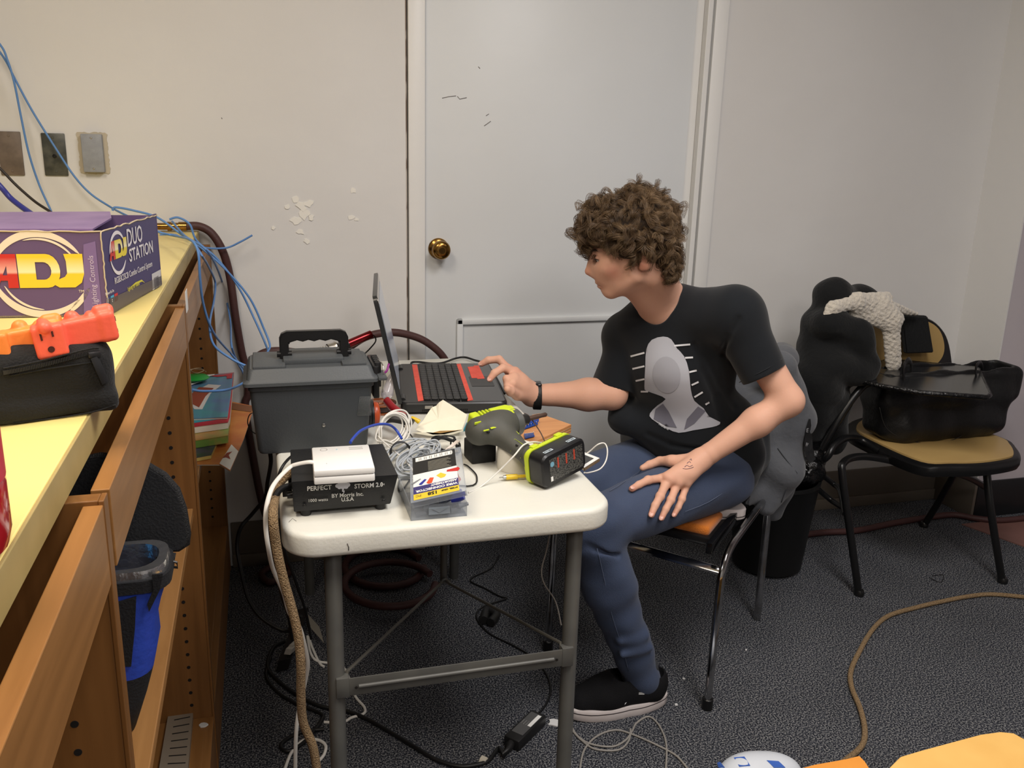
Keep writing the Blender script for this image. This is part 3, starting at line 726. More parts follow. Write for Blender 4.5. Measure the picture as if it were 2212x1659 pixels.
# printed shape on the chest: plain pale figure outline with side bars, generic
M_pr1 = mat('print_pale', srgb(176, 178, 186), .6); M_pr2 = mat('print_grey', srgb(112, 112, 124), .6); M_pr3 = mat('print_white', srgb(220, 222, 226), .6)
def decal(name, outline, m, parent, off=.0016, step=7, prims=None):
    """flat printed patch following the cloth: a grid inside the outline laid onto the surface"""
    prims = prims or shirtp; o = np.array(outline, float); x0, y0 = o.min(0); x1, y1 = o.max(0)
    bm = new(); bmv = {}
    t = bmesh.new(); vs = [t.verts.new((x, y, 0)) for x, y in outline]; t.faces.new(vs)
    for ax in (0, 1):
        a = (x0, y0)[ax]+step
        while a < (x1, y1)[ax]:
            n = Vector((1, 0, 0)) if ax == 0 else Vector((0, 1, 0)); bmesh.ops.bisect_plane(t, geom=t.verts[:]+t.edges[:]+t.faces[:], plane_co=n*a, plane_no=n); a += step
    bmesh.ops.triangulate(t, faces=t.faces)
    for q in t.verts:
        p = V3(onto(prims, q.co.x, q.co.y, off)); f = folds(p[0], p[1], p[2]) if prims is shirtp else 0
        toc = nz(np.array([0, 0, H])-p); q.co = Vector(p-toc*0-nz(toc)*(f))
    _append(bm, t)
    return obj(name, bm, m, parent, 60)
def circ(cx, cy, rx, ry, n=22, rot=0): return [(cx+rx*math.cos(2*PI*k/n)*math.cos(rot)-ry*math.sin(2*PI*k/n)*math.sin(rot), cy+rx*math.cos(2*PI*k/n)*math.sin(rot)+ry*math.sin(2*PI*k/n)*math.cos(rot)) for k in range(n)]
def sp2(o, n=4): return [(p.x, p.y) for p in spline([Vector((x, y, 0)) for x, y in o], n, True)]
decal('print_outer_shape', sp2([(1433, 727), (1450, 733), (1462, 752), (1478, 770), (1488, 800), (1492, 840), (1500, 866), (1520, 882), (1532, 900), (1556, 912), (1548, 920), (1525, 925), (1495, 930), (1466, 935), (1440, 925), (1408, 905), (1404, 893), (1420, 876), (1438, 862), (1418, 852), (1396, 844), (1392, 835), (1394, 790), (1396, 755), (1408, 734)], 2), M_pr1, shirt)
decal('print_oval', circ(1440, 810, 30, 40, rot=-.1), mat('print_mid', srgb(160, 161, 169), .6), shirt, .0026)
decal('print_lower_panel', [(1432, 872), (1445, 890), (1462, 924), (1440, 921), (1412, 905), (1416, 884)], M_pr2, shirt, .0026)
decal('print_lower_panel', [(1508, 878), (1524, 888), (1500, 915), (1478, 928), (1484, 905)], M_pr2, shirt, .0026)
for a, b_ in (((1362, 770), (1392, 762)), ((1366, 797), (1392, 791)), ((1373, 823), (1392, 819)), ((1384, 846), (1400, 846)), ((1456, 747), (1491, 744)), ((1480, 773), (1497, 772)), ((1489, 804), (1505, 800)), ((1494, 832), (1509, 825)), ((1500, 858), (1518, 847)), ((1524, 874), (1532, 869))):
    dx, dy = b_[0]-a[0], b_[1]-a[1]; L = math.hypot(dx, dy); nx, ny = -dy/L*1.9, dx/L*1.9
    decal('print_bar', [(a[0]+nx, a[1]+ny), (b_[0]+nx, b_[1]+ny), (b_[0]-nx, b_[1]-ny), (a[0]-nx, a[1]-ny)], M_pr3, shirt, .0020, 8)
a = shirt_at(1422, 917, .003); b_ = shirt_at(1452, 934, .003); upv = shirt_at(1424, 908, .003)
text('print_lettering', 'TWISTED PR', basis(a, b_-a, upv-a), .0085, M_pr3, shirt, .0002, xs=.62, bold=.0002)
# jeans
def jfold(X, Y, Z): return .0030*np.sin(44*(Z+.5*X)+10*Y+2*np.sin(9*X))*(.5+.5*np.sin(13*X+9*Z))+.0014*np.sin(80*Z-30*X)
lo = np.min([p.lo for p in jean], 0)-.02; hi = np.max([p.hi for p in jean], 0)+.02
v = Vol(lo, hi, .003).add(*jean).warp(jfold)
kx = [((1262, 1165), (1325, 1188)), ((1258, 1190), (1318, 1212)), ((1340, 1385), (1395, 1372)), ((1345, 1415), (1405, 1400))]
for a, b_ in kx: v.add(Cap(P(*a, y=1.762), P(*b_, y=1.772), .007, .004, .022))
v.sub(Cap(P(1255, 1178, y=1.735), P(1335, 1200, y=1.745), .006, .004, .012), Cap(P(1330, 1058, y=1.93), P(1400, 1022, y=1.95), .008, .006, .02))
v.cut(P(1390, 1482, y=1.83), ankL-kneeL)
me = v.mesh('jeans'); del v
M_jean = mat('denim_blue', srgb(58, 68, 92), .85, bump=(500, .2, 2), noisec=(6, srgb(70, 82, 106), .3), sheen=.1, spec=.2)
jeans = link('jeans', me, M_jean, person)
bm = new()
def seam(pts, off=.0024): tube(bm, [V3(onto(jean, x, y, off)) for x, y in pts], .0008, 4, sm=3)
seam([(1290, 1185), (1305, 1250), (1322, 1330), (1345, 1400), (1358, 1450)]); seam([(1480, 1105), (1530, 1085), (1575, 1055), (1590, 1040)]); seam([(1317, 1060), (1350, 1040), (1385, 1016)])
obj('seams', bm, mat('denim_seam', srgb(92, 102, 124), .8), jeans)
bm = new(); tube(bm, [P(1370+14*math.cos(a)*1.9+22, 1478+4*math.sin(a), y=1.83-.045*math.sin(a)) for a in np.linspace(0, 2*PI, 20)[:-1]], .004, 6, closed=True, flat=(1, 1)); obj('cuff_hem', bm, M_jean, jeans)
M_sock = mat('grey_sock', srgb(58, 60, 64), .9, bump=(300, .3))
soft('sock', [Cap(V3(P(1392, 1440, y=1.83)), V3(P(1404, 1496, y=1.838)), .036, .030, .01)], .003, M_sock, person)
# shoes: canvas slip-on, white foxing with a dark line
M_canvas = mat('black_canvas', srgb(22, 22, 24), .85, bump=(500, .3), spec=.2); M_sole = mat('white_rubber', srgb(214, 206, 204), .5, noisec=(20, srgb(200, 190, 186), .3)); M_line = mat('dark_line', srgb(50, 44, 46), .6)
def footprint(L, W, n=40):
    o = []
    for k in range(n):
        t = 2*PI*k/n; x = math.cos(t); y = math.sin(t)
        wx = W/2*(1.0+.16*(-x)-.25*max(0, .25-abs(x-.15))) ; o.append((x*L/2, np.sign(y)*abs(y)**.75*wx))
    return o      # toe towards -x
def make_shoe(M, sole_only=False):
    s = bpy.data.objects.new('shoe', None); COL.objects.link(s); s.parent = person
    s.matrix_parent_inverse = Matrix.Identity(4); WORLD[s.name] = Matrix.Identity(4)
    fp = footprint(.285, .104)
    def ring(z, g): return [M@Vector((x*g, y*g, z+.012*max(0, -x/.14-.55)+.004*max(0, x/.14-.5))) for x, y in fp]
    bm = new(); loft(bm, [ring(0, .97), ring(.004, 1.), ring(.028, 1.0), ring(.031, .97)]); obj('sole', bm, M_sole, s, 40)
    bm = new(); loft(bm, [ring(.0205, 1.006), ring(.0228, 1.006)]); obj('sole_stripe', bm, M_line, s)
    def pt(x, y, z): return M@Vector((x, y, z))
    pr = [Cap(pt(-.095, 0, .034), pt(-.03, 0, .045), .040, .046, .03), Cap(pt(-.03, 0, .045), pt(.09, 0, .045), .044, .040, .03), Cap(pt(.02, 0, .07), pt(.10, 0, .062), .036, .034, .03), Cap(pt(-.01, 0, .075), pt(.105, 0, .075), .030, .030, .02), Cap(pt(.118, 0, .05), pt(.118, 0, .082), .018, .016, .01)]
    upz = M.to_3x3()@Vector((0, 0, 1))
    lo_ = [Cap(pt(.012, 0, .096), pt(.098, 0, .100), .030, .030, .004)]
    up = soft('upper', pr, .0025, M_canvas, s, subs=lo_, cuts=[(pt(0, 0, .028), -upz)])
    bm = new()
    tube(bm, [pt(-.012, -.030, .066), pt(.004, -.040, .058), pt(.004, -.0445, .046), pt(-.012, -.0475, .032)], .0008, 5, sm=4)
    tube(bm, [pt(.030, -.036, .079), pt(.060, -.039, .070), pt(.090, -.039, .066), pt(.098, -.042, .045)], .0008, 5, sm=4)
    obj('stitching', bm, mat('pale_thread', srgb(150, 146, 142), .8), s)
    bm = new(); prism(bm, [(0, 0), (.006, .026), (.014, .024), (.006, .006)], .0015, basis(pt(.006, -.0475, .040), M.to_3x3()@Vector((1, 0, 0)), M.to_3x3()@Vector((0, .35, 1)))); obj('elastic_gusset', bm, mat('white_elastic', srgb(205, 205, 208), .8), s)
    bm = new(); prism(bm, rrect(.016, .006, .001), .0012, basis(pt(.052, -.0435, .064), M.to_3x3()@Vector((1, 0, -.15)), M.to_3x3()@Vector((0, .3, 1)))); obj('side_tab', bm, mat('tab_grey', srgb(150, 150, 148), .7), s)
    return s
hp = P(1453, 1534, z=0); tp = P(1222, 1566, z=0); d = (tp-hp).normalized(); cpt = hp+d*.1425
Ms = basis(cpt+Vector((0, .045, 0)), -d, (-d.y*-1, -d.x*-1, 0)) if False else Matrix.Translation((cpt.x, cpt.y+.042, 0))@Matrix.Rotation(math.atan2(-d.y, -d.x), 4, 'Z')
make_shoe(Ms)
# second shoe: on its side under the far thigh, heel towards the chair's right side
toe = V3(P(1611, 1088, y=1.985)); xl = nz((-.96, .26, .03)); zl_ = nz(np.array([0, 0, -1.])-xl*(-xl[2])); yl = np.cross(zl_, xl)
Ms2 = Matrix.Identity(4); cc_ = toe+xl*.1425
for i in range(3): Ms2[i][0], Ms2[i][1], Ms2[i][2], Ms2[i][3] = xl[i], yl[i], zl_[i], cc_[i]
make_shoe(Ms2)
# wristband watch on the right wrist
ax = nz(elbR-wrR); M_rub = mat('black_rubber', srgb(22, 23, 24), .5, bump=(200, .1))
wc = V3(P(1160, 856, y=2.175)); wt = bpy.data.objects.new('wristwatch', None); COL.objects.link(wt); wt.parent = person; WORLD[wt.name] = Matrix.Identity(4)
bm = new(); u1 = nz(np.array([0, 0, 1])-ax*ax[2]); v1 = np.cross(ax, u1)
rings = [[wc+ax*o+(u1*math.cos(t)*1.12+v1*math.sin(t)*.95)*r for t in np.linspace(0, 2*PI, 29)[:-1]] for o, r in ((-.010, .0270), (-.0115, .0300), (-.010, .0325), (.010, .0333), (.0115, .0310), (.010, .0280))]
loft(bm, rings, False, closed=True); obj('strap', bm, M_rub, wt, 50)
bm = new(); box(bm, (0, 0, 0), (.036, .024, .009), None, .004, 3); bmesh.ops.transform(bm, matrix=basis(Vector(wc+u1*.034-v1*.002), Vector(v1), Vector(ax)), verts=bm.verts); obj('watch_case', bm, mat('watch_black', srgb(14, 14, 16), .15), wt, 50)
# ------------------------------------------------------------------ hair
M_hair = mat('brown_hair', srgb(74, 56, 40), .4, noisec=(38, srgb(132, 108, 80), .22), spec=.4)
hairp = [E_(1368, 478, 0, (.090, .088, .072), .03), E_(1378, 505, 0, (.086, .090, .060), .03), E_(1298, 474, .0, (.038, .060, .040), .03), E_(1283, 505, .0, (.026, .046, .034), .03), E_(1425, 545, 0, (.036, .062, .038), .03),
         E_(1350, 525, .066, (.040, .020, .026), .02), E_(1352, 525, -.066, (.040, .020, .026), .02), E_(1402, 524, .068, (.038, .018, .026), .02), E_(1322, 497, .055, (.035, .024, .022), .02)]
hv = Vol(np.min([p.lo for p in hairp], 0)-.02, np.max([p.hi for p in hairp], 0)+.02, .004).add(*hairp)
hv.warp(lambda X, Y, Z: .004*np.sin(90*X+30*Y)*np.sin(85*Z+40*Y)+.003*np.sin(140*Y+60*Z))
hv.sub(E_(1315, 572, 0, (.052, .080, .045), .004), E_(1308, 538, .068, (.030, .034, .028), .006)); hv.add(E_(1438, 560, 0, (.026, .056, .042), .02), E_(1440, 578, .0, (.018, .046, .030), .02))
hme = hv.mesh('hair')
nv = len(hme.vertices); co = np.empty(nv*3, np.float32); hme.vertices.foreach_get('co', co); co = co.reshape(-1, 3)
no = np.empty(nv*3, np.float32); hme.vertex_normals.foreach_get('vector', no); no = no.reshape(-1, 3)
hair = link('hair', hme, mat('hair_base', srgb(50, 38, 28), .8), person, 'curly tousled brown hair')
loc = (co-HC)@HR.T                       # (forward, left, up)
ok = ~((loc[:, 2] < -.045) & (loc[:, 0] > -.035)) & ~((loc[:, 0] > .055) & (loc[:, 2] < -.020) & (no@hu < -.2))
el_ = HR@(HP(1386, 564, .070)-HC); ok &= np.linalg.norm(loc-el_, axis=1) > .034
ok &= ~((loc[:, 0] > .045) & (loc[:, 2] < -.026))
ok &= ~((loc[:, 0] > .012) & (loc[:, 0] < .072) & (loc[:, 2] < .010) & (loc[:, 1] > .028))
cand = np.where(ok)[0]; pick = rng.choice(cand, 1300, replace=True)
AV = []; AF = []; base = 0; NS, NP = 24, 16
for ci in pick:
    p0 = co[ci]-no[ci]*.004; n = no[ci].astype(float); lc = loc[ci]
    flow = -hu*(.8+.4*rng.random())+hf*(.55 if lc[0] > .02 else -.25)+rng.normal(0, .55, 3)
    flow = nz(flow-n*(flow@n)); bt = np.cross(n, flow)
    L = rng.uniform(.026, .052); rho = rng.uniform(.005, .0115); turns = rng.uniform(.35, .95); ph = rng.uniform(0, 2*PI); sg = rng.choice((-1, 1)); lift = rng.uniform(.004, .014)
    if rng.random() < .05 and lc[2] > .01: lift = rng.uniform(.018, .030); rho = .012; turns = 1.1
    if lc[2] < -.035: L *= .6; lift *= .6
    t = np.linspace(0, 1, NP)[:, None]; A = ph+sg*turns*2*PI*t; en = np.clip(t*3, 0, 1)
    g = p0+flow*L*t+n*(lift*np.sin(t*PI*.8))+en*rho*(np.cos(A)*n+np.sin(A)*bt)*(1-.3*t)
    tan = np.gradient(g, axis=0); tan /= np.linalg.norm(tan, axis=1)[:, None]
    ox = np.cross(tan, n); ox /= np.linalg.norm(ox, axis=1)[:, None]+1e-9; oy = np.cross(tan, ox)
    for s in range(NS):
        a, r = rng.uniform(0, 2*PI), .0058*math.sqrt(rng.random()); spread = (.5+.8*np.sin(t*PI*.75))
        c = g+ox*(r*math.cos(a))*spread+oy*(r*math.sin(a))*spread+rng.normal(0, .0004, 3)
        th_ = .00032*(1-.7*t)+.0001
        ring = [c+ox*th_*math.cos(q)+oy*th_*math.sin(q) for q in (0, 2*PI/3, 4*PI/3)]
        vv = np.stack(ring, 1).reshape(-1, 3); AV.append(vv)
        i = np.arange(NP-1)[:, None]*3+base
        for q in range(3): AF.append(np.concatenate([i+q, i+(q+1) % 3, i+3+(q+1) % 3, i+3+q], 1))
        base += NP*3
AV = np.concatenate(AV); AF = np.concatenate(AF)
cm = npmesh('curls', AV, AF); tag(link('curls', cm, M_hair, hair), kind='stuff')
# ------------------------------------------------------------------ chrome chair with orange seat (under the person)
M_chrome = mat('chrome_worn', srgb(190, 190, 192), .12, 1., noisec=(25, srgb(160, 158, 156), .15)); M_blk = mat('black_plastic', srgb(18, 18, 19), .35); M_org = mat('orange_fabric', srgb(196, 112, 40), .9, bump=(350, .3), sheen=.3, spec=.2)
A_, B_, C_2 = Vector((1.066, 1.771, 0)), Vector((1.434, 2.142, 0)), Vector((.745, 2.13, 0)); D_ = B_+C_2-A_
ch = thing('stacking_chair', 'chrome framed chair with orange seat pad, under the seated person', 'chair', tuple((A_+D_)/2))
bk = (B_-A_).normalized(); wd = (C_2-A_).normalized(); SZ = .44
def zz(p, z, o=0, w_=0): return Vector((p.x, p.y, z))+bk*o+wd*w_
for f, b_ in ((A_, B_), (C_2, D_)):
    bm = new(); tube(bm, [zz(f, 0), zz(f, .20, .006), zz(f, .345, .012), zz(f, .39, .024), zz(f, .418, .055), zz(f, .428, .10), zz(f, .430, .17), zz(f, .430, .36), zz(b_, .428, -.03)], .0125, 10, sm=5, flat=(1, .8)); obj('side_frame', bm, M_chrome, ch, 40)
    bm = new(); tube(bm, [zz(b_, 0), zz(b_, .42, -.012), zz(b_, .60, .01), zz(b_, .80, .05)], .0115, 10, sm=4); obj('leg', bm, M_chrome, ch, 40)
    bm = new(); lathe(bm, [(.0145, 0), (.0145, .03), (.0125, .032)], zz(f, 0), seg=14); obj('foot_cap', bm, M_blk, ch, 40)
bm = new(); tube(bm, [zz(A_, .385, .02), zz(C_2, .385, .02)], .011, 8, flat=(1.1, .6)); tube(bm, [zz(B_, .40, -.02), zz(D_, .40, -.02)], .011, 8); obj('cross_rail', bm, M_chrome, ch, 40)
cs = (A_+D_)/2; Rz = math.atan2(bk.y, bk.x)
bm = new(); box(bm, (cs.x, cs.y, .432), (.42, .40, .024), Rz, .006); obj('seat_board', bm, M_blk, ch, 40)
bm = new(); box(bm, (cs.x, cs.y, .452), (.395, .365, .030), Rz, .012, 3); obj('seat_pad', bm, M_org, ch, 40)
for f in (A_, C_2):
    s = 1 if f is A_ else -1
    bm = new(); box(bm, zz(f, .446, .20, s*.034), (.40, .016, .030), Rz, .002); obj('side_bar', bm, mat('black_bar', srgb(16, 16, 18), .12, .2), ch, 40)
bc = (B_+D_)/2
bm = new(); box(bm, (bc.x+bk.x*.03, bc.y+bk.y*.03, .72), (.03, .44, .22), Rz, .012, 3); obj('backrest', bm, M_org, ch, 40)
# grey hooded sweatshirt hung over the chair back
M_hood = mat('grey_fleece', srgb(88, 90, 94), .95, bump=(60, .25), noisec=(9, srgb(78, 80, 85), .3), sheen=.2)
def wr(X, Y, Z): return .005*np.sin(32*(X+.6*Z)+6*Y)+.003*np.sin(55*Z-30*Y)
RB = np.array([[bk.x, bk.y, 0], [wd.x, wd.y, 0], [0, 0, 1]])
hp_ = [Rbx((bc.x+bk.x*.035, bc.y+bk.y*.035, .715), (.034, .245, .145), RB, .03, .03), Rbx((bc.x-bk.x*.005+wd.x*0, bc.y-bk.y*.005, .60), (.050, .24, .14), RB, .03, .03),
       Cap(P(1682, 800, y=2.10), P(1712, 900, y=2.12), .050, .052, .04), Cap(P(1712, 900, y=2.12), P(1690, 1010, y=2.10), .052, .058, .04), Cap(P(1690, 1010, y=2.10), P(1655, 1095, y=2.08), .052, .030, .04),
       Cap(P(1690, 1040, y=2.14), P(1668, 1105, y=2.14), .04, .028, .03), Cap(P(1640, 1060, y=2.10), P(1602, 1078, y=2.06), .035, .02, .03), Cap(P(1700, 775, y=2.20), P(1690, 770, y=2.40), .035, .04, .04), Cap(P(1640, 880, y=2.14), P(1640, 1040, y=2.14), .05, .05, .04),
       Cap(P(1318, 870, y=2.45), P(1312, 905, y=2.42), .025, .022, .01)]
hd = soft('hooded_sweatshirt', hp_[:-1], .004, M_hood, subs=[Cap(P(1668, 1075, y=2.04), P(1652, 1098, y=2.04), .012, .008, .012), Cap(P(1630, 1068, y=2.03), P(1670, 1082, y=2.03), .008, .006, .01), Cap(P(1700, 790, y=2.10), P(1712, 815, y=2.08), .010, .008, .01)], warp=wr)
tag(hd, 'dark grey hooded sweatshirt hung over the chrome chair behind the seated person', 'sweatshirt')
def onh(px, py, off=.002):
    p = onto(hp_, px, py, off); return p-Vector(nz(np.array([0, 0, H])-V3(p)))*float(wr(p.x, p.y, p.z))
M_strap = mat('black_webbing', srgb(20, 20, 22), .8)
decal('printed_strap', [(1747, 905), (1741, 925), (1737, 955), (1740, 985), (1748, 1003), (1762, 992), (1756, 968), (1754, 935), (1751, 905)], M_strap, hd, .003, 12, hp_)
for s, x, y in (('E', 1741, 934), ('W', 1739, 964)):
    a = onh(x, y, .007); b_ = onh(x+11, y+(-1 if s == 'E' else 4), .007); u_ = onh(x+2, y-10, .007)
    text('strap_lettering', s, basis(a, b_-a, u_-a), .017, mat('strap_print', srgb(150, 150, 152), .7), hd, .0003)
bm = new(); tube(bm, [onh(1680, 968, .001), onh(1700, 995, .001), onh(1722, 1022, .001)], .0014, 5, sm=4); tube(bm, [onh(1722, 1022, .001), onh(1700, 1055, .001), onh(1688, 1085, .001)], .0014, 5, sm=3); obj('pocket_seam', bm, mat('seam_dark', srgb(62, 64, 68), .9), hd)
tag(soft('plastic_pouch', [Cap(P(1592, 1055, y=2.03), P(1625, 1038, y=2.06), .012, .010, .01), Cap(P(1600, 1048, y=2.03), P(1632, 1028, y=2.06), .010, .010, .01)], .003, mat('clear_grey_plastic', srgb(160, 164, 164), .25, trans=.3)), 'crumpled pale plastic pouch between the person and the grey sweatshirt', 'plastic pouch')
# ------------------------------------------------------------------ black tablet-arm chair on the right
M_tan = mat('tan_laminate', srgb(186, 156, 100), .35, noisec=(7, srgb(172, 142, 90), .3)); M_frame = mat('black_tube', srgb(20, 20, 21), .3); M_shell = mat('black_shell', srgb(17, 17, 18), .35)
dc = thing('tablet_arm_chair', 'black tablet-arm chair with tan seat and tan backrest by the right wall', 'chair', (2.2, 2.4, 0))
seat2 = [P(x, y, z=.445) for x, y in ((1835, 925), (1880, 955), (1985, 1000), (2060, 1004), (2130, 1002), (2190, 992), (2200, 982), (2190, 962), (2165, 945))]
seat2 += [Vector((2.47, 2.62, .445)), Vector((2.20, 2.70, .445))]
cen = sum(seat2, Vector())/len(seat2)
sm_ = spline(seat2, 5, True)
def grow(pts, f, z): return [Vector((cen.x+(p.x-cen.x)*f, cen.y+(p.y-cen.y)*f, z)) for p in pts]
bm = new(); loft(bm, [grow(sm_, 1.015, .405), grow(sm_, 1.04, .418), grow(sm_, 1.04, .436), grow(sm_, 1.0, .444)]); obj('seat_shell', bm, M_shell, dc, 50)
bm = new(); loft(bm, [grow(sm_, .93, .442), grow(sm_, .93, .450), grow(sm_, .91, .4515)]); obj('seat', bm, M_tan, dc, 50)
bd = thing
def pol(pts, n=6): return spline(pts, n)
fl, fr_, br_ = P(1855, 1285, z=0), P(2165, 1258, z=0), P(1995, 1137, z=0)
for nm, pts in (('leg', [fl, P(1838, 1160, y=2.235), P(1820, 1030, y=2.27), P(1822, 1000, y=2.29), P(1850, 987, y=2.33), P(1900, 990, y=2.34), P(2000, 1012, y=2.30)]),
                ('leg', [fr_, P(2140, 1100, y=2.20), P(2131, 1015, y=2.24)]), ('leg', [br_, P(2030, 1080, y=2.58), P(2062, 1022, y=2.50)]),
                ('rear_brace', [P(1775, 1025, y=2.50), P(1800, 1045, y=2.50), P(1815, 1060, y=2.45), P(1825, 1110, y=2.35)]), ('rear_brace', [P(1760, 1050, y=2.50), P(1795, 1080, y=2.48), P(1822, 1098, y=2.40)]),
                ('arm_post', [P(1760, 1000, y=2.44), P(1800, 925, y=2.42), P(1850, 850, y=2.42), P(1885, 826, z=.664), P(1960, 830, z=.664)]), ('side_tube', [P(1764, 1004, y=2.44), P(1788, 985, y=2.40), P(1802, 962, y=2.41), P(1828, 946, y=2.43), P(1860, 950, y=2.45), P(1900, 975, y=2.38)]),
                ('seat_support', [P(2062, 1020, y=2.45), P(2100, 1035, y=2.5), P(2128, 1052, y=2.55)])):
    bm = new(); tube(bm, pts, .0125 if nm != 'rear_brace' else .010, 12, sm=6); obj(nm, bm, M_frame, dc, 50)
for q in (fl, fr_, br_):
    bm = new(); lathe(bm, [(.017, 0), (.017, .012), (.013, .02)], q, seg=14); obj('foot_cap', bm, M_frame, dc, 50)
BY = 2.66
bo = [P(x, y, y=BY) for x, y in ((1752, 800), (1775, 720), (1850, 685), (1950, 678), (2005, 688), (2035, 712), (2050, 745), (2058, 800))]
def shp(o, f, dy):
    c = sum(o, Vector())/len(o); return [Vector((c.x+(p.x-c.x)*f, p.y+dy, c.z+(p.z-c.z)*f)) for p in o]
bs = spline(bo, 4); bs += [Vector((bs[-1].x, BY, .60)), Vector((bs[0].x, BY, .60))]
bm = new(); loft(bm, [shp(bs, .97, -.006), shp(bs, 1.0, 0), shp(bs, 1.0, .012), shp(bs, .96, .02)]); obj('backrest_shell', bm, M_shell, dc, 50)
ti = spline([P(x, y, y=BY-.01) for x, y in ((1800, 790), (1820, 730), (1900, 700), (1980, 692), (2010, 697), (2030, 715), (2039, 745), (2035, 770), (2018, 790), (2000, 795))], 4)
bm = new(); loft(bm, [shp(ti, 1, 0), shp(ti, .99, -.004)]); obj('backrest', bm, M_tan, dc, 50)
tp_ = [P(x, y, z=.672) for x, y in ((1788, 808), (1850, 798), (1905, 787), (1915, 783), (2104, 800), (2112, 803), (2137, 858), (2130, 863), (1990, 853), (1900, 838), (1835, 822))]
bm = new(); loft(bm, [[p+Vector((0, 0, dz)) for p in tp_] for dz in (0, .014)]); obj('writing_tablet', bm, mat('black_laminate', srgb(32, 33, 35), .22, noisec=(30, srgb(26, 26, 28))), dc)
bm = new(); tube(bm, [p+Vector((0, 0, .007)) for p in tp_], .0085, 8, closed=True); obj('tablet_edge', bm, mat('chipped_black_edge', srgb(16, 16, 17), .18, bump=(90, .6)), dc, 60)
# black leather tote on the seat
M_lea = mat('black_leather', srgb(21, 21, 22), .42, bump=(90, .15), spec=.4)
tt = thing('tote_bag', 'large black leather tote bag with open top, standing on the tablet-arm chair seat', 'bag', (2.28, 2.45, .452))
bR = np.eye(3)
tp2 = [Rbx((2.275, 2.46, .545), (.265, .075, .090), bR, .04, .04), Rbx((2.29, 2.46, .635), (.285, .070, .065), bR, .03, .05), Cap((2.10, 2.42, .50), (2.42, 2.42, .50), .055, .055, .04)]
def twp(X, Y, Z): return .006*np.sin(18*X+8*Z)*np.sin(22*Z+3)+.003*np.sin(50*X)
soft('bag_body', tp2, .005, M_lea, tt, subs=[Rbx((2.285, 2.462, .73), (.262, .050, .13), bR, .03, .01)], warp=twp)
bm = new()
for p in ((1958, 800), (2118, 805)): pass
tube(bm, [P(1953, 838, y=2.36), P(1952, 800, y=2.36), P(1955, 786, y=2.38), P(1962, 778, y=2.40), P(1968, 786, y=2.43), P(1968, 815, y=2.43)], .009, 8, sm=5, flat=(1.2, .4)); obj('handle', bm, M_lea, tt, 60)
bm = new(); tube(bm, [P(2112, 850, y=2.36), P(2108, 800, y=2.36), P(2112, 788, y=2.38), P(2118, 786, y=2.41), P(2122, 800, y=2.43), P(2126, 850, y=2.43)], .009, 8, sm=5, flat=(1.2, .4)); obj('handle', bm, M_lea, tt, 60)
bm = new(); tube(bm, [P(x, y, y=2.378) for x, y in ((1900, 880), (1915, 925), (1960, 950), (2020, 958), (2080, 940), (2110, 900))], .0012, 5, sm=5); obj('stitching', bm, mat('dark_stitch', srgb(40, 40, 40), .6), tt)
# black jacket with fleece lined hood over the chair back
M_jk = mat('black_jersey', srgb(22, 23, 24), .92, bump=(80, .25), sheen=.12, spec=.2); M_fl = mat('cream_fleece', srgb(206, 198, 184), .95, bump=(70, 1., 6), sheen=.4)
JY = 2.52
jp = [Cap(P(1798, 638, y=JY+.01), P(1868, 668, y=JY+.03), .052, .050, .03), Cap(P(1805, 640, y=JY), P(1850, 655, y=JY+.03), .046, .055, .03), Cap(P(1850, 655, y=JY+.03), P(1905, 672, y=JY+.06), .055, .030, .03), Cap(P(1805, 645, y=JY), P(1775, 720, y=JY), .050, .065, .04), Cap(P(1775, 720, y=JY), P(1760, 830, y=JY-.06), .068, .070, .05),
      Cap(P(1790, 700, y=JY-.06), P(1852, 712, y=JY-.08), .050, .044, .026), Cap(P(1862, 722, y=JY-.09), P(1876, 790, y=JY-.09), .036, .036, .018), Cap(P(1812, 730, y=JY-.02), P(1835, 800, y=JY-.03), .055, .055, .03), Cap(P(1780, 800, y=JY-.08), P(1850, 800, y=JY-.10), .060, .050, .04), Cap(P(1775, 850, y=JY-.08), P(1755, 930, y=JY-.04), .060, .040, .04),
      Cap(P(1800, 870, y=JY-.04), P(1800, 950, y=JY+.02), .060, .05, .04), Cap(P(1740, 800, y=JY), P(1728, 880, y=JY), .040, .045, .04)]
def jw(X, Y, Z): return .0055*np.sin(30*(X-.8*Z)+10*Y+2*np.sin(12*Z))+.003*np.sin(60*Z+30*X)
jk = soft('hooded_jacket', jp, .0045, M_jk, subs=[Cap(P(1785, 765, y=JY-.12), P(1850, 745, y=JY-.12), .010, .006, .02), Cap(P(1770, 850, y=JY-.16), P(1850, 820, y=JY-.17), .010, .006, .02)], warp=jw)
tag(jk, 'black hooded jacket with cream fleece lining, hung over the tablet-arm chair back', 'jacket')
FY = JY-.055
_fn = (0.15, 1, 0)
fp_ = [Cap(P(1779, 690, y=FY-.02), P(1800, 666, y=FY-.02), .012, .022, .02, _fn, .6), Cap(P(1800, 666, y=FY-.02), P(1850, 650, y=FY), .022, .026, .02, _fn, .6), Cap(P(1850, 650, y=FY), P(1912, 646, y=FY+.04), .026, .026, .02, _fn, .6),
       Cap(P(1852, 668, y=FY+.012), P(1918, 690, y=FY+.02), .034, .040, .03, _fn, .5), Cap(P(1905, 660, y=FY+.02), P(1935, 690, y=FY+.03), .030, .030, .02, _fn, .6),
       Cap(P(1925, 664, y=FY+.05), P(1980, 678, y=FY+.10), .022, .007, .02, _fn, .6), Cap(P(1925, 700, y=FY+.02), P(1930, 785, y=FY+.03), .032, .029, .02, _fn, .5)]
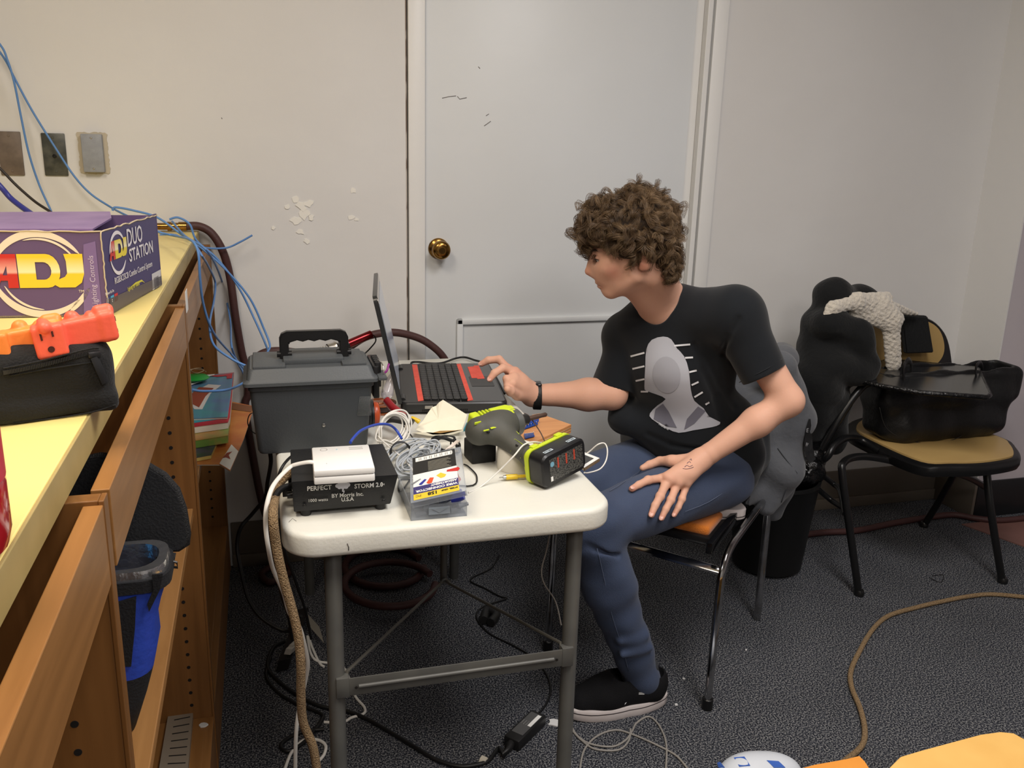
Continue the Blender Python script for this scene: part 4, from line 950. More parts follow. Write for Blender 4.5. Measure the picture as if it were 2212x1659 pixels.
soft('fleece_lining', fp_, .0035, M_fl, jk, warp=lambda X, Y, Z: .0011*np.sin(260*X)*np.sin(240*Z+60*Y)+.0008*np.sin(430*Z+160*X), label='cream fleece lining')
bm = new(); t_ = [P(1948, 680, y=JY+.07), P(2005, 683, y=JY+.07), P(2018, 762, y=JY+.07), P(1958, 764, y=JY+.07)]; loft(bm, [t_, [p+Vector((0, .02, 0)) for p in t_]]); bmesh.ops.bevel(bm, geom=bm.edges[:], offset=.004, segments=2, affect='EDGES'); obj('cuff_flap', bm, M_jk, jk, 40)
# waste bin with liner behind the chairs
bn = thing('waste_bin', 'black plastic waste bin with black liner behind the chrome chair', 'bin', (1.665, 2.47, 0))
bm = new(); lathe(bm, [(.0, .004), (.105, .004), (.118, .012), (.145, .32), (.150, .325), (.150, .335), (.140, .335), (.112, .03), (0, .02)], (1.665, 2.47, 0), seg=36); obj('bin_body', bm, mat('bin_black', srgb(15, 15, 15), .5), bn, 40)
M_film = mat('black_film', srgb(12, 12, 13), .12, bump=(45, 1., 4))
def lw(X, Y, Z): return .008*np.sin(60*X+40*Z)*np.sin(55*Y+30*Z)
soft('bin_liner', [Cap((1.64, 2.40, .34), (1.76, 2.42, .37), .05, .05, .03), Cap((1.76, 2.42, .37), (1.79, 2.46, .41), .045, .045, .03), Cap((1.60, 2.44, .33), (1.64, 2.56, .33), .04, .04, .03), Cap((1.76, 2.44, .36), (1.72, 2.56, .34), .04, .04, .03)], .004, M_film, bn, warp=lw)
tag(soft('red_wrapper', [Cap(P(1702, 1050, y=2.30), P(1713, 1058, y=2.30), .006, .005, .004)], .002, mat('red_film', srgb(150, 30, 30), .3)), 'small red wrapper sticking out beside the bin liner', 'wrapper')
# ------------------------------------------------------------------ laptop
LZt = .772
c0 = Vector((.322, 2.115, 0)); ly = Vector((.377-.322, 2.523-2.115, 0)).normalized(); lx = Vector((ly.y, -ly.x, 0)); LW, LD = .412, .272
ML = basis(c0, lx, ly)          # local x towards the front edge, y along the hinge (away from the camera)
def LM(x, y, z): return ML@Vector((x, y, z))
lp = thing('laptop', 'open black laptop with red tape strips beside its keyboard, on the folding table', 'laptop', tuple(LM(LD/2, LW/2, .74)))
M_lb = mat('laptop_black_gloss', srgb(16, 16, 17), .08, coat=.3); M_lc = mat('laptop_dark', srgb(34, 34, 35), .35); M_key = mat('key_black', srgb(24, 24, 25), .4)
bm = new()
def lring(z, i): return [LM(LD/2+x, LW/2+y, z) for x, y in rrect(LD-2*i, LW-2*i, .018, 6)]
loft(bm, [lring(.7425, .012), lring(.747, .003), lring(.756, 0), lring(.768, 0), lring(.7718, .003), lring(.772, .006)]); obj('base', bm, M_lc, lp, 35)
bm = new(); prism(bm, rrect(LD-.148, LW-.012, .008, 4, LD-(LD-.148)/2-.006, LW/2), .0006, ML@Matrix.Translation((0, 0, .7720))); obj('palm_rest', bm, M_lb, lp)
bm = new(); prism(bm, rrect(.118, LW-.012, .006, 4, .066, LW/2), .0005, ML@Matrix.Translation((0, 0, .7720))); obj('keyboard_deck', bm, mat('deck_grey', srgb(44, 43, 43), .4), lp)
KX0, KX1, KY0, KY1 = .058, .172, .018, LW-.018
kb_ = None
bm = new()
prism(bm, rrect(KX1-KX0, KY1-KY0, .002, 2, (KX0+KX1)/2, (KY0+KY1)/2), .0012, ML@Matrix.Translation((0, 0, .7722)), 0)
nr, ncol = 6, 17
for r_i in range(nr):
    for c_i in range(ncol):
        if r_i == 5 and 5 < c_i < 10: continue
        x = KX0+(r_i+.5)*(KX1-KX0)/nr; y = KY0+(c_i+.5)*(KY1-KY0)/ncol
        box(bm, LM(x, y, .7752), ((KX1-KX0)/nr-.0022, (KY1-KY0)/ncol-.0022, .0035), Matrix.Rotation(math.atan2(lx.y, lx.x), 3, 'Z'), .0008, 1)
        if (r_i+c_i) % 2 == 0: box(bm, LM(x, y, .77712), (.0025, .0018, .0003), None, 0, mi=1)
o = KX0+5.5*(KX1-KX0)/nr; box(bm, LM(o, KY0+8*(KY1-KY0)/ncol, .7752), ((KX1-KX0)/nr-.0022, (KY1-KY0)/ncol*4-.0022, .0035), Matrix.Rotation(math.atan2(lx.y, lx.x), 3, 'Z'), .0008, 1)
obj('keyboard', bm, [M_key, mat('key_print', srgb(120, 120, 120), .6)], lp, 40)
bm = new(); prism(bm, rrect(.062, .105, .004, 3, .225, .200), .0006, ML@Matrix.Translation((0, 0, .7726))); obj('touchpad', bm, mat('touchpad', srgb(38, 37, 37), .35), lp)
M_tape = mat('red_tape', srgb(232, 92, 74), .6, noisec=(60, srgb(222, 82, 66)))
def quadp(name, pts, z, t, m, par, lab=None):
    bm = new(); q = [P(x, y, z=z) for x, y in pts]; loft(bm, [q, [p+Vector((0, 0, t)) for p in q]]); return obj(name, bm, m, par, None, lab)
quadp('tape_strip', [(890, 788), (901, 788), (915, 865), (903, 867)], .7727, .0008, M_tape, lp); quadp('tape_strip', [(984, 787), (995, 786), (1022, 864), (1010, 866)], .7727, .0008, M_tape, lp)
quadp('tape_patch', [(1010, 793), (1023, 792), (1024, 790), (1034, 790), (1047, 818), (1031, 819), (1031, 817), (1019, 817)], .7728, .0008, M_tape, lp)
bm = new(); box(bm, LM(.07, -.0004, .7605), (.020, .0014, .0075), Matrix.Rotation(math.atan2(lx.y, lx.x), 3, 'Z'), .0004); obj('port', bm, M_scr, lp)
bm = new()
for k in range(26): box(bm, LM(.055+k*.0045, -.0004, .7515), (.0022, .0012, .005), Matrix.Rotation(math.atan2(lx.y, lx.x), 3, 'Z'))
obj('vent_slots', bm, M_hole, lp)
# screen: hinged at x=0, leaning back past vertical, seen nearly edge on
tn, bn_ = P(812, 650, y=2.105), P(864, 880, y=2.105)
v0 = LM(.004, 0, .766); tip = P(813, 640, y=c0.y+.004); vd = (tip-v0); SH = vd.length; vd.normalize(); un = vd.cross(ly).normalized()
if un.x > 0: un = -un
MS_ = Matrix.Identity(4)
for i in range(3): MS_[i][0], MS_[i][1], MS_[i][2], MS_[i][3] = ly[i], vd[i], un[i], v0[i]
bm = new(); prism(bm, rrect(LW, SH, .016, 5, LW/2, SH/2), .010, MS_); bmesh.ops.bevel(bm, geom=[e for e in bm.edges if len(e.link_faces) == 2 and e.calc_face_angle(0) > 1], offset=.0015, segments=2, affect='EDGES'); lid = obj('screen_lid', bm, mat('lid_dark', srgb(40, 41, 42), .3), lp, 40)
bm = new(); prism(bm, rrect(LW-.006, SH-.006, .014, 5, LW/2, SH/2), .0012, MS_@Matrix.Translation((0, 0, -.0012))); obj('screen_bezel', bm, M_lb, lid)
bm = new(); prism(bm, rrect(LW-.05, SH-.06, .002, 2, LW/2, SH/2), .0008, MS_@Matrix.Translation((0, .006, -.002))); obj('screen', bm, mat('screen_glow', srgb(96, 100, 106), .12, emit=(srgb(170, 178, 192), .22)), lid)
bm = new()
for y in (.05, LW-.05): tube(bm, [LM(.006, y-.02, .770), LM(.006, y+.02, .770)], .0075, 12)
obj('hinge', bm, M_lc, lp, 40)
# laptop charging cable
M_cab = mat('black_cable', srgb(20, 20, 21), .45)
def cable(name, lab, pts, r, m, sm=6, cat='cable', group=None, seg=8, flat=None):
    bm = new(); tube(bm, pts, r, seg, sm=sm, flat=flat); return tag(obj(name, bm, m, None, 60), lab, cat, group)
cable('charging_cable', 'black charging cable lying along the far edge of the laptop', [P(888, 790, z=.752), P(890, 783, z=.757), P(905, 782, z=.757), P(930, 785, z=.755), P(955, 784, z=.753), P(985, 774, z=.75), P(1005, 772, z=.75), P(1025, 778, z=.75), P(1040, 783, z=.75), P(1062, 800, z=.748), P(1090, 850, z=.746)], .0035, M_cab)
# ------------------------------------------------------------------ grey toolbox
tx = thing('toolbox', 'dark grey plastic box with carrying handle, black latch and side port, on table', 'toolbox', (.09, 1.95, .74))
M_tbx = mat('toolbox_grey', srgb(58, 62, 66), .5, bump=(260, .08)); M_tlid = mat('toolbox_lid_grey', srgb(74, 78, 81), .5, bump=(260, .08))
TB0, TB1 = 1.885, 2.035
def trect(x0, x1, y0, y1, z, r=.012): return [Vector((x, y, z)) for x, y in rrect(x1-x0, y1-y0, r, 4, (x0+x1)/2, (y0+y1)/2)]
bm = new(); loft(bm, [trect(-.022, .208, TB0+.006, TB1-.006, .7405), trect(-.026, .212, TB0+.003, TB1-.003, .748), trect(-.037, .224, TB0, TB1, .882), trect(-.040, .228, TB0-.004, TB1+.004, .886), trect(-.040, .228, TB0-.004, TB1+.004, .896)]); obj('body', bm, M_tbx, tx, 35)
bm = new(); loft(bm, [trect(-.050, .238, TB0-.012, TB1+.012, .897), trect(-.050, .238, TB0-.012, TB1+.012, .904), trect(-.042, .230, TB0-.006, TB1+.006, .910), trect(-.038, .224, TB0, TB1, .928), trect(-.034, .220, TB0+.004, TB1-.004, .932)])
bb(bm, -.028, .040, TB0+.006, TB1-.006, .930, .938, .002); bb(bm, .160, .212, TB0+.006, TB1-.006, .930, .938, .002); bb(bm, .036, .166, TB0+.035, TB1-.010, .930, .945, .003)
bb(bm, .236, .256, TB0-.012, TB0+.05, .899, .908, .003)
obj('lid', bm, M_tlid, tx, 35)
HYC = (TB0+TB1)/2
ho = []; xs0, xs1, zt_, zb_ = .030, .180, .999, .934
bm = new()
outer = [(xs0, zb_), (xs0, zt_-.016), (xs0+.005, zt_-.005), (xs0+.016, zt_), (xs1-.016, zt_), (xs1-.005, zt_-.005), (xs1, zt_-.016), (xs1, zb_)]
inner = [(xs1-.020, zb_), (xs1-.020, zt_-.026)]+[(xs1-.026-(xs1-xs0-.052)*k/16, zt_-.022-.0018*math.cos(PI*k/2)) for k in range(17)]+[(xs0+.020, zt_-.026), (xs0+.020, zb_)]
prism(bm, outer+inner, .020, basis((0, HYC+.010, 0), (1, 0, 0), (0, 0, 1))); bmesh.ops.recalc_face_normals(bm, faces=bm.faces)
bmesh.ops.bevel(bm, geom=[e for e in bm.edges if len(e.link_faces) == 2 and e.calc_face_angle(0) > 1.2], offset=.0025, segments=2, affect='EDGES')
for x in (xs0+.010, xs1-.010): tube(bm, [(x-.016, HYC-.002, .948), (x+.016, HYC-.002, .948)], .007, 10)
obj('handle', bm, M_blk, tx, 40)
bm = new()
for k in range(5): bb(bm, .233, .247, TB0+.024+k*.017, TB0+.034+k*.017, .875, .932, .002)
bb(bm, .228, .242, TB0+.018, TB1-.018, .850, .925, .003); obj('latch', bm, M_blk, tx, 40)
bm = new(); tube(bm, [(.248, TB0+.01, .866), (.250, TB0+.008, .925), (.244, TB0+.06, .930), (.248, TB1-.02, .925)], .0014, 6, sm=3); obj('latch_wire', bm, M_scr, tx)
pc = P(812, 915, y=1.915)
bm = new(); lathe(bm, [(0, 0), (.034, 0), (.034, .006), (.029, .008), (.029, .013), (.032, .014), (.032, .019), (0, .019)], (.214, 1.955, .80), (1, 0, 0), 30); obj('port_ring', bm, mat('port_black', srgb(26, 27, 30), .4), tx, 40)
bm = new(); lathe(bm, [(0, 0), (.026, 0), (.027, .006), (.024, .012), (.010, .016), (0, .016)], (.233, 1.955, .80), (1, 0, 0), 30); obj('orange_plug', bm, mat('orange_plug', srgb(196, 82, 44), .3), tx, 40, 'orange plug')
bm = new(); screw(bm, (.116, TB0+.0005, .800), (0, -1, 0), .0042); obj('bolt', bm, M_scr, tx, 40)
bm = new()
g0, g1, g2 = P(778, 857, y=TB0-.0008), P(807, 857, y=TB0-.0008), P(772, 897, y=TB0-.0008)
for k in range(11): tube(bm, [g0+(g1-g0)*k/10, g2+(g1-g0)*k/10], .0003, 4)
for k in range(15): tube(bm, [g0+(g2-g0)*k/14, g1+(g2-g0)*k/14], .0003, 4)
obj('mesh_patch', bm, mat('pale_mesh', srgb(120, 124, 124), .5), tx)
# ------------------------------------------------------------------ black power unit with white lettering
ps = thing('power_supply', 'black metal power unit with white cloud and PERFECT STORM lettering, on table', 'power unit', (.125, 1.61, .74))
M_ps = mat('powder_black', srgb(24, 25, 27), .4, bump=(300, .06))
PY0, PY1 = 1.530, 1.705; zb, zt = .752, .812
bm = new(); loft(bm, [[Vector(p) for p in ((.036, PY0+.002, zb), (.212, PY0+.002, zb), (.220, PY1, zb), (.040, PY1, zb))], [Vector(p) for p in ((.034, PY0-.002, zt), (.226, PY0-.006, zt), (.222, PY1, zt), (.038, PY1, zt))]])
bmesh.ops.recalc_face_normals(bm, faces=bm.faces); bmesh.ops.bevel(bm, geom=bm.edges[:], offset=.0012, segments=2, affect='EDGES'); obj('case', bm, M_ps, ps, 30)
for x, y in ((.058, 1.545), (.195, 1.545), (.058, 1.69), (.195, 1.69)):
    bm = new(); lathe(bm, [(.009, 0), (.010, .003), (.010, .012)], (x, y, .7402), seg=16); obj('foot', bm, M_blk, ps, 40)
M_wt = mat('print_white_ink', srgb(214, 214, 210), .6)
fx = Vector((.176, 0, 0)); fo = P(637, 1100, y=PY0-.0045); Mf = basis(Vector((.036, PY0-.0015, zb)), Vector((1, -.018, 0)), Vector((0, -.066, 1)))
def pt_(px, py):                 # photo position -> local coordinates on the front face
    q = Mf.inverted()@P(px, py, y=PY0-.003); return q.x, q.y
def ptext(s, px, py, size, nm='lettering', xs=1., bold=.0):
    x, y = pt_(px, py); return text(nm, s, Mf@Matrix.Translation((x, y, .0012)), size, M_wt, ps, .0002, xs=xs, bold=bold)
ptext('PERFECT', 663, 1059, .0125, xs=.90, bold=.0002); ptext('STORM 2.0', 765, 1053, .0125, xs=.88, bold=.0002); ptext('TM', 822, 1046, .005)
ptext('BY Morris Inc.', 716, 1074, .0108, xs=.92, bold=.0002); ptext('U.S.A', 737, 1082, .0108, xs=.92, bold=.0002); ptext('1000 watts', 665, 1084, .0085, xs=.95)
bm = new(); x, y = pt_(740, 1047)
for k, (dx, dy, r) in enumerate(((-.009, .0005, .0045), (-.004, .004, .005), (.003, .0045, .0052), (.009, .001, .0046), (0, -.001, .006), (-.006, -.003, .0035), (.006, -.003, .004))): prism(bm, circ(x+dx, y+dy, r, r*.9, 18), .0003, Mf@Matrix.Translation((0, 0, .0012+k*.00002)))
prism(bm, [(x-.001, y-.004), (x+.003, y-.004), (x+.001, y-.010), (x+.0035, y-.010), (x+.0015, y-.017), (x+.0005, y-.012), (x-.0015, y-.012)], .0003, Mf@Matrix.Translation((0, 0, .0012)))
obj('cloud_emblem', bm, mat('cloud_ink', srgb(196, 198, 206), .6), ps)
for px, py in ((658, 1092), (828, 1080)):
    x, y = pt_(px, py); bm = new(); screw(bm, Mf@Vector((x, y, .0012)), Mf.to_3x3()@Vector((0, 0, 1)), .0035); obj('screw', bm, M_ps, ps, 40)
bm = new(); bb(bm, .030, .036, 1.60, 1.625, .762, .80, .001); bb(bm, .018, .034, 1.575, 1.59, .765, .785, .001); tube(bm, [(.036, 1.56, .775), (.026, 1.56, .775)], .007, 12); obj('side_sockets', bm, M_blk, ps, 40)
# white modem box on top
wb = thing('network_box', 'small white plastic network box lying on the black power unit', 'network box', (.127, 1.56, .8125))
rw = -.03; wc_ = Vector((.128, 1.563, 0)); Rw = Matrix.Rotation(rw, 3, 'Z'); M_wp = mat('white_plastic', srgb(238, 238, 236), .3)
bm = new(); box(bm, (wc_.x, wc_.y, .8205), (.108, .128, .014), Rw, .003, 2); obj('lower_shell', bm, M_wp, wb, 35)
bm = new(); box(bm, (wc_.x, wc_.y, .8345), (.108, .128, .0125), Rw, .003, 2); obj('upper_shell', bm, M_wp, wb, 35)
Mt = Matrix.Translation((wc_.x, wc_.y, .8408))@Rw.to_4x4()
bm = new(); tube(bm, [Mt@Vector((-.032+.0065*math.cos(a), .045+.0065*math.sin(a), 0)) for a in np.linspace(0, 2*PI, 25)[:-1]], .0006, 5, closed=True); obj('logo_ring', bm, mat('print_grey_brown', srgb(150, 146, 144), .6), wb)
bm = new(); prism(bm, rrect(.003, .007, .0015, 4, -.008, .043), .0002, Mt); obj('indicator', bm, mat('indicator_blue', srgb(168, 196, 206), .5), wb)
for yy in (.049, .040):
    bm = new(); prism(bm, rrect(.026, .0045, .0005, 2, .028, yy), .0002, Mt); obj('label_bar', bm, mat('label_grey', srgb(176, 176, 174), .6), wb)
bm = new(); prism(bm, circ(-.030, -.030, .0008, .0008, 8), .0002, Mt); obj('pinhole', bm, M_hole, wb)
# ------------------------------------------------------------------ wire connector case
M_clr = mat('clear_plastic', srgb(178, 186, 196), .12, alpha=.30, spec=.6)
wcs = thing('connector_case', 'clear plastic case of wire connectors with printed lid, near table front edge', 'case', (.293, 1.55, .74))
CX0, CX1, CY0, CY1 = .241, .346, 1.474, 1.628
def cbase(x0, x1, y0, y1, z0, z1, t=.0016):
    bm = new(); bb(bm, x0, x1, y0, y1, z0, z0+t); bb(bm, x0, x1, y0, y0+t, z0, z1); bb(bm, x0, x1, y1-t, y1, z0, z1); bb(bm, x0, x0+t, y0, y1, z0, z1); bb(bm, x1-t, x1, y0, y1, z0, z1); return bm
bm = cbase(CX0, CX1, CY0, CY1, .7405, .769); obj('tray', bm, M_clr, wcs)
bm = new()
for f in (.33, .66): x = CX0+(CX1-CX0)*f; bb(bm, x-.0006, x+.0006, CY0+.002, CY0+.075, .742, .764)
bb(bm, CX0+.002, CX1-.002, CY0+.040, CY0+.0412, .742, .764); bb(bm, CX0+.002, CX1-.002, CY0+.078, CY0+.0792, .742, .764); obj('dividers', bm, M_clr, wcs)
bm = new(); xm = CX0+.052; bb(bm, xm-.020, xm+.020, CY0-.004, CY0, .750, .764, .001); prism(bm, [(xm-.014, .762), (xm+.014, .762), (xm, .754)], .0012, basis((0, CY0-.004, 0), (1, 0, 0), (0, 0, 1))); obj('clasp', bm, mat('frosted_clasp', srgb(176, 188, 200), .3, trans=.4), wcs)
# tilted loose lid with printed insert
l0 = P(887, 1087, y=CY0-.006); l1 = P(1007, 1060, y=1.449); l2 = P(901, 986, y=1.625); u = (l1-l0); wl = u.length; vv = (l2-l0); hl_ = vv.length
Mlid = basis(l0, u, vv)
bm = new()
def lbox(x0, x1, y0, y1, z0, z1, m_=Mlid, bm_=None):
    t = bmesh.new(); bb(t, x0, x1, y0, y1, z0, z1); _append(bm_ if bm_ is not None else bm, t, m_)
lbox(0, wl, 0, hl_, -.0014, 0)
for a in ((0, wl, 0, .0014), (0, wl, hl_-.0014, hl_), (0, .0014, 0, hl_), (wl-.0014, wl, 0, hl_)): lbox(*a, -.011, 0)
ld_ = obj('case_lid', bm, M_clr, wcs)
def lq(x0, x1, y0, y1, m, nm, dz=.0003):
    bm = new(); lbox(x0, x1, y0, y1, dz-.0002, dz, Mlid, bm); return obj(nm, bm, m, ld_)
m0 = .012; M_lw = mat('label_white', srgb(236, 236, 232), .4); M_lk = mat('label_black', srgb(30, 30, 30), .35); M_ly = mat('label_yellow', srgb(226, 196, 54), .4); M_lp2 = mat('label_purple', srgb(58, 54, 112), .4)
lq(m0*.5, wl-m0, .006, hl_-.004, M_lw, 'label_card'); lq(m0*.5, wl-m0, .006, .006+hl_*.115, M_ly, 'yellow_band', .0006); lq(m0*.5, wl-m0, .006+hl_*.115, .006+hl_*.27, M_lp2, 'purple_band', .0006)
lq(m0*.5, wl-m0, hl_*.58, hl_-.004, M_lk, 'black_panel', .0006); lq(m0, wl-m0*1.5, hl_*.86, hl_*.95, M_lw, 'barcode_strip', .0009)
def lt(s, x, y, size, m, xs=1., bold=.0003, nm='label_lettering'):     # printed the other way up
    Mx = Mlid@Matrix.Translation((x, y, .0008))@Matrix.Rotation(PI, 4, 'Z'); return text(nm, s, Mx, size, m, ld_, .0001, xs=xs, bold=bold)
lt('158', wl*.42+.008, .006+hl_*.095, .014, M_lk, .9, .0006); lt('PC', wl*.20, .006+hl_*.085, .009, mat('label_olive', srgb(150, 130, 40), .4)); lt('STEEL GRIP', wl*.86, .006+hl_*.085, .0062, M_lk)
lt('WIRE CONNECTOR', wl*.86, .006+hl_*.185, .0098, M_lw, .88, .0004); lt('ASSORTMENT', wl*.86, .006+hl_*.255, .0098, M_lw, .8, .0004)
bm = new()
for k in range(8): lbox(wl*.35, wl*.35+.045-.004*(k % 3), hl_*(.60+.028*k), hl_*(.60+.028*k)+.0018, .0006, .0009)
obj('small_print', bm, mat('print_pale_grey', srgb(130, 128, 116), .6), ld_)
bm = new()
for k in range(24):
    if k % 3: x = m0+.003+k*.0035; lbox(x, x+.0016, hl_*.875, hl_*.935, .0009, .0011)
obj('barcode', bm, mat('print_mid_grey', srgb(150, 150, 148), .6), ld_)
def cone2(cx, cy, L, w0, w1, a, m):
    bm = new(); o = [(-L/2, -w0/2), (L/2, -w1/2), (L/2+w1*.25, 0), (L/2, w1/2), (-L/2, w0/2)]; ca, sa = math.cos(a), math.sin(a)
    prism(bm, [(cx+x*ca-y*sa, cy+x*sa+y*ca) for x, y in o], .0002, Mlid@Matrix.Translation((0, 0, .0006))); obj('printed_connector', bm, m, ld_)
RD, YL, GY, BL, OR = mat('nut_red', srgb(196, 46, 46), .4), mat('nut_yellow', srgb(228, 200, 60), .4), mat('nut_grey', srgb(124, 128, 134), .45), mat('nut_blue', srgb(44, 52, 150), .4), mat('nut_orange', srgb(216, 84, 44), .4)
cone2(wl*.80, hl_*.50, .022, .006, .014, -.1, RD); cone2(wl*.58, hl_*.44, .015, .011, .014, -.9, YL); cone2(wl*.38, hl_*.38, .018, .008, .011, -1.9, OR); cone2(wl*.24, hl_*.38, .018, .005, .007, -2.2, BL); cone2(wl*.12, hl_*.42, .020, .003, .006, -2.5, GY)
# loose twist connectors inside
def nutmesh(name, r, L, m):
    bm = new(); prof = [(.0005, L), (r*.55, L), (r*.62, L*.9), (r*.95, L*.15), (r, 0), (r*.7, 0), (r*.45, L*.8), (.0005, L*.8)]
    lathe(bm, prof, (0, 0, 0), seg=12); me = bpy.data.meshes.new(name); bmesh.ops.recalc_face_normals(bm, faces=bm.faces); bm.to_mesh(me); bm.free(); me.materials.append(m); return me
nm_g, nm_b, nm_o = nutmesh('wire_connector', .0052, .019, GY), nutmesh('wire_connector', .0075, .024, BL), nutmesh('wire_connector', .0085, .024, OR)
def nut(me, x, y, z, a, tilt, lab, grp):
    o = bpy.data.objects.new('wire_connector', me); COL.objects.link(o); o.location = (x, y, z); o.rotation_euler = (0, PI/2-tilt, a); tag(o, lab, 'wire connector', grp); return o
for k in range(11):
    c_, r_ = k % 6, k//6; nut(nm_g, CX0+.010+c_*.0165+random.uniform(-.002, .002), CY0+.012+r_*.013, .7475+(.009 if r_ == 0 and k % 2 else 0), random.uniform(-.5, .5), .15, 'grey twist-on wire connector in the front of the clear case', 'grey wire connectors in the case')
for k in range(7): nut(nm_b, CX0+.014+(k % 4)*.025, CY0+.050+(k//4)*.016, .7505+(k//4)*.004, random.uniform(-.6, .6), .2, 'blue twist-on wire connector in the middle of the clear case', 'blue wire connectors in the case')
for k in range(3): nut(nm_b, CX1-.022+random.uniform(-.004, .004), CY0+.020+k*.010, .766+k*.002, random.uniform(-.4, .4), .3, 'blue twist-on wire connector lying on top at the case right side', 'blue connectors on top')
for k in range(4): nut(nm_o, CX1-.028+(k % 2)*.010, CY0+.056+k*.014, .770+(k % 2)*.006, random.uniform(-.5, .5), .4, 'orange twist-on wire connector showing under the case lid', 'orange wire connectors in the case')
# ------------------------------------------------------------------ cordless impact driver
dr_ = thing('impact_driver', 'lime green and grey cordless impact driver lying propped on the table', 'power tool', tuple(P(1120, 960, z=.74)))
M_lime = mat('lime_plastic', srgb(196, 214, 44), .4); M_dg = mat('grey_rubber', srgb(76, 76, 70), .6, bump=(300, .05)); M_bat = mat('battery_black', srgb(26, 26, 28), .35)
m0_, m1_ = P(1036, 931, y=1.715), P(1128, 908, y=1.755)
h0_, h1_ = P(1080, 938, y=1.705), P(1158, 997, y=1.615)
b_ax = nz(m1_-m0_); w_ax = nz(h1_-h0_); n_ax = nz(np.cross(b_ax, w_ax)); n_ax = n_ax if n_ax@(np.array([0, 0, H])-V3(m0_)) > 0 else -n_ax
w_p = nz(w_ax-b_ax*(w_ax@b_ax))
RD_ = np.array([b_ax, w_p, n_ax])
def D(o, a=0, b=0, c=0): return V3(o)+b_ax*a+w_p*b+n_ax*c
hous = [Cap(D(m0_), D(m0_, .055), .0310, .0320, .01), Cap(D(m0_, .045), D(m0_, .085), .032, .027, .015), Cap(V3(h0_)-w_ax*.02, V3(h1_), .0225, .0195, .02, n_ax, .92), Cap(D(h0_, .010), D(h0_, .012, .03), .020, .016, .02), Cap(V3(h1_), V3(h1_)+w_ax*.02, .022, .030, .02)]
body_ = soft('housing', hous, .0025, M_dg, dr_)
limp = [Rbx(D(m0_, .040, -.026, 0), (.050, .012, .026), RD_, .006, .006), Rbx(D(m0_, .082, -.022, 0), (.020, .012, .025), RD_, .006, .006), Rbx(D(m0_, .072, -.004, .026), (.022, .008, .0035), RD_, .003, .002)]
lg = [Rbx(D(m0_, .012+.009*k, -.028, .012), (.0022, .013, .022), RD_, .001, .001) for k in range(4)]
soft('top_shell', limp, .002, M_lime, dr_, subs=lg)
bm = new()
def dbox(bm, c, s, bev=.001): 
    R = Matrix([list(RD_[i]) for i in range(3)]).transposed(); box(bm, Vector(c), s, R, bev)
dbox(bm, D(m0_, .072, -.0385, .004), (.044, .002, .022)); lb = obj('rating_plate', bm, mat('plate_silver', srgb(150, 154, 158), .3, noisec=(200, srgb(60, 90, 160), .02)), dr_)
bm = new(); dbox(bm, D(m0_, .060, -.0398, .004), (.010, .0006, .010), 0); obj('yellow_sticker', bm, M_ly, lb); bm = new(); dbox(bm, D(m0_, .080, -.0398, .004), (.016, .0006, .014), 0); obj('blue_sticker', bm, mat('blue_sticker', srgb(60, 100, 180), .4), lb)
bm = new(); lathe(bm, [(.027, .082), (.030, .084), (.030, .098), (.024, .104), (.018, .108), (0, .108)], m0_, b_ax, 26); obj('nose_ring', bm, mat('nose_grey', srgb(98, 100, 98), .4, .3), dr_, 40)
bm = new(); lathe(bm, [(.0, .106), (.0125, .106), (.0125, .124), (.010, .128), (0, .128)], m0_, b_ax, 20); obj('chuck', bm, mat('chuck_black', srgb(34, 33, 32), .4), dr_, 40)
bm = new(); lathe(bm, [(.0058, .12), (.0058, .155), (.0048, .165), (.0052, .178), (.002, .182), (0, .182)], m0_, b_ax, 10); obj('drill_bit', bm, mat('bit_brown', srgb(96, 76, 66), .45, .5), dr_, 40)
bm = new()
dbox(bm, D(h0_, -.012, .000, .0225), (.034, .005, .002)); dbox(bm, D(h0_, .028, -.012, .0265), (.014, .004, .002)); dbox(bm, D(h0_, .020, .026, .0185), (.004, .020, .002)); dbox(bm, D(m0_, -.014, .006, .028), (.016, .003, .006)); dbox(bm, D(m0_, -.006, .028, .022), (.014, .003, .003))
obj('lime_accents', bm, M_lime, dr_, 40)
bm = new(); q0 = V3(h1_)-w_ax*.035
tube(bm, [V3(onto(hous, x, y, .0004)) for x, y in ((1103, 975), (1112, 948), (1131, 961), (1124, 990))], .0006, 4); obj('grip_outline', bm, M_lime, dr_)
bm = new(); lathe(bm, [(0, 0), (.0042, 0), (.0042, .0008), (0, .0008)], onto(hous, 1054, 933, -.0002), n_ax, 14); lathe(bm, [(0, 0), (.0036, 0), (.0036, .0008), (0, .0008)], onto(hous, 1117, 962, -.0002), n_ax, 14); obj('screw_recess', bm, M_hole, dr_)
bm = new(); dbox(bm, D(h0_, .030, .012, 0), (.012, .022, .012), .003); obj('trigger', bm, M_blk, dr_, 40)
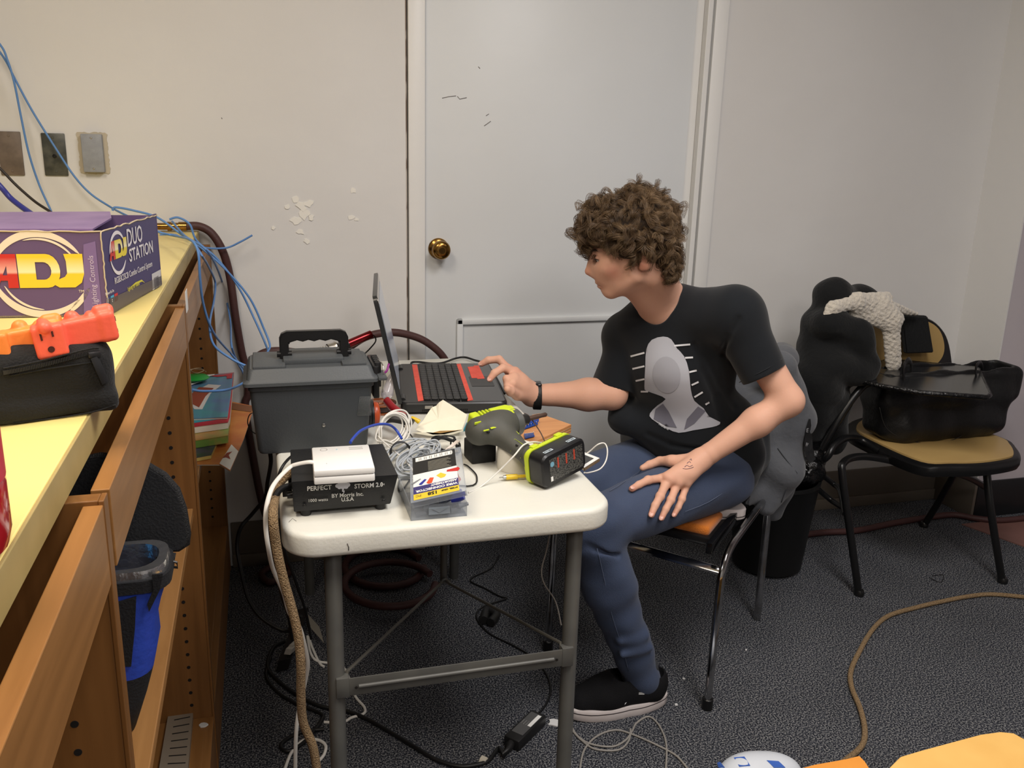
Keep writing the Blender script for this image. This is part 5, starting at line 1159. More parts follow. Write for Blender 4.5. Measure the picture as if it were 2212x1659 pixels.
# battery: label side faces the camera
wb0, wb1, wb2 = P(1180, 1056, y=1.560), P(1263, 1012, y=1.612), P(1170, 992, y=1.553)
bu = nz(wb1-wb0); bv = nz(wb2-wb0); bn3 = nz(np.cross(bu, bv)); bv = np.cross(bn3, bu)
bn3 = bn3 if bn3@(np.array([0, 0, H])-V3(wb0)) > 0 else -bn3
LBW, LBH = np.linalg.norm(wb1-wb0), abs((wb2-wb0)@Vector(bv))
LBW = float(LBW); LBH = float(LBH)
Mb = Matrix.Identity(4)
oc = V3(wb0)
for i in range(3): Mb[i][0], Mb[i][1], Mb[i][2], Mb[i][3] = bu[i], bv[i], bn3[i], oc[i]
def bring(i, z): return [Mb@Vector((x, y, z)) for x, y in rrect(LBW+.012-2*i, LBH+.004-2*i, .016-i*.4, 5, LBW/2, LBH/2)]
bm = new(); loft(bm, [bring(.003, 0), bring(0, -.004), bring(0, -.036), bring(.001, -.040)]); bt_ = obj('battery', bm, M_bat, dr_, 35)
bm = new(); loft(bm, [bring(-.001, -.040), bring(-.001, -.050), bring(.010, -.064), bring(.018, -.074)]); obj('battery_collar', bm, M_lime, dr_, 35)
bm = new()
for x in (.022, LBW-.022): t = bmesh.new(); bb(t, x-.009, x+.009, LBH-.002, LBH+.006, -.056, -.044, .002); _append(bm, t, Mb)
obj('collar_clips', bm, M_lime, dr_, 35)
def bq(nm, x0, x1, y0, y1, m, z=.0004, par=None):
    bm = new(); t = bmesh.new(); bb(t, x0, x1, y0, y1, z-.0006, z); _append(bm, t, Mb); return obj(nm, bm, m, par or bt_)
bl_ = bq('battery_label', .014, LBW-.004, .008, LBH-.010, mat('battery_label', srgb(92, 92, 88), .45, noisec=(420, srgb(36, 36, 36), .05)))
for x in (.036, .060, .083): bq('warning_stripe', x, x+.004, LBH*.48, LBH-.013, mat('warning_red', srgb(186, 70, 50), .5), .0008, bl_)
bq('barcode_tag', .015, .021, .010, .020, M_lw, .0008, bl_)
bm = new(); prism(bm, circ(.021, LBH-.022, .0055, .0055, 18), .0003, Mb@Matrix.Translation((0, 0, .0006))); obj('round_mark', bm, mat('mark_teal', srgb(120, 170, 190), .4), bl_)
for x in (.012, LBW-.036):
    Mx = Mb@Matrix.Translation((x, LBH+.0026, -.008))@Matrix.Rotation(-PI/2, 4, 'X')
    bm = new(); prism(bm, rrect(.024, .008, .001, 2, .012, .004), .0004, Mx); q_ = obj('badge', bm, mat('badge_pale', srgb(190, 204, 214), .4), bt_)
    text('badge_lettering', 'RYOBI', Mx@Matrix.Translation((.0015, .0015, .0005)), .0068, M_lk, q_, .0001, bold=.0002)
# ------------------------------------------------------------------ things around the driver
rc = P(1108, 1002, z=.74)
tg = thing('tape_roll', 'white roll of tape standing under the impact driver grip', 'roll', (rc.x, 1.70, .74))
bm = new(); lathe(bm, [(.022, 0), (.040, 0), (.0405, .002), (.0405, .048), (.039, .050), (.022, .050), (.022, 0)], (rc.x, 1.700, .7405), seg=36); obj('tape', bm, mat('roll_white', srgb(224, 220, 208), .5), tg, 40)
bm = new(); lathe(bm, [(.020, 0), (.0219, 0), (.0219, .050), (.020, .050), (.020, 0)], (rc.x, 1.700, .7405), seg=30); obj('core', bm, mat('card_core', srgb(170, 150, 120), .8), tg, 40)
q = P(1040, 985, y=1.75)
bm = new(); box(bm, (q.x, 1.765, .763), (.056, .056, .044), .1, .003, 2); tag(obj('black_box', bm, mat('matt_black', srgb(20, 20, 21), .6), None, 40), 'small black cube box propping up the impact driver motor', 'box')
bd_ = [P(1150, 896, z=.764), P(1165, 893, z=.764), P(1234, 917, z=.764), P(1140, 962, z=.764), P(1110, 930, z=.764)]
M_ply = wood('ply_orange', srgb(190, 128, 74), srgb(208, 148, 92), 0, .35, 12)
bm = new(); loft(bm, [[p+Vector((0, 0, -.021)) for p in bd_], bd_]); wbd = obj('wooden_board', bm, M_ply); tag(wbd, 'orange varnished plywood board carrying blue circuit boards, beside the impact driver', 'board')
bm = new()
for k in range(len(bd_)):
    a, b_ = bd_[k], bd_[(k+1) % len(bd_)]; n_ = (b_-a).cross(Vector((0, 0, 1))).normalized()*.0006
    if n_.dot(a-sum(bd_, Vector())/5) < 0: n_ = -n_
    for dz in (-.0075, -.0145): loft(bm, [[a+n_+Vector((0, 0, dz)), b_+n_+Vector((0, 0, dz))], [a+n_+Vector((0, 0, dz-.0025)), b_+n_+Vector((0, 0, dz-.0025))]], cap=False) if False else tube(bm, [a+Vector((0, 0, dz)), b_+Vector((0, 0, dz))], .0009, 4)
obj('ply_layers', bm, mat('ply_edge', srgb(206, 180, 138), .7), wbd)
M_pcb = mat('pcb_blue', srgb(34, 70, 150), .35); M_pin = mat('pin_metal', srgb(196, 196, 190), .3, 1.)
def pcb(lab, pts, z, term):
    q = [P(x, y, z=z) for x, y in pts]; o_ = thing('circuit_board', lab, 'circuit board', tuple(sum(q, Vector())/4))
    bm = new(); loft(bm, [q, [p+Vector((0, 0, .0016)) for p in q]]); obj('board', bm, M_pcb, o_)
    e0, e1 = (q[0]+q[3])/2, (q[1]+q[2])/2
    if term:
        bm = new(); d = e1-e0; box(bm, (e0+e1)/2+Vector((0, 0, .0075)), (d.length, .010, .011), math.atan2(d.y, d.x), .001); obj('terminal_block', bm, mat('terminal_blue', srgb(40, 84, 176), .35), o_)
    for k in range(6):
        p = q[3].lerp(q[2], (k+.5)/6); bm = new(); tube(bm, [p+Vector((0, .003, 0)), p+Vector((0, .003, .008 if term else .012))], .0006, 5); obj('pin', bm, M_pin, o_)
pcb('blue circuit board with blue terminal block, standing on the plywood board', [(1128, 915), (1160, 907), (1162, 917), (1128, 929)], .7665, True)
pcb('small dark blue circuit board with upright pins, nearer on the plywood board', [(1132, 938), (1152, 936), (1155, 943), (1134, 948)], .7665, False)
cable('jumper_wire', 'thin dark brown jumper wire arching from driver chuck to battery', [P(1133, 893, y=1.80), P(1142, 898, y=1.78), P(1155, 915, y=1.76), P(1168, 935, y=1.72), P(1176, 952, y=1.66)], .0013, mat('wire_brown', srgb(84, 66, 58), .5))
ph = thing('phone', 'white smartphone with dark screen at the table edge beyond the driver battery', 'phone', tuple(P(1275, 1000, z=.742)))
pq = [P(x, y, z=.749) for x, y in ((1232, 985), (1263, 977), (1297, 990), (1262, 1012))]
bm = new(); loft(bm, [[p+Vector((0, 0, -.008)) for p in pq], pq]); bmesh.ops.bevel(bm, geom=bm.edges[:], offset=.002, segments=2, affect='EDGES'); obj('phone_body', bm, mat('phone_gold', srgb(150, 130, 104), .3, .6), ph, 40)
pc_ = sum(pq, Vector())/4
bm = new(); loft(bm, [[pc_+(p-pc_)*.94+Vector((0, 0, .0)) for p in pq], [pc_+(p-pc_)*.94+Vector((0, 0, .0008)) for p in pq]]); obj('phone_face', bm, M_wp, ph)
ps_ = [pc_+(p-pc_)*.72+Vector((-.006, -.002, .0008)) for p in pq]; bm = new(); loft(bm, [ps_, [p+Vector((0, 0, .0006)) for p in ps_]]); obj('phone_screen', bm, M_lb, ph)
M_wc = mat('white_cable', srgb(226, 224, 218), .4); M_gc = mat('grey_cable', srgb(168, 174, 180), .4)
cable('phone_cable', 'thin white phone cable looping over the right table edge', [P(1268, 979, z=.75), P(1275, 974, z=.757), P(1292, 960, z=.775), P(1306, 958, z=.775), P(1312, 972, z=.765), P(1309, 995, z=.745), P(1296, 1013, z=.735), P(1272, 1021, z=.735), P(1262, 1021, z=.742)], .0016, M_wc)
cable('lead_cable', 'thin white cable running from the connector case over the driver grip', [P(1012, 1064, z=.742), P(1040, 1050, z=.742), P(1075, 1020, z=.765), P(1110, 985, z=.800), P(1130, 962, z=.815), P(1150, 955, z=.815), P(1170, 957, z=.80), P(1180, 962, z=.79)], .0018, M_wc)
rp = thing('video_plug', 'yellow video plug with black lead in front of the white tape roll', 'plug', tuple(P(1110, 1032, z=.742)))
a, b_ = P(1138, 1028, z=.748), P(1093, 1031, z=.748); M_yp = mat('yellow_plastic', srgb(226, 190, 44), .35)
bm = new(); tube(bm, [a, a.lerp(b_, .45), a.lerp(b_, .46), b_], [.0036, .0036, .0055, .0055], 12); obj('plug_body', bm, M_yp, rp, 40)
d = (b_-a).normalized(); bm = new(); tube(bm, [b_, b_+d*.006], .0042, 12); tube(bm, [b_+d*.006, b_+d*.014], .0015, 8); obj('plug_tip', bm, M_pin, rp, 40)
bm = new(); tube(bm, [a, a-d*.02, a-d*.05+Vector((0, .01, 0))], .0014, 6, sm=3); obj('plug_lead', bm, M_cab, rp, 40)
# torn cream card
M_card = mat('cream_card', srgb(238, 234, 214), .8, noisec=(18, srgb(230, 224, 200), .3)); M_brn = mat('torn_brown', srgb(176, 140, 88), .9)
def sheet(nm, lab, pts, ys, m, th=.0008, cat='paper', par=None, bend=.0):
    q = [P(x, y, y=yy) for (x, y), yy in zip(pts, ys)]; c = sum(q, Vector())/len(q); bm = new()
    f = [bm.verts.new(p) for p in q]; cv = bm.verts.new(c+Vector((0, -bend, 0)))
    for k in range(len(f)): bm.faces.new((f[k], f[(k+1) % len(f)], cv))
    g = bmesh.ops.extrude_face_region(bm, geom=bm.faces[:]); bmesh.ops.translate(bm, vec=(0, th, th*.4), verts=[v for v in g['geom'] if isinstance(v, bmesh.types.BMVert)])
    o_ = obj(nm, bm, m, par)
    return tag(o_, lab, cat) if lab else o_
sh = sheet('torn_card', 'torn cream card leaning upright in the cable heap beside the laptop', [(957, 864), (1009, 896), (1004, 912), (998, 929), (965, 934), (937, 938), (921, 937), (897, 928), (905, 918), (914, 909), (924, 893), (931, 883), (934, 880), (942, 877), (948, 870)], [1.99, 1.99, 1.95, 1.92, 1.92, 1.92, 1.92, 1.93, 1.95, 1.96, 1.98, 1.99, 1.99, 1.99, 1.99], M_card, bend=.004)
sheet('torn_edge', None, [(925, 938), (950, 931), (985, 930), (1000, 928), (985, 935), (955, 941), (940, 941)], [1.90]*7, M_brn, par=sh)
sheet('folded_flap', None, [(890, 935), (920, 934), (935, 939), (960, 938), (1001, 928), (1001, 931), (980, 938), (950, 943), (925, 941)], [1.885]*9, M_card, par=sh)
# cable heap
def coil(c, ax, r1, r2, n, seed, jit=.25, sq=.6, turns=None):
    R = random.Random(seed); ax = Vector(ax).normalized(); u = ax.orthogonal().normalized(); v = ax.cross(u); pts = []; N = n*10
    a1 = b1 = 0
    for k in range(N):
        t = 2*PI*k/10; 
        if k % 10 == 0: a1, b1, ox, oy, oz = 1+R.uniform(-jit, jit), 1+R.uniform(-jit, jit), R.uniform(-1, 1)*.006, R.uniform(-1, 1)*.006, R.uniform(-1, 1)*.008
        p = Vector(c)+u*(r1*a1*math.cos(t)+ox)+v*(r2*b1*math.sin(t)+oy)+ax*oz; p.z = max(p.z, .7425+.002*(k % 3)); pts.append(p)
    return pts
c1 = P(850, 925, y=1.86)
cable('white_cable_coil', 'upright coil of thin white cable beside the toolbox port', coil(c1, (.25, -1, .35), .042, .030, 7, 3, .22)+[P(880, 1000, y=1.72), P(905, 1045, y=1.60), P(896, 1050, z=.745)], .0019, M_wc, 5)
for k, (px, py, r1, r2, sd) in enumerate(((880, 985, .060, .030, 5), (900, 1000, .055, .026, 8), (915, 990, .050, .022, 11))):
    c = P(px, py, z=.758); cable('grey_cable_bundle', ('light grey cable coil at the heap left, nearest the power unit', 'light grey cable coil in the middle of the heap', 'light grey cable coil at the heap right, behind the connector case')[k], coil((c.x, c.y, .757+.006*k), (.1, -.35, 1), r1, r2, 5, sd, .3), .0021, M_gc, 5)
cable('black_cable_heap', 'tangled black cable under the torn card', coil(P(960, 962, z=.76), (.1, -.4, 1), .035, .026, 6, 21, .4), .0019, M_cab, 5)
cable('black_cable_lead', 'black cable running out beside the power unit to the case', [P(868, 915, z=.775), P(900, 960, z=.77), P(905, 1000, z=.745), P(868, 1060, z=.743), P(862, 1045, z=.743), P(880, 1035, z=.743), P(1010, 1050, z=.743), P(1030, 1030, z=.743), P(1012, 1008, z=.744), P(1002, 1003, z=.744)], .0016, M_cab, 5)
cable('blue_patch_lead', 'blue network lead arching from white box towards the cable heap', [P(757, 956, y=1.64), P(762, 948, y=1.66), P(780, 930, y=1.70), P(810, 918, y=1.76), P(838, 917, y=1.80), P(855, 928, y=1.82), P(868, 948, y=1.80)], .0030, mat('blue_lead', srgb(46, 74, 176), .35))
tie = P(855, 968, z=.77); bm = new(); tube(bm, [P(845, 985, z=.748), P(845, 968, z=.775), P(858, 956, z=.79), P(876, 957, z=.785), P(886, 970, z=.76)], .006, 8, sm=5, flat=(1, .25)); tag(obj('cable_tie_strap', bm, mat('grey_strap', srgb(56, 58, 62), .8), None, 50), 'dark fabric strap arching over the grey cable coils', 'strap')
ust = thing('usb_stick', 'white and teal memory stick behind the torn card, right end', 'memory stick', tuple(P(1010, 915, z=.75)))
a, b_ = P(1016, 900, y=1.93), P(1010, 914, y=1.91); c3 = P(1003, 930, y=1.89)
bm = new(); tube(bm, [a, b_], .006, 4, flat=(1, .5)); obj('cap', bm, M_wp, ust); bm = new(); tube(bm, [b_, c3], .006, 4, flat=(1, .5)); obj('stick_body', bm, mat('teal_plastic', srgb(40, 140, 165), .35), ust)
q = [P(962, 972, z=.775), P(985, 953, z=.785), P(994, 954, z=.785), P(978, 966, z=.778)]; bm = new(); loft(bm, [q, [p+Vector((0, 0, .002)) for p in q]]); tag(obj('card_strip', bm, mat('strip_pink', srgb(226, 214, 206), .5)), 'pale card strip with orange edge in the heap behind the connector case', 'card')
# red and black crimping pliers, orange wire spool
pl = thing('pliers', 'red and black handled pliers lying between toolbox and laptop', 'pliers', tuple(P(860, 895, z=.745)))
bm = new(); tube(bm, [P(834, 864, y=2.04), P(848, 880, y=2.00), P(868, 895, y=1.96), P(875, 899, y=1.95)], .0095, 10, sm=5, flat=(1, .6)); obj('red_grip', bm, mat('grip_red', srgb(170, 28, 40), .3), pl, 60)
bm = new(); tube(bm, [P(832, 905, y=1.93), P(850, 903, y=1.92), P(875, 908, y=1.91), P(890, 916, y=1.90)], .012, 10, sm=5, flat=(1, .6)); obj('black_grip', bm, mat('grip_black', srgb(38, 36, 36), .45), pl, 60)
bm = new(); tube(bm, [P(876, 899, y=1.95), P(884, 906, y=1.94), P(888, 914, y=1.92)], .006, 8, sm=3); obj('jaw', bm, M_lc, pl, 60)
sp = thing('wire_spool', 'copper coloured wire spool on the table behind the toolbox latch', 'spool', tuple(P(830, 880, z=.74)))
sc_ = P(822, 868, z=.765)
bm = new(); lathe(bm, [(0, 0), (.040, 0), (.040, .003), (.026, .004), (.026, .020), (.040, .021), (.040, .024), (.034, .0245), (.033, .022), (.010, .022), (.008, .0245), (0, .0245)], (sc_.x, sc_.y, .7405), seg=32); obj('spool_body', bm, mat('spool_amber', srgb(168, 98, 60), .25, .2), sp, 40)
bm = new(); lathe(bm, [(.027, .005), (.034, .006), (.034, .018), (.027, .019)], (sc_.x, sc_.y, .7405), seg=32); obj('wound_wire', bm, mat('wire_dark', srgb(60, 50, 48), .4, bump=(400, .4)), sp, 40)
for nm, lab, x, y in (('video_plug', 'small yellow plug tip beside the black pliers grip', 897, 906),):
    bm = new(); tube(bm, [P(890, 903, y=1.93), P(899, 907, y=1.92), P(905, 911, y=1.92)], [.005, .005, .006], 10); tag(obj(nm, bm, M_yp, None, 40), lab, 'plug')
bag = [Cap(P(836, 850, y=2.12), P(846, 820, y=2.14), .016, .010, .01), Cap(P(846, 820, y=2.14), P(850, 800, y=2.16), .010, .004, .01)]
bgo = tag(soft('plastic_bag', bag, .003, mat('clear_bag', srgb(222, 218, 222), .15, trans=.6)), 'small clear plastic bag with purple tie behind the laptop screen', 'bag')
bm = new(); tube(bm, [P(830, 806, y=2.10), P(836, 800, y=2.10), P(840, 786, y=2.11)], .003, 6, sm=3); obj('purple_tie', bm, mat('purple', srgb(140, 40, 130), .4), bgo)
# coiled clear wand with red tube behind the toolbox
wd_ = thing('plumbing_wand', 'red metal tube with black neck and clear coiled end behind the toolbox', 'tube', tuple(P(740, 745, y=2.12)))
w0, w1, w2, w3 = P(655, 770, y=2.11), P(712, 756, y=2.13), P(748, 745, y=2.15), P(802, 722, y=2.17)
bm = new(); dv = (w1-w0).normalized(); u = dv.orthogonal().normalized(); v_ = dv.cross(u)
tube(bm, [w0+dv*((w1-w0).length*k/90)+(u*math.cos(k*.7)+v_*math.sin(k*.7))*.011 for k in range(91)], .0028, 6); tube(bm, [w0, w1], .0065, 10); obj('clear_coil', bm, mat('clear_glassy', srgb(200, 200, 196), .08, trans=.5), wd_, 60)
bm = new(); lathe(bm, [(.013, -.006), (.016, -.004), (.016, .012), (.018, .016), (.012, .024)], w1, tuple(dv), 20); obj('steel_ferrule', bm, M_scr, wd_, 40)
bm = new(); tube(bm, [w1+dv*.018, w2, w2+(w3-w2)*.1], [.012, .014, .013], 14, sm=3); obj('black_neck', bm, M_blk, wd_, 50)
bm = new(); tube(bm, [w2+(w3-w2)*.05, w3], .0105, 16); obj('red_tube', bm, mat('anodised_red', srgb(120, 30, 34), .2, .8), wd_, 50)
cable('thin_lead', 'thin black lead hanging from the red tube end behind the laptop', [w3, P(810, 728, y=2.18), P(811, 738, y=2.19), P(800, 752, y=2.2), P(786, 766, y=2.22), P(778, 774, z=.744)], .0018, M_cab)
# ------------------------------------------------------------------ on the counter
A0, B0 = Vector((-.238, 1.505, ZT+.001)), Vector((-.187, 1.815, ZT+.001)); LV = Vector((-.36, .012, 0)); BH = .133
bx = thing('cardboard_carton', 'purple printed cardboard carton marked ADJ and DUO STATION on the yellow counter', 'box', tuple((A0+B0)/2+LV/2))
M_pur = mat('carton_purple', srgb(92, 72, 112), .45, noisec=(5, srgb(100, 80, 118), .3)); M_nav = mat('carton_navy', srgb(58, 50, 98), .45, noisec=(5, srgb(66, 56, 108), .3)); M_ptop = mat('carton_top', srgb(142, 116, 160), .4, noisec=(14, srgb(122, 98, 144), .2)); M_kraft = mat('kraft_edge', srgb(196, 180, 150), .85); M_gband = mat('carton_grey', srgb(92, 84, 86), .5)
def cq(nm, pts, m, par=bx, t=Vector((0, 0, 0))):
    bm = new(); loft(bm, [pts, [p+t for p in pts]]) if t.length else bm.faces.new([bm.verts.new(p) for p in pts]); return obj(nm, bm, m, par)
Z1 = Vector((0, 0, BH)); fy = (B0-A0).normalized(); fn = Vector((fy.y, -fy.x, 0)); ff = LV.normalized(); fnn = Vector((ff.y, -ff.x, 0)); fnn = fnn if fnn.y < 0 else -fnn
cq('front_wall', [A0, A0+LV, A0+LV+Z1, A0+Z1], M_pur, t=Vector((0, .003, 0)))
rw_ = cq('end_wall', [A0, B0, B0+Z1+Vector((0, 0, .003)), A0+Z1], M_nav, t=fn*-.003)
cq('back_wall', [B0, B0+LV, B0+LV+Z1, B0+Z1], M_pur, t=Vector((0, -.003, 0))); cq('left_wall', [A0+LV, B0+LV, B0+LV+Z1, A0+LV+Z1], M_pur, t=fn*.003); cq('base', [A0, B0, B0+LV, A0+LV], M_kraft, t=Vector((0, 0, .003)))
tA, tB = A0+Z1, B0+Z1; n1 = tA.lerp(tB, .25)
cq('top_flap', [tA+LV, tA+Vector((-.012, .004, .001)), (tA+LV*.10).lerp(tB+LV*.10, .55)+Vector((0, 0, .004)), (tA+LV*.22).lerp(tB+LV*.22, .98)+Vector((0, 0, .004)), tB+LV], M_ptop, t=Vector((0, 0, .003)))
cq('side_flap', [tA+Vector((-.002, .01, 0)), tB+Vector((-.004, -.004, .004)), tB+LV*.16+Vector((0, 0, .010)), (tA+LV*.10).lerp(tB+LV*.10, .6)+Vector((0, 0, .002))], M_pur, t=Vector((0, 0, -.002))) if False else None
bm = new()
for a, b_ in ((tA+LV, tA), (A0, tA)): tube(bm, [a.lerp(b_, k/24)+Vector((random.uniform(-.0008, .0008), -.0006, random.uniform(-.0006, .001))) for k in range(25)], .0012, 5)
tube(bm, [tA.lerp(tB, k/20)+fn*.0004+Vector((0, 0, random.uniform(-.001, .0016))) for k in range(21)], .0013, 5); obj('worn_edges', bm, M_kraft, bx)
Mfr = basis(A0, -ff, (0, 0, 1)); Mfr = Matrix.Translation(fnn*.0006)@Mfr     # local x from left to right (x<0 left of corner)
Men = Matrix.Translation(fn*.0006)@basis(A0, fy, (0, 0, 1))
def fl_(px, py): q = Mfr.inverted()@P(px, py, y=A0.y); return q.x, q.y
def pr(nm, outline, M, m, par=None, z=0): bm = new(); prism(bm, outline, .0003, M, z0=z); return obj(nm, bm, m, par or bx)
M_cream = mat('print_cream', srgb(226, 212, 192), .5)
def ringo(cx, cy, r0, r1, a0, a1, off=0, n=36, sx=1.):
    o = [(cx+sx*r1*math.cos(a0+(a1-a0)*k/n), cy+r1*math.sin(a0+(a1-a0)*k/n)) for k in range(n+1)]
    i = [(cx+sx*(r1-(r1-r0)*math.sin(PI*(k/n))**.5)*math.cos(a0+(a1-a0)*k/n), cy+(r1-(r1-r0)*math.sin(PI*(k/n))**.5)*math.sin(a0+(a1-a0)*k/n)) for k in range(n, -1, -1)]
    return o+i
cx, cy = fl_(84, 593)
pr('logo_arc', ringo(cx, cy, .057, .068, .15*PI, .98*PI), Mfr, M_cream); pr('logo_arc', ringo(cx, cy, .057, .068, 1.02*PI, 1.80*PI), Mfr, M_cream)
pr('logo_arc', ringo(cx+.002, cy, .0525, .0560, .12*PI, .62*PI), Mfr, M_cream); pr('logo_arc', ringo(cx+.002, cy, .0525, .0560, 1.1*PI, 1.5*PI), Mfr, M_cream); pr('logo_arc', ringo(cx+.004, cy, .062, .0705, 1.66*PI, 1.90*PI), Mfr, M_cream)
def two_tone(nm, c_lo, c_hi, z0, z1):
    if nm in MATS: return MATS[nm]
    m = mat(nm, c_lo, .45); nt = m.node_tree; tc = nt.nodes.new('ShaderNodeTexCoord'); sp_ = nt.nodes.new('ShaderNodeSeparateXYZ'); mr = nt.nodes.new('ShaderNodeMapRange'); rr = nt.nodes.new('ShaderNodeValToRGB')
    mr.inputs[1].default_value = z0; mr.inputs[2].default_value = z1; e = rr.color_ramp.elements; e[0].color = (*c_lo, 1); e[0].position = .42; e[1].color = (*c_lo, 1); e[1].position = 1.; k = e.new(.5); k.color = (*c_hi, 1)
    nt.links.new(tc.outputs['Object'], sp_.inputs[0]); nt.links.new(sp_.outputs[2], mr.inputs[0]); nt.links.new(mr.outputs[0], rr.inputs[0]); nt.links.new(rr.outputs[0], nt.nodes['Principled BSDF'].inputs[0]); return m
x0, y0 = fl_(40, 620); x1, y1 = fl_(120, 556); LH_ = (y1-y0)
zl = (Mfr@Vector((x0, y0, 0))).z; zh = (Mfr@Vector((x0, y1, 0))).z
M_lr = two_tone('logo_red', srgb(196, 44, 40), srgb(232, 170, 160), zl, zh); M_lyel = two_tone('logo_yellow', srgb(238, 200, 50), srgb(242, 230, 180), zl, zh)
def logo(M, x, y, h, k, mr_, my, par, z=.0004):
    """A D J block letters, h tall, k = horizontal squeeze, x = left of the D"""
    A = [(-.95, 0), (-.45, 1), (.02, 1), (.02, 0), (-.30, 0), (-.30, .22), (-.52, .22), (-.62, 0)]; Ah = [(-.44, .38), (-.30, .38), (-.30, .66)]
    Dd = [(.05, 0), (.05, 1), (.95, 1)]+[(.95+.42*math.sin(t), .5+.5*math.cos(t)) for t in np.linspace(.3, PI-.3, 9)]+[(.95, 0)]; Dh = [(.60, .24), (.60, .76), (.85, .76)]+[(.85+.24*math.sin(t), .5+.26*math.cos(t)) for t in np.linspace(.3, PI-.3, 7)]+[(.85, .24)]
    J_ = [(1.52, 1), (2.12, 1), (2.12, .40), (2.02, .14), (1.80, 0), (1.30, 0), (1.12, .10), (1.34, .26), (1.50, .32), (1.58, .42), (1.58, .78)]
    def fit(o): return [(x+px*h*k, y+py*h) for px, py in o]
    def holed(nm, O, Hh, m):
        t = bmesh.new(); vo = [t.verts.new((*p, 0)) for p in fit(O)]; vh = [t.verts.new((*p, 0)) for p in fit(Hh)]
        eds = [t.edges.new((v[i], v[(i+1) % len(v)])) for v in (vo, vh) for i in range(len(v))]
        bmesh.ops.triangle_fill(t, edges=eds, use_beauty=True)
        bm = new(); _append(bm, t, M@Matrix.Translation((0, 0, z+.0002))); return obj(nm, bm, m, par)
    holed('letter_a', A, Ah, mr_); holed('letter_d', Dd, Dh, my); pr('letter_j', fit(J_), M, my, par, z)
logo(Mfr, x0-.001, y0-.002, LH_*1.16, .86, M_lr, M_lyel, bx)
pr('purple_strip', [fl_(181, 681), fl_(222, 683), fl_(206, 521), fl_(180, 528)], Mfr, mat('strip_lilac', srgb(120, 98, 146), .45))
x, y = fl_(212, 664); text('strip_lettering', 'Lighting Controls', Mfr@Matrix.Translation((x, y, .0006))@Matrix.Rotation(PI/2, 4, 'Z'), .0115, mat('print_lilac', srgb(190, 176, 206), .5), bx, .0001, xs=1.02)
x, y = fl_(170, 632); text('strip_lettering', 'TM', Mfr@Matrix.Translation((x, y, .0004)), .006, M_cream, bx, .0001)
def en(px, py):       # photo position -> local on the end wall
    r = RC@np.array([px-CX, py-CY, FPX]); o = np.array([0, 0, H]); n = np.array(fn); t = ((V3(A0)-o)@n)/(r@n); q = Men.inverted()@Vector(o+r*t); return q.x, q.y
M_pw = mat('print_white_carton', srgb(226, 222, 226), .5)
def et(s, px, py, size, xs, nm='carton_lettering', m=None, bold=0, rot=0): x, y = en(px, py); return text(nm, s, Men@Matrix.Translation((x, y, .0004)), size, m or M_pw, bx, .0001, xs=xs, bold=bold)
et('DUO', 274, 533, .042, .95, bold=.0004); et('STATION', 279, 566, .031, 1.12, bold=.0004); et('RGB3C/SC8 Combo Control System', 247, 614, .0150, .96); et('Lighting for Future', 275, 629, .0095, .95, m=mat('print_yellow', srgb(214, 206, 70), .5)); et('Follow Us On', 227, 639, .0065, 1.1)
cx, cy = en(254, 546); cz = []
pr('small_logo_arc', ringo(cx, cy, .030, .036, .1*PI, .98*PI, sx=1.15), Men, M_pw); pr('small_logo_arc', ringo(cx, cy, .030, .036, 1.05*PI, 1.85*PI, sx=1.15), Men, M_pw)
x, y = en(248, 560); zl2 = (Men@Vector((x, y, 0))).z
logo(Men, x, y, .030, 1.0, two_tone('logo_red_small', srgb(196, 50, 44), srgb(226, 170, 160), zl2, zl2+.030), two_tone('logo_yellow_small', srgb(226, 206, 60), srgb(240, 232, 190), zl2, zl2+.030), bx)
pr('arc_swoosh', [en(281, 620), en(292, 610), (en(305, 604)), en(312, 611), en(306, 608), en(294, 613)], Men, mat('print_yellow', srgb(214, 206, 70), .5))
for nm, ptsq, m in (('barcode_sticker', ((327, 592), (346, 582), (347, 615), (329, 627)), mat('sticker_pale', srgb(206, 204, 206), .5)), ('blue_icon', ((238, 640), (245, 636), (246, 653), (239, 656)), mat('icon_sky', srgb(70, 160, 200), .5)), ('red_icon', ((246, 635), (253, 632), (254, 648), (247, 652)), mat('icon_red', srgb(190, 40, 50), .5)), ('navy_icon', ((230, 643), (237, 640), (238, 656), (231, 660)), mat('icon_navy', srgb(44, 60, 120), .5))):
    pr(nm, [en(*p) for p in ptsq], Men, m)
et('f', 232, 657, .012, 1.); et('t', 241, 653, .010, 1.)
pr('grey_base_band', [(0.002, .002), ((B0-A0).length-.002, .002), ((B0-A0).length-.002, .018), (0.002, .026)], Men, M_gband)
bm = new()
for k in range(9): x, y = en(331, 597); prism(bm, [(x+k*.0035, y-.028), (x+k*.0035+.0016, y-.028), (x+k*.0035+.0016, y-.003), (x+k*.0035, y-.003)], .0002, Men, z0=.0003)
obj('barcode_bars', bm, mat('barcode_dark', srgb(80, 76, 84), .6), bx)
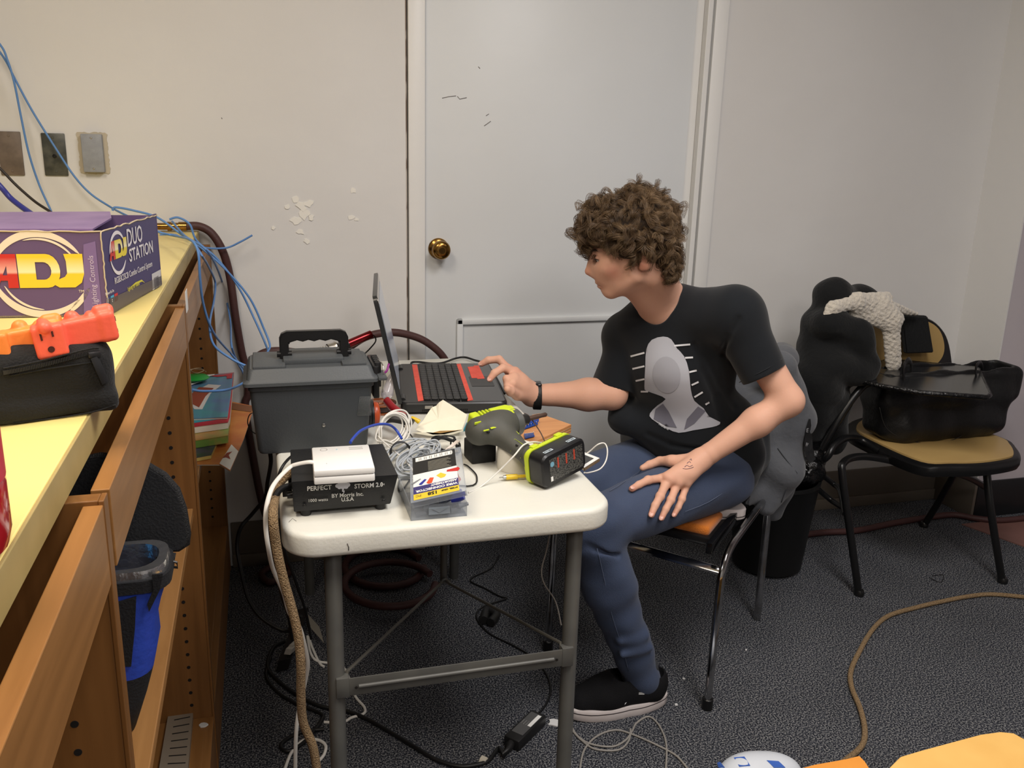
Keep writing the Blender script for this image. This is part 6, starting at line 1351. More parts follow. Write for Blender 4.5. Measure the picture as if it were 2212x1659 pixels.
# black zip pouch
PZ = ZT+.002; M_nyl = mat('black_nylon', srgb(27, 27, 27), .8, bump=(420, .25), sheen=.1, spec=.3)
e0_, e1_ = P(22, 922, z=ZT), P(256, 890, z=ZT); pd = (e1_-e0_).normalized(); pn = Vector((-pd.y, pd.x, 0)); pang = math.atan2(pd.y, pd.x)
Rp = np.array([[pd.x, pd.y, 0], [pn.x, pn.y, 0], [0, 0, 1]]); pce = e1_-pd*.112+pn*.038
zp = [Rbx((pce.x, pce.y, ZT+.0375), (.113, .034, .037), Rp, .018, .01), Cap(pce+pd*.04+Vector((0, 0, .056)), pce+pd*.080+Vector((0, 0, .048)), .020, .022, .03), Rbx((pce.x, pce.y, ZT+.012), (.114, .036, .011), Rp, .008, .006)]
pch = soft('zip_pouch', zp, .0025, M_nyl, warp=lambda X, Y, Z: .0012*np.sin(70*X+30*Z)); tag(pch, 'black nylon zip pouch lying on the yellow counter under the orange outlet adapters', 'pouch')
bm = new(); zpath = [onto(zp, x, y, .0020) for x, y in ((8, 805), (50, 797), (100, 786), (150, 773), (195, 762), (214, 760))]; zs = spline(zpath, 14)
for k in range(0, len(zs)-1): box(bm, zs[k], (.0009, .0022, .0042), pang, 0)
obj('zip_teeth', bm, mat('zip_black', srgb(44, 44, 44), .35), pch)
bm = new(); tube(bm, [p+Vector((0, 0, .0042)) for p in zs], .0010, 5); tube(bm, [onto(zp, x, y, .0014) for x, y in ((20, 812), (90, 799), (150, 790), (205, 782))], .0008, 5, sm=4); tube(bm, [onto(zp, x, y, .0014) for x, y in ((28, 914), (120, 903), (200, 890), (250, 874))], .0008, 5, sm=4); obj('piping', bm, M_nyl, pch)
bm = new(); za, zb2 = onto(zp, 204, 772, .004), onto(zp, 228, 826, .004); zm = onto(zp, 215, 797, .005); tube(bm, [za, zm, zb2], .0045, 6, sm=3, flat=(1, .3)); obj('zip_pull', bm, M_strap, pch, 50)
bm = new(); box(bm, onto(zp, 204, 766, .003), (.012, .004, .006), pang, .001); obj('zip_slider', bm, M_scr if False else mat('zip_slider', srgb(60, 60, 62), .3, .6), pch, 40)
# two triple outlet adapters
SC_ = .84
def adapter(lab, c, ang, m, flip=1):
    o = thing('outlet_adapter', lab, 'outlet adapter', tuple(c))
    Mx = Matrix.Translation(c)@Matrix.Rotation(ang, 4, 'Z')@Matrix.Rotation(math.radians(-8), 4, 'Y')@Matrix.Scale(SC_, 4)
    def W(x, y, z): return V3(Mx@Vector((x, y, z)))
    R3 = np.array(Mx.to_3x3().normalized()).T
    pr_ = [Rbx(W(-.026, -.016, .021), (.0175, .014, .0195), R3, .004, .003), Rbx(W(.006, -.004, .022), (.034, .013, .0165), R3, .004, .004), Rbx(W(.040, -.002, .023), (.010, .017, .019), R3, .006, .004), Cap(W(-.028, -.029, .039), W(-.028, .004, .039), .0075, .0075, .003), Cap(W(.004, .002, .039), W(.004, .014, .037), .0085, .0085, .003), Cap(W(.024, -.006, .038), W(.024, .006, .038), .005, .005, .004), Cap(W(.044, -.004, .042), W(.034, -.004, .042), .0075, .0075, .004)]
    for p_ in pr_:
        if isinstance(p_, Rbx): p_.h *= SC_; p_.rr *= SC_
        else: p_.r1 *= SC_; p_.r2 *= SC_
        p_.k *= SC_
    bd2 = soft('housing', pr_, .0012, m, o)
    bm = new(); n_ = Mx.to_3x3()
    for x, z, s in ((-.034, .029, (.0022, .0012, .0082)), (-.0215, .0305, (.0022, .0012, .0068))): box(bm, Mx@Vector((x, -.0302, z)), s, n_)
    lathe(bm, [(0, 0), (.0032, 0), (.0032, .0006), (0, .0006)], Mx@Vector((-.027, -.0300, .0125)), tuple(n_@Vector((0, -1, 0))), 14)
    for y, z, s in ((-.010, .030, (.0012, .0022, .006)), (.004, .030, (.0012, .0022, .006)), (-.004, .014, (.0012, .003, .004))): box(bm, Mx@Vector((.0502, y, z)), s, n_)
    obj('slots', bm, mat('slot_dark', srgb(70, 24, 20), .7), bd2)
    return o
M_ro = mat('orange_red_vinyl', srgb(250, 104, 78), .45, bump=(200, .05)); M_or2 = mat('orange_vinyl', srgb(244, 138, 62), .45, bump=(200, .05))
q = P(128, 752, y=.955); adapter('red-orange triple outlet adapter resting on the black pouch, right one', (q.x+.012, q.y+.020, q.z-.006), math.radians(14), M_ro)
q = P(20, 775, y=.945); adapter('orange triple outlet adapter resting on the black pouch at the picture edge', (q.x+.008, q.y+.022, q.z-.006), math.radians(10), M_or2)
# juice bottle at the picture edge
jb = Vector((-.232, .625, ZT+.001)); jr = .058
jg = thing('juice_bottle', 'large clear bottle of red drink with blue wrap label at the left picture edge', 'bottle', tuple(jb))
bm = new(); lathe(bm, [(0, 0), (.046, 0), (.055, .006), (.058, .018), (.058, .050), (.056, .055)], jb, seg=40); obj('liquid_base', bm, mat('red_drink', srgb(168, 22, 32), .12, spec=.6, coat=.4), jg, 40)
bm = new(); lathe(bm, [(.056, .215), (.058, .225), (.052, .250), (.030, .285), (.019, .300), (.019, .315)], jb, seg=40); obj('bottle_shoulder', bm, mat('red_drink', srgb(168, 22, 32), .12), jg, 40)
bm = new(); lathe(bm, [(.021, .312), (.021, .335), (0, .336)], jb, seg=30); obj('cap', bm, M_wp, jg, 40)
m = mat('bottle_label', srgb(70, 140, 200), .4); nt = m.node_tree; tc = nt.nodes.new('ShaderNodeTexCoord'); sx_ = nt.nodes.new('ShaderNodeSeparateXYZ'); nn = nt.nodes.new('ShaderNodeTexNoise'); nn.inputs['Scale'].default_value = 28
ad = nt.nodes.new('ShaderNodeMath'); ad.operation = 'MULTIPLY_ADD'; ad.inputs[1].default_value = .05; rr = nt.nodes.new('ShaderNodeValToRGB'); mr = nt.nodes.new('ShaderNodeMapRange'); mr.inputs[1].default_value = ZT+.055+.025; mr.inputs[2].default_value = ZT+.215+.025
nt.links.new(tc.outputs['Object'], sx_.inputs[0]); nt.links.new(tc.outputs['Object'], nn.inputs['Vector']); nt.links.new(nn.outputs['Fac'], ad.inputs[0]); nt.links.new(sx_.outputs[2], ad.inputs[2]); nt.links.new(ad.outputs[0], mr.inputs[0]); nt.links.new(mr.outputs[0], rr.inputs[0]); nt.links.new(rr.outputs[0], nt.nodes['Principled BSDF'].inputs[0])
e = rr.color_ramp.elements; rr.color_ramp.interpolation = 'LINEAR'
e[0].position = 0; e[0].color = (*srgb(196, 36, 60), 1); e[1].position = 1; e[1].color = (*srgb(120, 190, 206), 1)
for p_, c_ in ((.34, srgb(206, 44, 70)), (.37, srgb(226, 220, 232)), (.44, srgb(170, 206, 226)), (.50, srgb(140, 180, 210)), (.55, srgb(190, 70, 50)), (.60, srgb(60, 130, 190)), (.72, srgb(50, 140, 205)), (.80, srgb(214, 224, 236)), (.88, srgb(150, 200, 220))):
    k = e.new(p_); k.color = (*c_, 1)
bm = new(); lathe(bm, [(.0565, .054), (.0582, .055), (.0582, .215), (.0565, .216)], jb, seg=48); lbj = obj('label', bm, m, jg, 40)
def onb(a, z, r=.0585): return Vector((jb.x+r*math.cos(a), jb.y+r*math.sin(a), jb.z+z))
bm = new(); rg = [[onb(a, z) for a in np.linspace(-1.75, -.62, 9)] for z in (.064, .102)]; loft(bm, rg, cap=False); bm.faces.ensure_lookup_table(); [bm.faces.remove(f) for f in bm.faces[:] if max((v.co-Vector(onb(-1.75, .08))).length for v in f.verts) > .055 and min((v.co-Vector(onb(-1.75, .08))).length for v in f.verts) < .03]
obj('barcode_panel', bm, M_lw, lbj, 60)
bm = new()
for k in range(10):
    a = -1.6+.095*k; tube(bm, [onb(a, .070, .0588), onb(a, .098, .0588)], .0009, 4)
obj('barcode_bars', bm, mat('bar_grey', srgb(120, 118, 140), .6), lbj)
bm = new(); lathe(bm, [(0, 0), (.010, 0), (.010, .0006), (0, .0006)], onb(-1.30, .150, .0580), tuple((onb(-1.30, 0)-jb).normalized()), 20); obj('orange_fruit_print', bm, mat('fruit_orange', srgb(236, 130, 50), .4), lbj)
# ------------------------------------------------------------------ hose, cables and wires at the counter and wall
M_hose = mat('maroon_rubber', srgb(70, 42, 40), .55, bump=(120, .1)); M_bc = mat('blue_ethernet', srgb(88, 132, 190), .45); M_bc2 = mat('dark_blue_jacket', srgb(58, 62, 150), .3)
YB = YW-.03
hs = thing('air_hose', 'thick maroon rubber hose with brass coupling from counter corner down behind the toolbox', 'hose', tuple(P(500, 700, y=YB)))
hz_ = [P(x, y, y=yy) for x, y, yy in ((398, 489, 2.83), (430, 489, 2.83), (458, 505, 2.83), (482, 545, 2.83), (497, 600, 2.84), (508, 680, 2.84), (522, 760, 2.845), (533, 800, 2.845), (536, 850, 2.845), (530, 880, 2.845), (545, 980, 2.84), (570, 1100, 2.80), (600, 1165, 2.75))]
bm = new(); tube(bm, hz_, .0125, 12, sm=6); obj('hose', bm, M_hose, hs, 60)
b0, b1 = P(340, 489, y=2.83), P(400, 489, y=2.83); dd_ = tuple((b1-b0).normalized()); L = (b1-b0).length
bm = new(); lathe(bm, [(0, 0), (.010, 0), (.010, L*.35), (.014, L*.36), (.014, L*.50), (.011, L*.52), (.011, L*.75), (.0135, L*.77), (.0135, L*1.05), (.012, L*1.06)], b0, dd_, 18); obj('brass_coupling', bm, M_brass, hs, 40)
cable('air_hose', 'maroon hose arching over the far table edge behind the laptop', [P(x, y, y=yy) for x, y, yy in ((538, 800, 2.72), (560, 768, 2.72), (600, 758, 2.72), (680, 765, 2.72), (735, 760, 2.74), (790, 728, 2.76), (845, 718, 2.78), (895, 727, 2.79), (930, 745, 2.79), (960, 775, 2.79), (985, 830, 2.80))], .0125, M_hose, 8, 'hose', None, 12)
def wire(lab, pts, r=.0030, m=None, name='network_cable', grp=None, flat=None, cat='cable'):
    return cable(name, lab, [P(x, y, y=yy) if yy > 0 else P(x, y, x=yy) for x, y, yy in pts], r, m or M_bc, 8, cat, grp, 8, flat)
wire('blue network cable entering at top left and dropping behind the purple carton', ((-420, -260, 2.80), (-200, -90, 2.80), (-60, 30, 2.80), (0, 96, 2.80), (16, 130, 2.80), (30, 175, 2.80), (45, 250, 2.80), (62, 330, 2.80), (85, 400, 2.80), (112, 460, 2.78), (125, 500, 2.70)))
wire('blue network cable running from top left over the carton to the counter end', ((-400, -300, 2.81), (-180, -100, 2.81), (-60, 40, 2.81), (5, 120, 2.81), (32, 170, 2.81), (70, 240, 2.81), (120, 320, 2.81), (160, 380, 2.80), (195, 418, 2.80), (235, 445, 2.78), (262, 460, 2.70), (300, 478, 2.60), (340, 500, 2.40), (375, 509, 2.40), (412, 519, -.155), (428, 545, -.138), (432, 600, -.138), (440, 660, -.136), (462, 720, -.12), (500, 765, -.09), (530, 800, 2.10)))
wire('blue network cable looping from the carton edge down to the toolbox hinge side', ((243, 455, 2.6), (250, 448, 2.6), (290, 455, 2.6), (340, 470, 2.6), (390, 505, 2.6), (440, 540, 2.6), (490, 585, 2.6), (540, 645, 2.6), (570, 710, 2.6), (583, 745, 2.58), (578, 760, 2.55), (572, 772, 2.5)))
wire('blue network cable hanging straight down to the toolbox lid', ((366, 474, 2.66), (385, 470, 2.66), (410, 485, 2.66), (425, 520, 2.66), (470, 560, 2.66), (515, 620, 2.66), (550, 690, 2.64), (577, 752, 2.6), (579, 772, 2.5)))
wire('blue network cable curling into the bookcase magazines from the toolbox', ((372, 478, 2.70), (400, 510, 2.55), (450, 545, -.13), (480, 610, -.12), (497, 690, -.10), (500, 745, -.09), (512, 780, -.08), (530, 815, 2.16), (524, 828, 2.12), (490, 842, 2.05), (440, 845, 1.98), (414, 842, 1.93)))
wire('blue network cable bending back from the counter corner to its free end at wall', ((345, 508, 2.75), (380, 508, 2.75), (420, 528, 2.75), (450, 536, 2.78), (490, 535, 2.80), (520, 522, 2.80), (545, 508, 2.80)))
wire('blue network cable in a slack curve close to the counter end', ((418, 522, -.165), (436, 552, -.138), (450, 575, -.136), (465, 610, -.13), (462, 650, -.13), (453, 700, -.13), (462, 745, -.12), (500, 775, -.08), (535, 792, 2.15)))
wire('thick dark blue cable at the left edge above the purple carton', ((-320, 180, 2.70), (-150, 270, 2.70), (-50, 350, 2.70), (0, 402, 2.70), (25, 430, 2.70), (62, 458, 2.66), (90, 475, 2.60)), .0075, M_bc2, 'thick_cable')
wire('thin black cable at the left edge above the purple carton', ((-340, 150, 2.74), (-150, 240, 2.74), (-50, 318, 2.74), (0, 364, 2.74), (35, 400, 2.74), (75, 435, 2.72), (108, 457, 2.68), (130, 475, 2.60)), .0038, mat('brown_black_cable', srgb(48, 42, 38), .5), 'thin_cable')
# cords at the left of the table
M_jute = mat('tan_braid', srgb(176, 148, 112), .9, bump=(380, 1., 2), noisec=(420, srgb(140, 114, 80), .1))
wire('white flat cord falling from the white network box to the floor left of table', ((682, 1000, 1.55), (668, 998, 1.55), (640, 1003, 1.56), (625, 1010, 1.56), (600, 1035, 1.53), (585, 1060, 1.50), (575, 1100, 1.48), (574, 1140, 1.48), (580, 1185, 1.48), (590, 1230, 1.50), (612, 1280, 1.52), (625, 1325, 1.55), (645, 1350, 1.57), (655, 1380, 1.57), (665, 1430, 1.58), (660, 1470, 1.60), (648, 1520, 1.62), (640, 1580, 1.62), (638, 1660, 1.62), (640, 1720, 1.62)), .0040, M_wc, 'hanging_cord', None, (1, .6))
wire('thick black cord from the power unit side down beside the white cord', ((636, 1048, 1.56), (615, 1052, 1.55), (598, 1066, 1.53), (588, 1095, 1.50), (584, 1130, 1.49), (588, 1170, 1.50), (600, 1230, 1.60), (612, 1290, 1.75), (625, 1330, 1.86), (632, 1380, 1.9)), .0058, M_cab, 'hanging_cord')
wire('tan braided cord hanging from the table left edge to the floor', ((634, 1020, 1.60), (612, 1035, 1.60), (598, 1060, 1.58), (590, 1110, 1.44), (597, 1180, 1.43), (612, 1250, 1.43), (632, 1320, 1.43), (645, 1380, 1.43), (650, 1440, 1.43), (650, 1500, 1.44), (655, 1560, 1.45), (675, 1610, 1.45), (684, 1660, 1.45), (688, 1720, 1.45)), .0082, M_jute, 'braided_cord')
wire('black cord dropping from the toolbox underside to a slack floor loop', ((583, 975, 1.95), (585, 1000, 1.98), (578, 1040, 2.05), (572, 1075, 2.1), (545, 1110, 2.15), (520, 1140, 2.15), (512, 1180, 2.15), (520, 1230, 2.12), (535, 1290, 2.08), (560, 1330, 2.05), (595, 1355, 2.02), (625, 1362, 2.0), (650, 1330, 1.98)), .0048, M_cab, 'hanging_cord')
wire('thin black cord running along the table left side under the toolbox', ((710, 975, 1.86), (680, 973, 1.86), (640, 980, 1.80), (612, 1005, 1.75), (600, 1040, 1.74), (597, 1100, 1.74), (605, 1160, 1.74), (640, 1260, 1.78), (660, 1320, 1.85), (672, 1380, 1.88)), .0032, M_cab, 'thin_cable')
wire('thin wire loop sticking out behind the toolbox left side', ((555, 890, 2.0), (540, 895, 2.0), (535, 912, 2.0), (542, 930, 2.0), (558, 940, 2.0)), .0012, M_cab, 'thin_wire')
def fw(lab, pts, r, m, name='floor_cable', cat='cable', flat=None, z=None, sm=7): 
    return cable(name, lab, [P(x, y, z=(z if z is not None else r+.0005)) for x, y in pts], r, m, sm, cat, None, 8, flat)
fw('black cable on the floor from the white tag to beside the left table leg', ((1075, 1618), (1055, 1643), (1030, 1652), (990, 1655), (940, 1640), (890, 1610), (840, 1580), (790, 1552), (745, 1535), (690, 1525), (640, 1500), (600, 1470), (578, 1440), (590, 1400), (615, 1385)), .0052, M_cab)
fw('black cable loop on the floor left of the table leg', ((700, 1575), (650, 1582), (615, 1600), (607, 1615), (625, 1622), (660, 1600), (695, 1555), (690, 1540), (640, 1520), (600, 1495), (575, 1460), (585, 1420)), .0046, M_cab)
fw('white cord coil on the floor at the foot of the tan braided cord', ((615, 1662), (630, 1625), (655, 1600), (685, 1598), (703, 1610), (700, 1630), (685, 1650), (680, 1675)), .0040, M_wc)
fw('white cord loop passing behind the left table leg on the floor', ((700, 1440), (690, 1432), (675, 1400), (668, 1380), (664, 1378), (680, 1425), (740, 1440), (765, 1500), (787, 1528), (785, 1542), (760, 1550), (740, 1560), (700, 1560)), .0036, M_wc)
fw('thin black charger lead trailing from the adapter brick up under the table', ((1165, 1540), (1180, 1520), (1190, 1490), (1180, 1455), (1150, 1420), (1110, 1395), (1060, 1370), (1035, 1345), (1030, 1325), (1045, 1310), (1080, 1298), (1095, 1292), (1080, 1288), (1050, 1272), (1016, 1252), (1060, 1228), (1078, 1200)), .0030, M_cab)
fw('grey thin cable looping around the slip-on shoe', ((1310, 1478), (1280, 1472), (1255, 1485), (1240, 1510), (1232, 1545), (1240, 1580), (1270, 1605), (1320, 1613), (1350, 1600), (1365, 1580), (1375, 1562), (1400, 1548), (1420, 1562), (1435, 1590), (1440, 1620), (1438, 1665)), .0026, mat('grey_wire', srgb(142, 138, 132), .5))
fw('grey thin cable crossing the floor in front of the shoe', ((1252, 1665), (1262, 1620), (1290, 1590), (1330, 1577), (1370, 1588), (1420, 1610), (1460, 1632), (1485, 1660)), .0026, MATS['grey_wire'])
fw('grey thin cable doubled beneath the shoe toe', ((1236, 1578), (1255, 1598), (1285, 1618), (1335, 1620), (1358, 1600), (1362, 1575)), .0026, MATS['grey_wire'])
cable('thin_wire', 'thin grey wire hanging beside the right table leg', [P(x, y, y=1.62) for x, y in ((1188, 1150), (1180, 1190), (1170, 1230), (1175, 1260), (1200, 1300), (1212, 1350))], .0016, MATS['grey_wire'])
fw('tan braided cord curving over the carpet at right', ((1790, 1668), (1830, 1640), (1862, 1610), (1868, 1575), (1858, 1530), (1840, 1485), (1838, 1450), (1855, 1410), (1885, 1360), (1920, 1330), (1980, 1312), (2040, 1298), (2100, 1287), (2150, 1284), (2235, 1292)), .0072, M_jute, 'braided_cord')
fw('maroon hose lying along the wall base at right', ((1715, 1158), (1780, 1150), (1850, 1146), (1930, 1130), (2010, 1117), (2060, 1112), (2110, 1120), (2160, 1124), (2225, 1118)), .0125, M_hose, 'floor_hose', 'hose')
for k, (cx_, cy_, rx, ry) in enumerate(((830, 1225, 85, 42), (842, 1262, 98, 48))):
    fw('maroon hose coil on the dark floor under the table, %s turn' % ('upper', 'lower')[k], [(cx_+rx*math.cos(t), cy_+ry*math.sin(t)) for t in np.linspace(0, 5.8, 16)], .0125, M_hose, 'floor_hose', 'hose', z=.0135+.024*k)
fw('maroon hose loop on the floor between counter and table', ((610, 1160), (570, 1172), (540, 1168), (528, 1150), (560, 1200), (600, 1215), (625, 1235), (585, 1258), (565, 1240), (590, 1222)), .0115, M_hose, 'floor_hose', 'hose')
# power adapter brick
ab = thing('power_adapter', 'black laptop power adapter brick with printed label on carpet under the table', 'power adapter', tuple(P(1130, 1570, z=0)))
a0, a1, a2 = P(1088, 1588, z=.030), P(1121, 1603, z=.030), P(1135, 1526, z=.030)
Ma = basis(a0, a1-a0, a2-a0); AW, AH = (a1-a0).length, (a2-a0).length
bm = new(); t = bmesh.new(); bb(t, 0, AW, 0, AH, -.0295, 0, .004); _append(bm, t, Ma); obj('brick', bm, mat('brick_black', srgb(22, 22, 23), .45), ab, 35)
bm = new(); t = bmesh.new(); bb(t, .006, AW-.006, AH*.20, AH*.92, -.0002, .0003); _append(bm, t, Ma); l_ = obj('brick_label', bm, mat('label_charcoal', srgb(78, 78, 78), .4), ab)
bm = new(); t = bmesh.new(); bb(t, AW*.62, AW-.007, AH*.50, AH*.90, .0003, .0006); _append(bm, t, Ma); obj('white_tag', bm, M_lw, l_)
for k in range(3): text('label_lettering', ('AC ADAPTER', '19.5V 3.34A', 'INPUT 100-240V')[k] if False else '- - - - -', Ma@Matrix.Translation((.010+k*.007, AH*.5, .0005))@Matrix.Rotation(PI/2, 4, 'Z'), .006, M_lw, l_, .0001)
bm = new(); d0 = a0.lerp(a1, .5); dn_ = (a0-a2).normalized(); tube(bm, [d0+Vector((0, 0, -.014)), d0+dn_*.014+Vector((0, 0, -.014)), d0+dn_*.040+Vector((0, 0, -.018)), P(1078, 1615, z=.008)], [.011, .011, .008, .005], 10); obj('plug_end', bm, M_cab, ab, 50)
bm = new(); tube(bm, [P(1038, 1640, z=.007), P(1050, 1646, z=.007)], .010, 8, flat=(1, .5)); tag(obj('cable_tag', bm, mat('tag_cream', srgb(206, 200, 184), .6), None, 40), 'cream paper tag wrapped round the black floor cable', 'tag')
bm = new(); tube(bm, [P(1045, 1340, z=.018), P(1052, 1318, z=.018), P(1072, 1328, z=.018), P(1060, 1345, z=.018)], .014, 8, sm=3); tag(obj('plug_block', bm, mat('plug_black', srgb(26, 26, 26), .5), None, 50), 'small black plug block on the dark carpet under the table', 'plug')
# power strip
pw_ = thing('power_strip', 'black power strip leaning at the left table leg with a grey plug and tag', 'power strip', tuple(P(625, 1440, z=0)))
bm = new(); tube(bm, [P(612, 1437, z=.03), P(640, 1360, z=.03), P(652, 1325, z=.03)], .030, 4, flat=(1, .6)); obj('strip_body', bm, mat('strip_black', srgb(22, 22, 23), .4), pw_, 40)
bm = new(); q0, q1 = P(622, 1408, z=.062), P(640, 1392, z=.062); tube(bm, [q0, q1], .017, 4, flat=(1, .6)); tube(bm, [q0.lerp(q1, .3)+Vector((0, 0, .008)), q1+Vector((0, 0, .008))], .012, 4, flat=(1, .5)); obj('grey_plug', bm, mat('plug_grey', srgb(176, 172, 164), .5), pw_, 40)
bm = new(); tq = [P(663, 1325, z=.05), P(690, 1355, z=.05), P(700, 1390, z=.05), P(672, 1358, z=.05)]; loft(bm, [tq, [p+Vector((0, 0, .0015)) for p in tq]]); obj('warning_tag', bm, mat('tag_grey', srgb(132, 128, 118), .6), pw_)
# small litter
def litter(lab, px, py, r, m, name='paper_scrap', cat='paper scrap', seed=1):
    R = random.Random(seed); q = P(px, py, z=.004); bm = new(); prism(bm, [(q.x+r*(.6+.6*R.random())*math.cos(2*PI*k/9), q.y+r*(.6+.6*R.random())*math.sin(2*PI*k/9)) for k in range(9)], .003, Matrix.Translation((0, 0, .001))); return tag(obj(name, bm, m), lab, cat)
M_lit = mat('litter_white', srgb(214, 214, 212), .8)
litter('torn white paper scrap on the carpet at the shoe toe', 1197, 1560, .016, M_lit)
litter('tiny white fleck on the carpet behind the shoe', 1461, 1521, .0045, M_lit, 'white_fleck', 'fleck', 3)
litter('tiny white fleck on the carpet below the chrome chair', 1477, 1465, .0035, M_lit, 'white_fleck', 'fleck', 4)
litter('tiny white fleck on the carpet between the two chairs', 1612, 1403, .003, M_lit, 'white_fleck', 'fleck', 5)
fw('small dark hair-like thread on the carpet under the tablet-arm chair', ((2008, 1248), (2030, 1258), (2038, 1250), (2036, 1242), (2015, 1244)), .0012, M_cab, 'thread', 'thread')
# ------------------------------------------------------------------ magazines on the shelf in the far bay
SZ_ = SH_Z
def mag(lab, pts, z, th, cov, edge=None, name='magazine', cat='magazine', extra=()):
    q = [P(x, y, z=z+th) for x, y in pts]; o_ = thing(name, lab, cat, tuple(sum(q, Vector())/len(q)-Vector((0, 0, th))))
    bm = new(); loft(bm, [[p-Vector((0, 0, th)) for p in q], [p-Vector((0, 0, .0012)) for p in q]]); obj('pages', bm, edge or mat('page_edge', srgb(214, 206, 190), .8), o_)
    c = sum(q, Vector())/len(q); bm = new(); loft(bm, [[c+(p-c)*1.01-Vector((0, 0, .0012)) for p in q], [c+(p-c)*1.01 for p in q]]); cv = obj('cover', bm, cov, o_)
    for k, (pp, mm) in enumerate(extra):
        g = [P(x, y, z=z+th+.0004+.0003*k) for x, y in pp]; bm = new(); bm.faces.new([bm.verts.new(p) for p in g]); bmesh.ops.triangulate(bm, faces=bm.faces); obj('printed_panel', bm, mm, cv)
    return o_
MC = lambda n, c, c2=None, s=20: mat(n, c, .3, noisec=(s, c2 or c, .15))
z_ = SZ_+.0005
mag('large orange magazine at the bottom of the shelf pile, white corner with red star', [(350, 1003), (420, 1002), (474, 1002), (497, 1016), (526, 948), (549, 878), (500, 868), (400, 880)], z_, .004, MC('cover_orange', srgb(190, 110, 56), srgb(206, 138, 70), 16), extra=[([(474, 1001), (497, 1015), (515, 975), (500, 960)], M_lw), ([(484, 985), (490, 978), (502, 975), (494, 983), (498, 992), (488, 988), (480, 990)], mat('star_red', srgb(150, 50, 30), .4)), ([(500, 870), (548, 878), (543, 890), (498, 884)], mat('masthead_brown', srgb(128, 80, 46), .4))])
mag('olive green magazine poking out below the orange one', [(500, 990), (524, 945), (528, 925), (480, 930)], z_-.004 if False else z_+.0002, .002, MC('cover_olive', srgb(104, 116, 60))) if False else None
mag('thin yellow and purple booklet on the orange magazine', [(360, 985), (424, 988), (456, 982), (475, 940), (470, 920), (360, 930)], z_+.005, .010, MC('cover_plum', srgb(88, 76, 104), srgb(60, 84, 66), 30), mat('page_yellow', srgb(206, 186, 104), .7))
mag('thick picture book with orange and green cover in the middle of the pile', [(360, 950), (421, 951), (492, 940), (494, 925), (500, 860), (380, 860)], z_+.016, .020, MC('cover_green', srgb(120, 156, 70), srgb(196, 140, 70), 14), mat('book_spine', srgb(170, 130, 74), .5, noisec=(14, srgb(110, 144, 60), .08)))
mag('red covered book with teal panel under the top magazine', [(360, 922), (418, 921), (492, 911), (496, 900), (505, 805), (390, 815)], z_+.037, .018, MC('cover_red', srgb(184, 44, 58)), extra=[([(380, 912), (418, 914), (477, 905), (476, 895), (400, 893)], mat('teal_panel', srgb(50, 150, 165), .35))])
mag('teal magazine with red border and painted cover on the pile top', [(355, 900), (417, 903), (491, 900), (497, 860), (504, 806), (452, 810), (380, 830)], z_+.056, .006, MC('cover_teal', srgb(84, 156, 160), srgb(96, 124, 168), 10), extra=[([(413, 874), (420, 884), (437, 884), (455, 850), (478, 832), (450, 830), (412, 850)], mat('panel_white', srgb(214, 208, 202), .4)), ([(414, 872), (430, 880), (444, 856), (462, 838), (430, 836), (412, 852)], mat('panel_rust', srgb(150, 74, 56), .4)), ([(452, 812), (503, 806), (501, 817), (490, 818), (489, 812), (470, 814)], mat('panel_red', srgb(190, 50, 60), .4))])
o_ = mag('loose white sheets curling over the pile beside the upright', [(370, 832), (411, 830), (436, 822), (446, 812), (463, 808), (420, 812), (380, 818)], z_+.066, .003, mat('sheet_white', srgb(216, 214, 208), .7))
bm = new(); g_ = P(432, 814, z=z_+.080); lathe(bm, [(0, -.006), (.03, -.005), (.036, 0), (.030, .005), (0, .006)], (g_.x-.010, g_.y, z_+.078), (0, 0, 1), 22); tag(obj('green_tape_disc', bm, mat('bright_green', srgb(40, 150, 60), .35), None, 50), 'bright green plastic disc on top of the magazine pile', 'disc')
cable('twine', 'pale twine tangle on the green disc on the pile', [P(x, y, z=z_+.088) for x, y in ((405, 800), (420, 797), (440, 800), (425, 806), (412, 800), (430, 795), (445, 803))], .0012, mat('twine', srgb(150, 130, 100), .9))
# ------------------------------------------------------------------ lunch cooler bag on the middle shelf
lb_ = thing('lunch_bag', 'blue and black insulated lunch bag with raised lid on the bookcase middle shelf', 'bag', (-.30, 1.09, SH_Z))
M_bl = mat('royal_blue_nylon', srgb(38, 66, 168), .5, bump=(60, .2)); M_bk = mat('black_fabric', srgb(24, 25, 28), .75, bump=(300, .2))
LY0, LY1 = 1.040, 1.135
def bring2(z, x0, x1, y0, y1, r=.03): return [Vector((x, y, z)) for x, y in rrect(x1-x0, y1-y0, r, 5, (x0+x1)/2, (y0+y1)/2)]
prf = [P(x, y, y=LY0+.03) for x, y in ((268, 1612), (294, 1566), (318, 1490), (332, 1436), (341, 1385), (336, 1343), (348, 1290), (362, 1245), (364, 1228))]
zr = prf[-1].z
def lb_rings(ps, z0=None): return [bring2(max(p.z, SH_Z+.001) if z0 is None else p.z, -.44, p.x, LY0+.004*k, LY1) for k, p in enumerate(ps)]
bm = new(); loft(bm, [bring2(max(p.z, SH_Z+.001), -.44, p.x, LY0, LY1) for p in prf[:4]]); obj('lower_body', bm, M_bk, lb_, 50)
bm = new(); loft(bm, [bring2(p.z, -.44, p.x, LY0, LY1) for p in prf[3:]], cap=False); obj('upper_body', bm, M_bl, lb_, 50)
xr = prf[-1].x
bm = new(); loft(bm, [bring2(zr+z, -.442+i, xr+.003-i, LY0-.003+i, LY1+.003-i) for z, i in ((-.014, 0), (.002, 0), (.002, .006), (-.014, .006))], cap=False, closed=True); obj('rim_zip', bm, M_bk, lb_, 50)
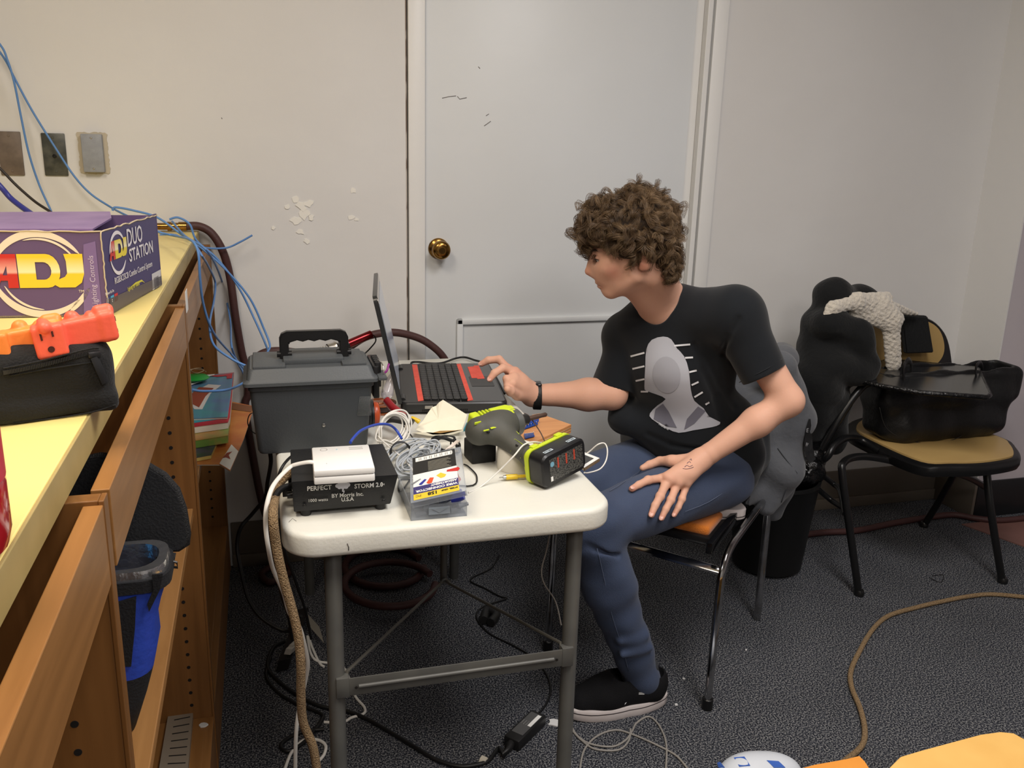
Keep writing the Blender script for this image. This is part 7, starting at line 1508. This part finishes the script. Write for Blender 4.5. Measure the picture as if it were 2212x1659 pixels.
bm = new(); loft(bm, [bring2(zr+z, -.438+i, xr-i, LY0+i, LY1-i) for z, i in ((.001, 0), (.013, .002), (.013, .012), (-.022, .014), (-.022, .008))], cap=False, closed=True); obj('foil_lining', bm, mat('silver_foil', srgb(190, 190, 192), .22, .9, bump=(40, .3)), lb_, 50)
def fpoly(nm, pts, m, y, t=.003):
    q = [P(a, b, y=y) for a, b in pts]; bm = new(); loft(bm, [q, [p+Vector((0, t, 0)) for p in q]]); return obj(nm, bm, m, lb_)
fpoly('front_panel', [(200, 1316), (236, 1307), (294, 1290), (291, 1360), (283, 1440), (200, 1440)], M_bk, LY0-.0035)
fpoly('carry_strap', [(328, 1242), (352, 1240), (345, 1275), (322, 1322), (318, 1306), (331, 1275)], M_bk, LY0-.0035)
lid_o = [P(x, y, y=1.145) for x, y in ((200, 1198), (300, 1193), (385, 1190), (400, 1180), (402, 1160), (393, 1110), (378, 1070), (350, 1040), (300, 1012), (262, 1004), (210, 1000), (150, 1010), (140, 1190))]
bm = new(); loft(bm, [[p+Vector((0, .016+.10*max(0, p.z-.85), 0)) for p in lid_o], [p+Vector((0, .10*max(0, p.z-.85), 0)) for p in lid_o]]); obj('raised_lid', bm, M_bk, lb_, 30)
bm = new(); tube(bm, [p+Vector((0, .008+.10*max(0, p.z-.85), 0)) for p in lid_o], .006, 8, closed=True); obj('lid_piping', bm, mat('black_piping', srgb(20, 20, 22), .6, bump=(500, .4)), lb_, 60)
lc_ = P(222, 1097, y=1.14); bm = new(); lathe(bm, [(0, 0), (.014, 0), (.0155, .0015), (.0165, .0022), (.0175, .0015), (.018, 0)], (lc_.x-.002, 1.152, lc_.z), (0, -1, .1), 28); obj('round_badge', bm, M_bl, lb_, 40)
bm = new(); tube(bm, [P(337, 1205, y=1.10), P(382, 1215, y=1.10), P(384, 1226, y=1.10), P(343, 1222, y=1.10)], .0018, 6, closed=True); obj('buckle_loop', bm, M_blk, lb_, 50)
bm = new(); tube(bm, [P(340, 1203, y=1.12), P(378, 1207, y=1.12)], .008, 4, flat=(1, .5)); obj('webbing_tab', bm, M_strap, lb_, 40)
tag(soft('gel_pack', [Ell((-.29, 1.088, zr-.012), (.06, .028, .025), None, .01), Ell((-.25, 1.09, zr-.015), (.035, .025, .022), None, .01)], .003, mat('bright_blue_film', srgb(40, 140, 210), .2), warp=lambda X, Y, Z: .004*np.sin(90*X)*np.sin(80*Y)), 'bright blue plastic wrapped pack inside the open lunch bag', 'pack')
# slotted strip and white fleck on the bottom shelf
st0 = [P(x, y, z=.18) for x, y in ((364, 1540), (418, 1527), (404, 1680), (340, 1680))]
sl = thing('slotted_strip', 'grey slotted plastic strip lying on the bottom shelf of the bookcase', 'strip', tuple(sum(st0, Vector())/4))
bm = new(); loft(bm, [[p-Vector((0, 0, .0145)) for p in st0], st0]); obj('strip_body', bm, mat('strip_grey', srgb(140, 128, 112), .5), sl)
bm = new()
for k in range(9):
    f = .04+k*.11; a, b_ = st0[0].lerp(st0[3], f), st0[1].lerp(st0[2], f); tube(bm, [a.lerp(b_, .28)+Vector((0, 0, .0004)), a.lerp(b_, .9)+Vector((0, 0, .0004))], .0012, 4)
obj('slots', bm, M_hole, sl)
q = P(438, 1566, z=.168); bm = new(); prism(bm, blob2(q.x, q.y, .009, 9, .3), .003, Matrix.Translation((0, 0, .1655))); tag(obj('white_fleck', bm, M_lit), 'small white fleck on the bottom bookcase shelf near the far upright', 'fleck')
# ------------------------------------------------------------------ things at the bottom picture edge
fb = [P(x, y, z=.30) for x, y in ((1700, 1668), (1760, 1652), (1828, 1640), (1856, 1633), (1868, 1645), (1885, 1672), (1890, 1760), (1690, 1760))]
M_box = mat('cardboard_tan', srgb(222, 172, 92), .8, noisec=(10, srgb(232, 188, 108), .3))
cb = thing('open_carton', 'open yellowish cardboard carton with spread flaps at the bottom right edge', 'box', (1.2, 1.0, 0))
bm = new(); loft(bm, [fb, [p-Vector((0, 0, .004)) for p in fb]]); obj('left_flap', bm, mat('cardboard_orange', srgb(226, 150, 60), .8, noisec=(10, srgb(216, 140, 54), .3)), cb)
fb2 = [P(x, y, z=.34) for x, y in ((1946, 1633), (1990, 1622), (2060, 1603), (2120, 1587), (2160, 1580), (2190, 1583), (2215, 1600), (2290, 1640), (2290, 1780), (1960, 1780), (1915, 1664))]
bm = new(); loft(bm, [fb2, [p-Vector((0, 0, .008)) for p in fb2]]); bmesh.ops.bevel(bm, geom=bm.edges[:], offset=.002, segments=2, affect='EDGES'); obj('right_flap', bm, M_box, cb, 40)
fb3 = [P(1946, 1633, z=.332), P(1935, 1668, z=.332), P(1968, 1650, z=.300), P(1960, 1640, z=.300)]
x0_, x1_, y0_, y1_ = fb[0].x, fb2[6].x, .55, min(p.y for p in fb2[:6])-.06
bm = new(); bb(bm, x0_, x1_, y0_, y1_, .001, .290, .002); obj('carton_body', bm, M_box, cb)
bgp = P(1640, 1662, z=.03)
pl_ = tag(soft('striped_bag', [Ell((P(1640, 1690, z=0).x, P(1640, 1690, z=0).y, .015), (.105, .060, .050), None, .02), Ell((P(1600, 1680, z=0).x, P(1640, 1690, z=0).y, .015), (.06, .05, .044), None, .03)], .004, mat('bag_white', srgb(218, 224, 232), .4)), 'white plastic bag with blue stripes at the bottom picture edge', 'bag')
bgq = [Ell((P(1640, 1690, z=0).x, P(1640, 1690, z=0).y, .015), (.105, .060, .050), None, .02), Ell((P(1600, 1680, z=0).x, P(1640, 1690, z=0).y, .015), (.06, .05, .044), None, .03)]
M_bs = mat('stripe_blue', srgb(64, 104, 190), .4)
for pts in ([(1585, 1636), (1608, 1634), (1621, 1654), (1597, 1656)], [(1656, 1642), (1682, 1644), (1697, 1658), (1672, 1658)], [(1549, 1648), (1555, 1645), (1566, 1658), (1552, 1658)]):
    g = [onto(bgq, x, y, .0015) for x, y in pts]; bm = new(); bm.faces.new([bm.verts.new(p) for p in g]); obj('blue_stripe', bm, M_bs, pl_)
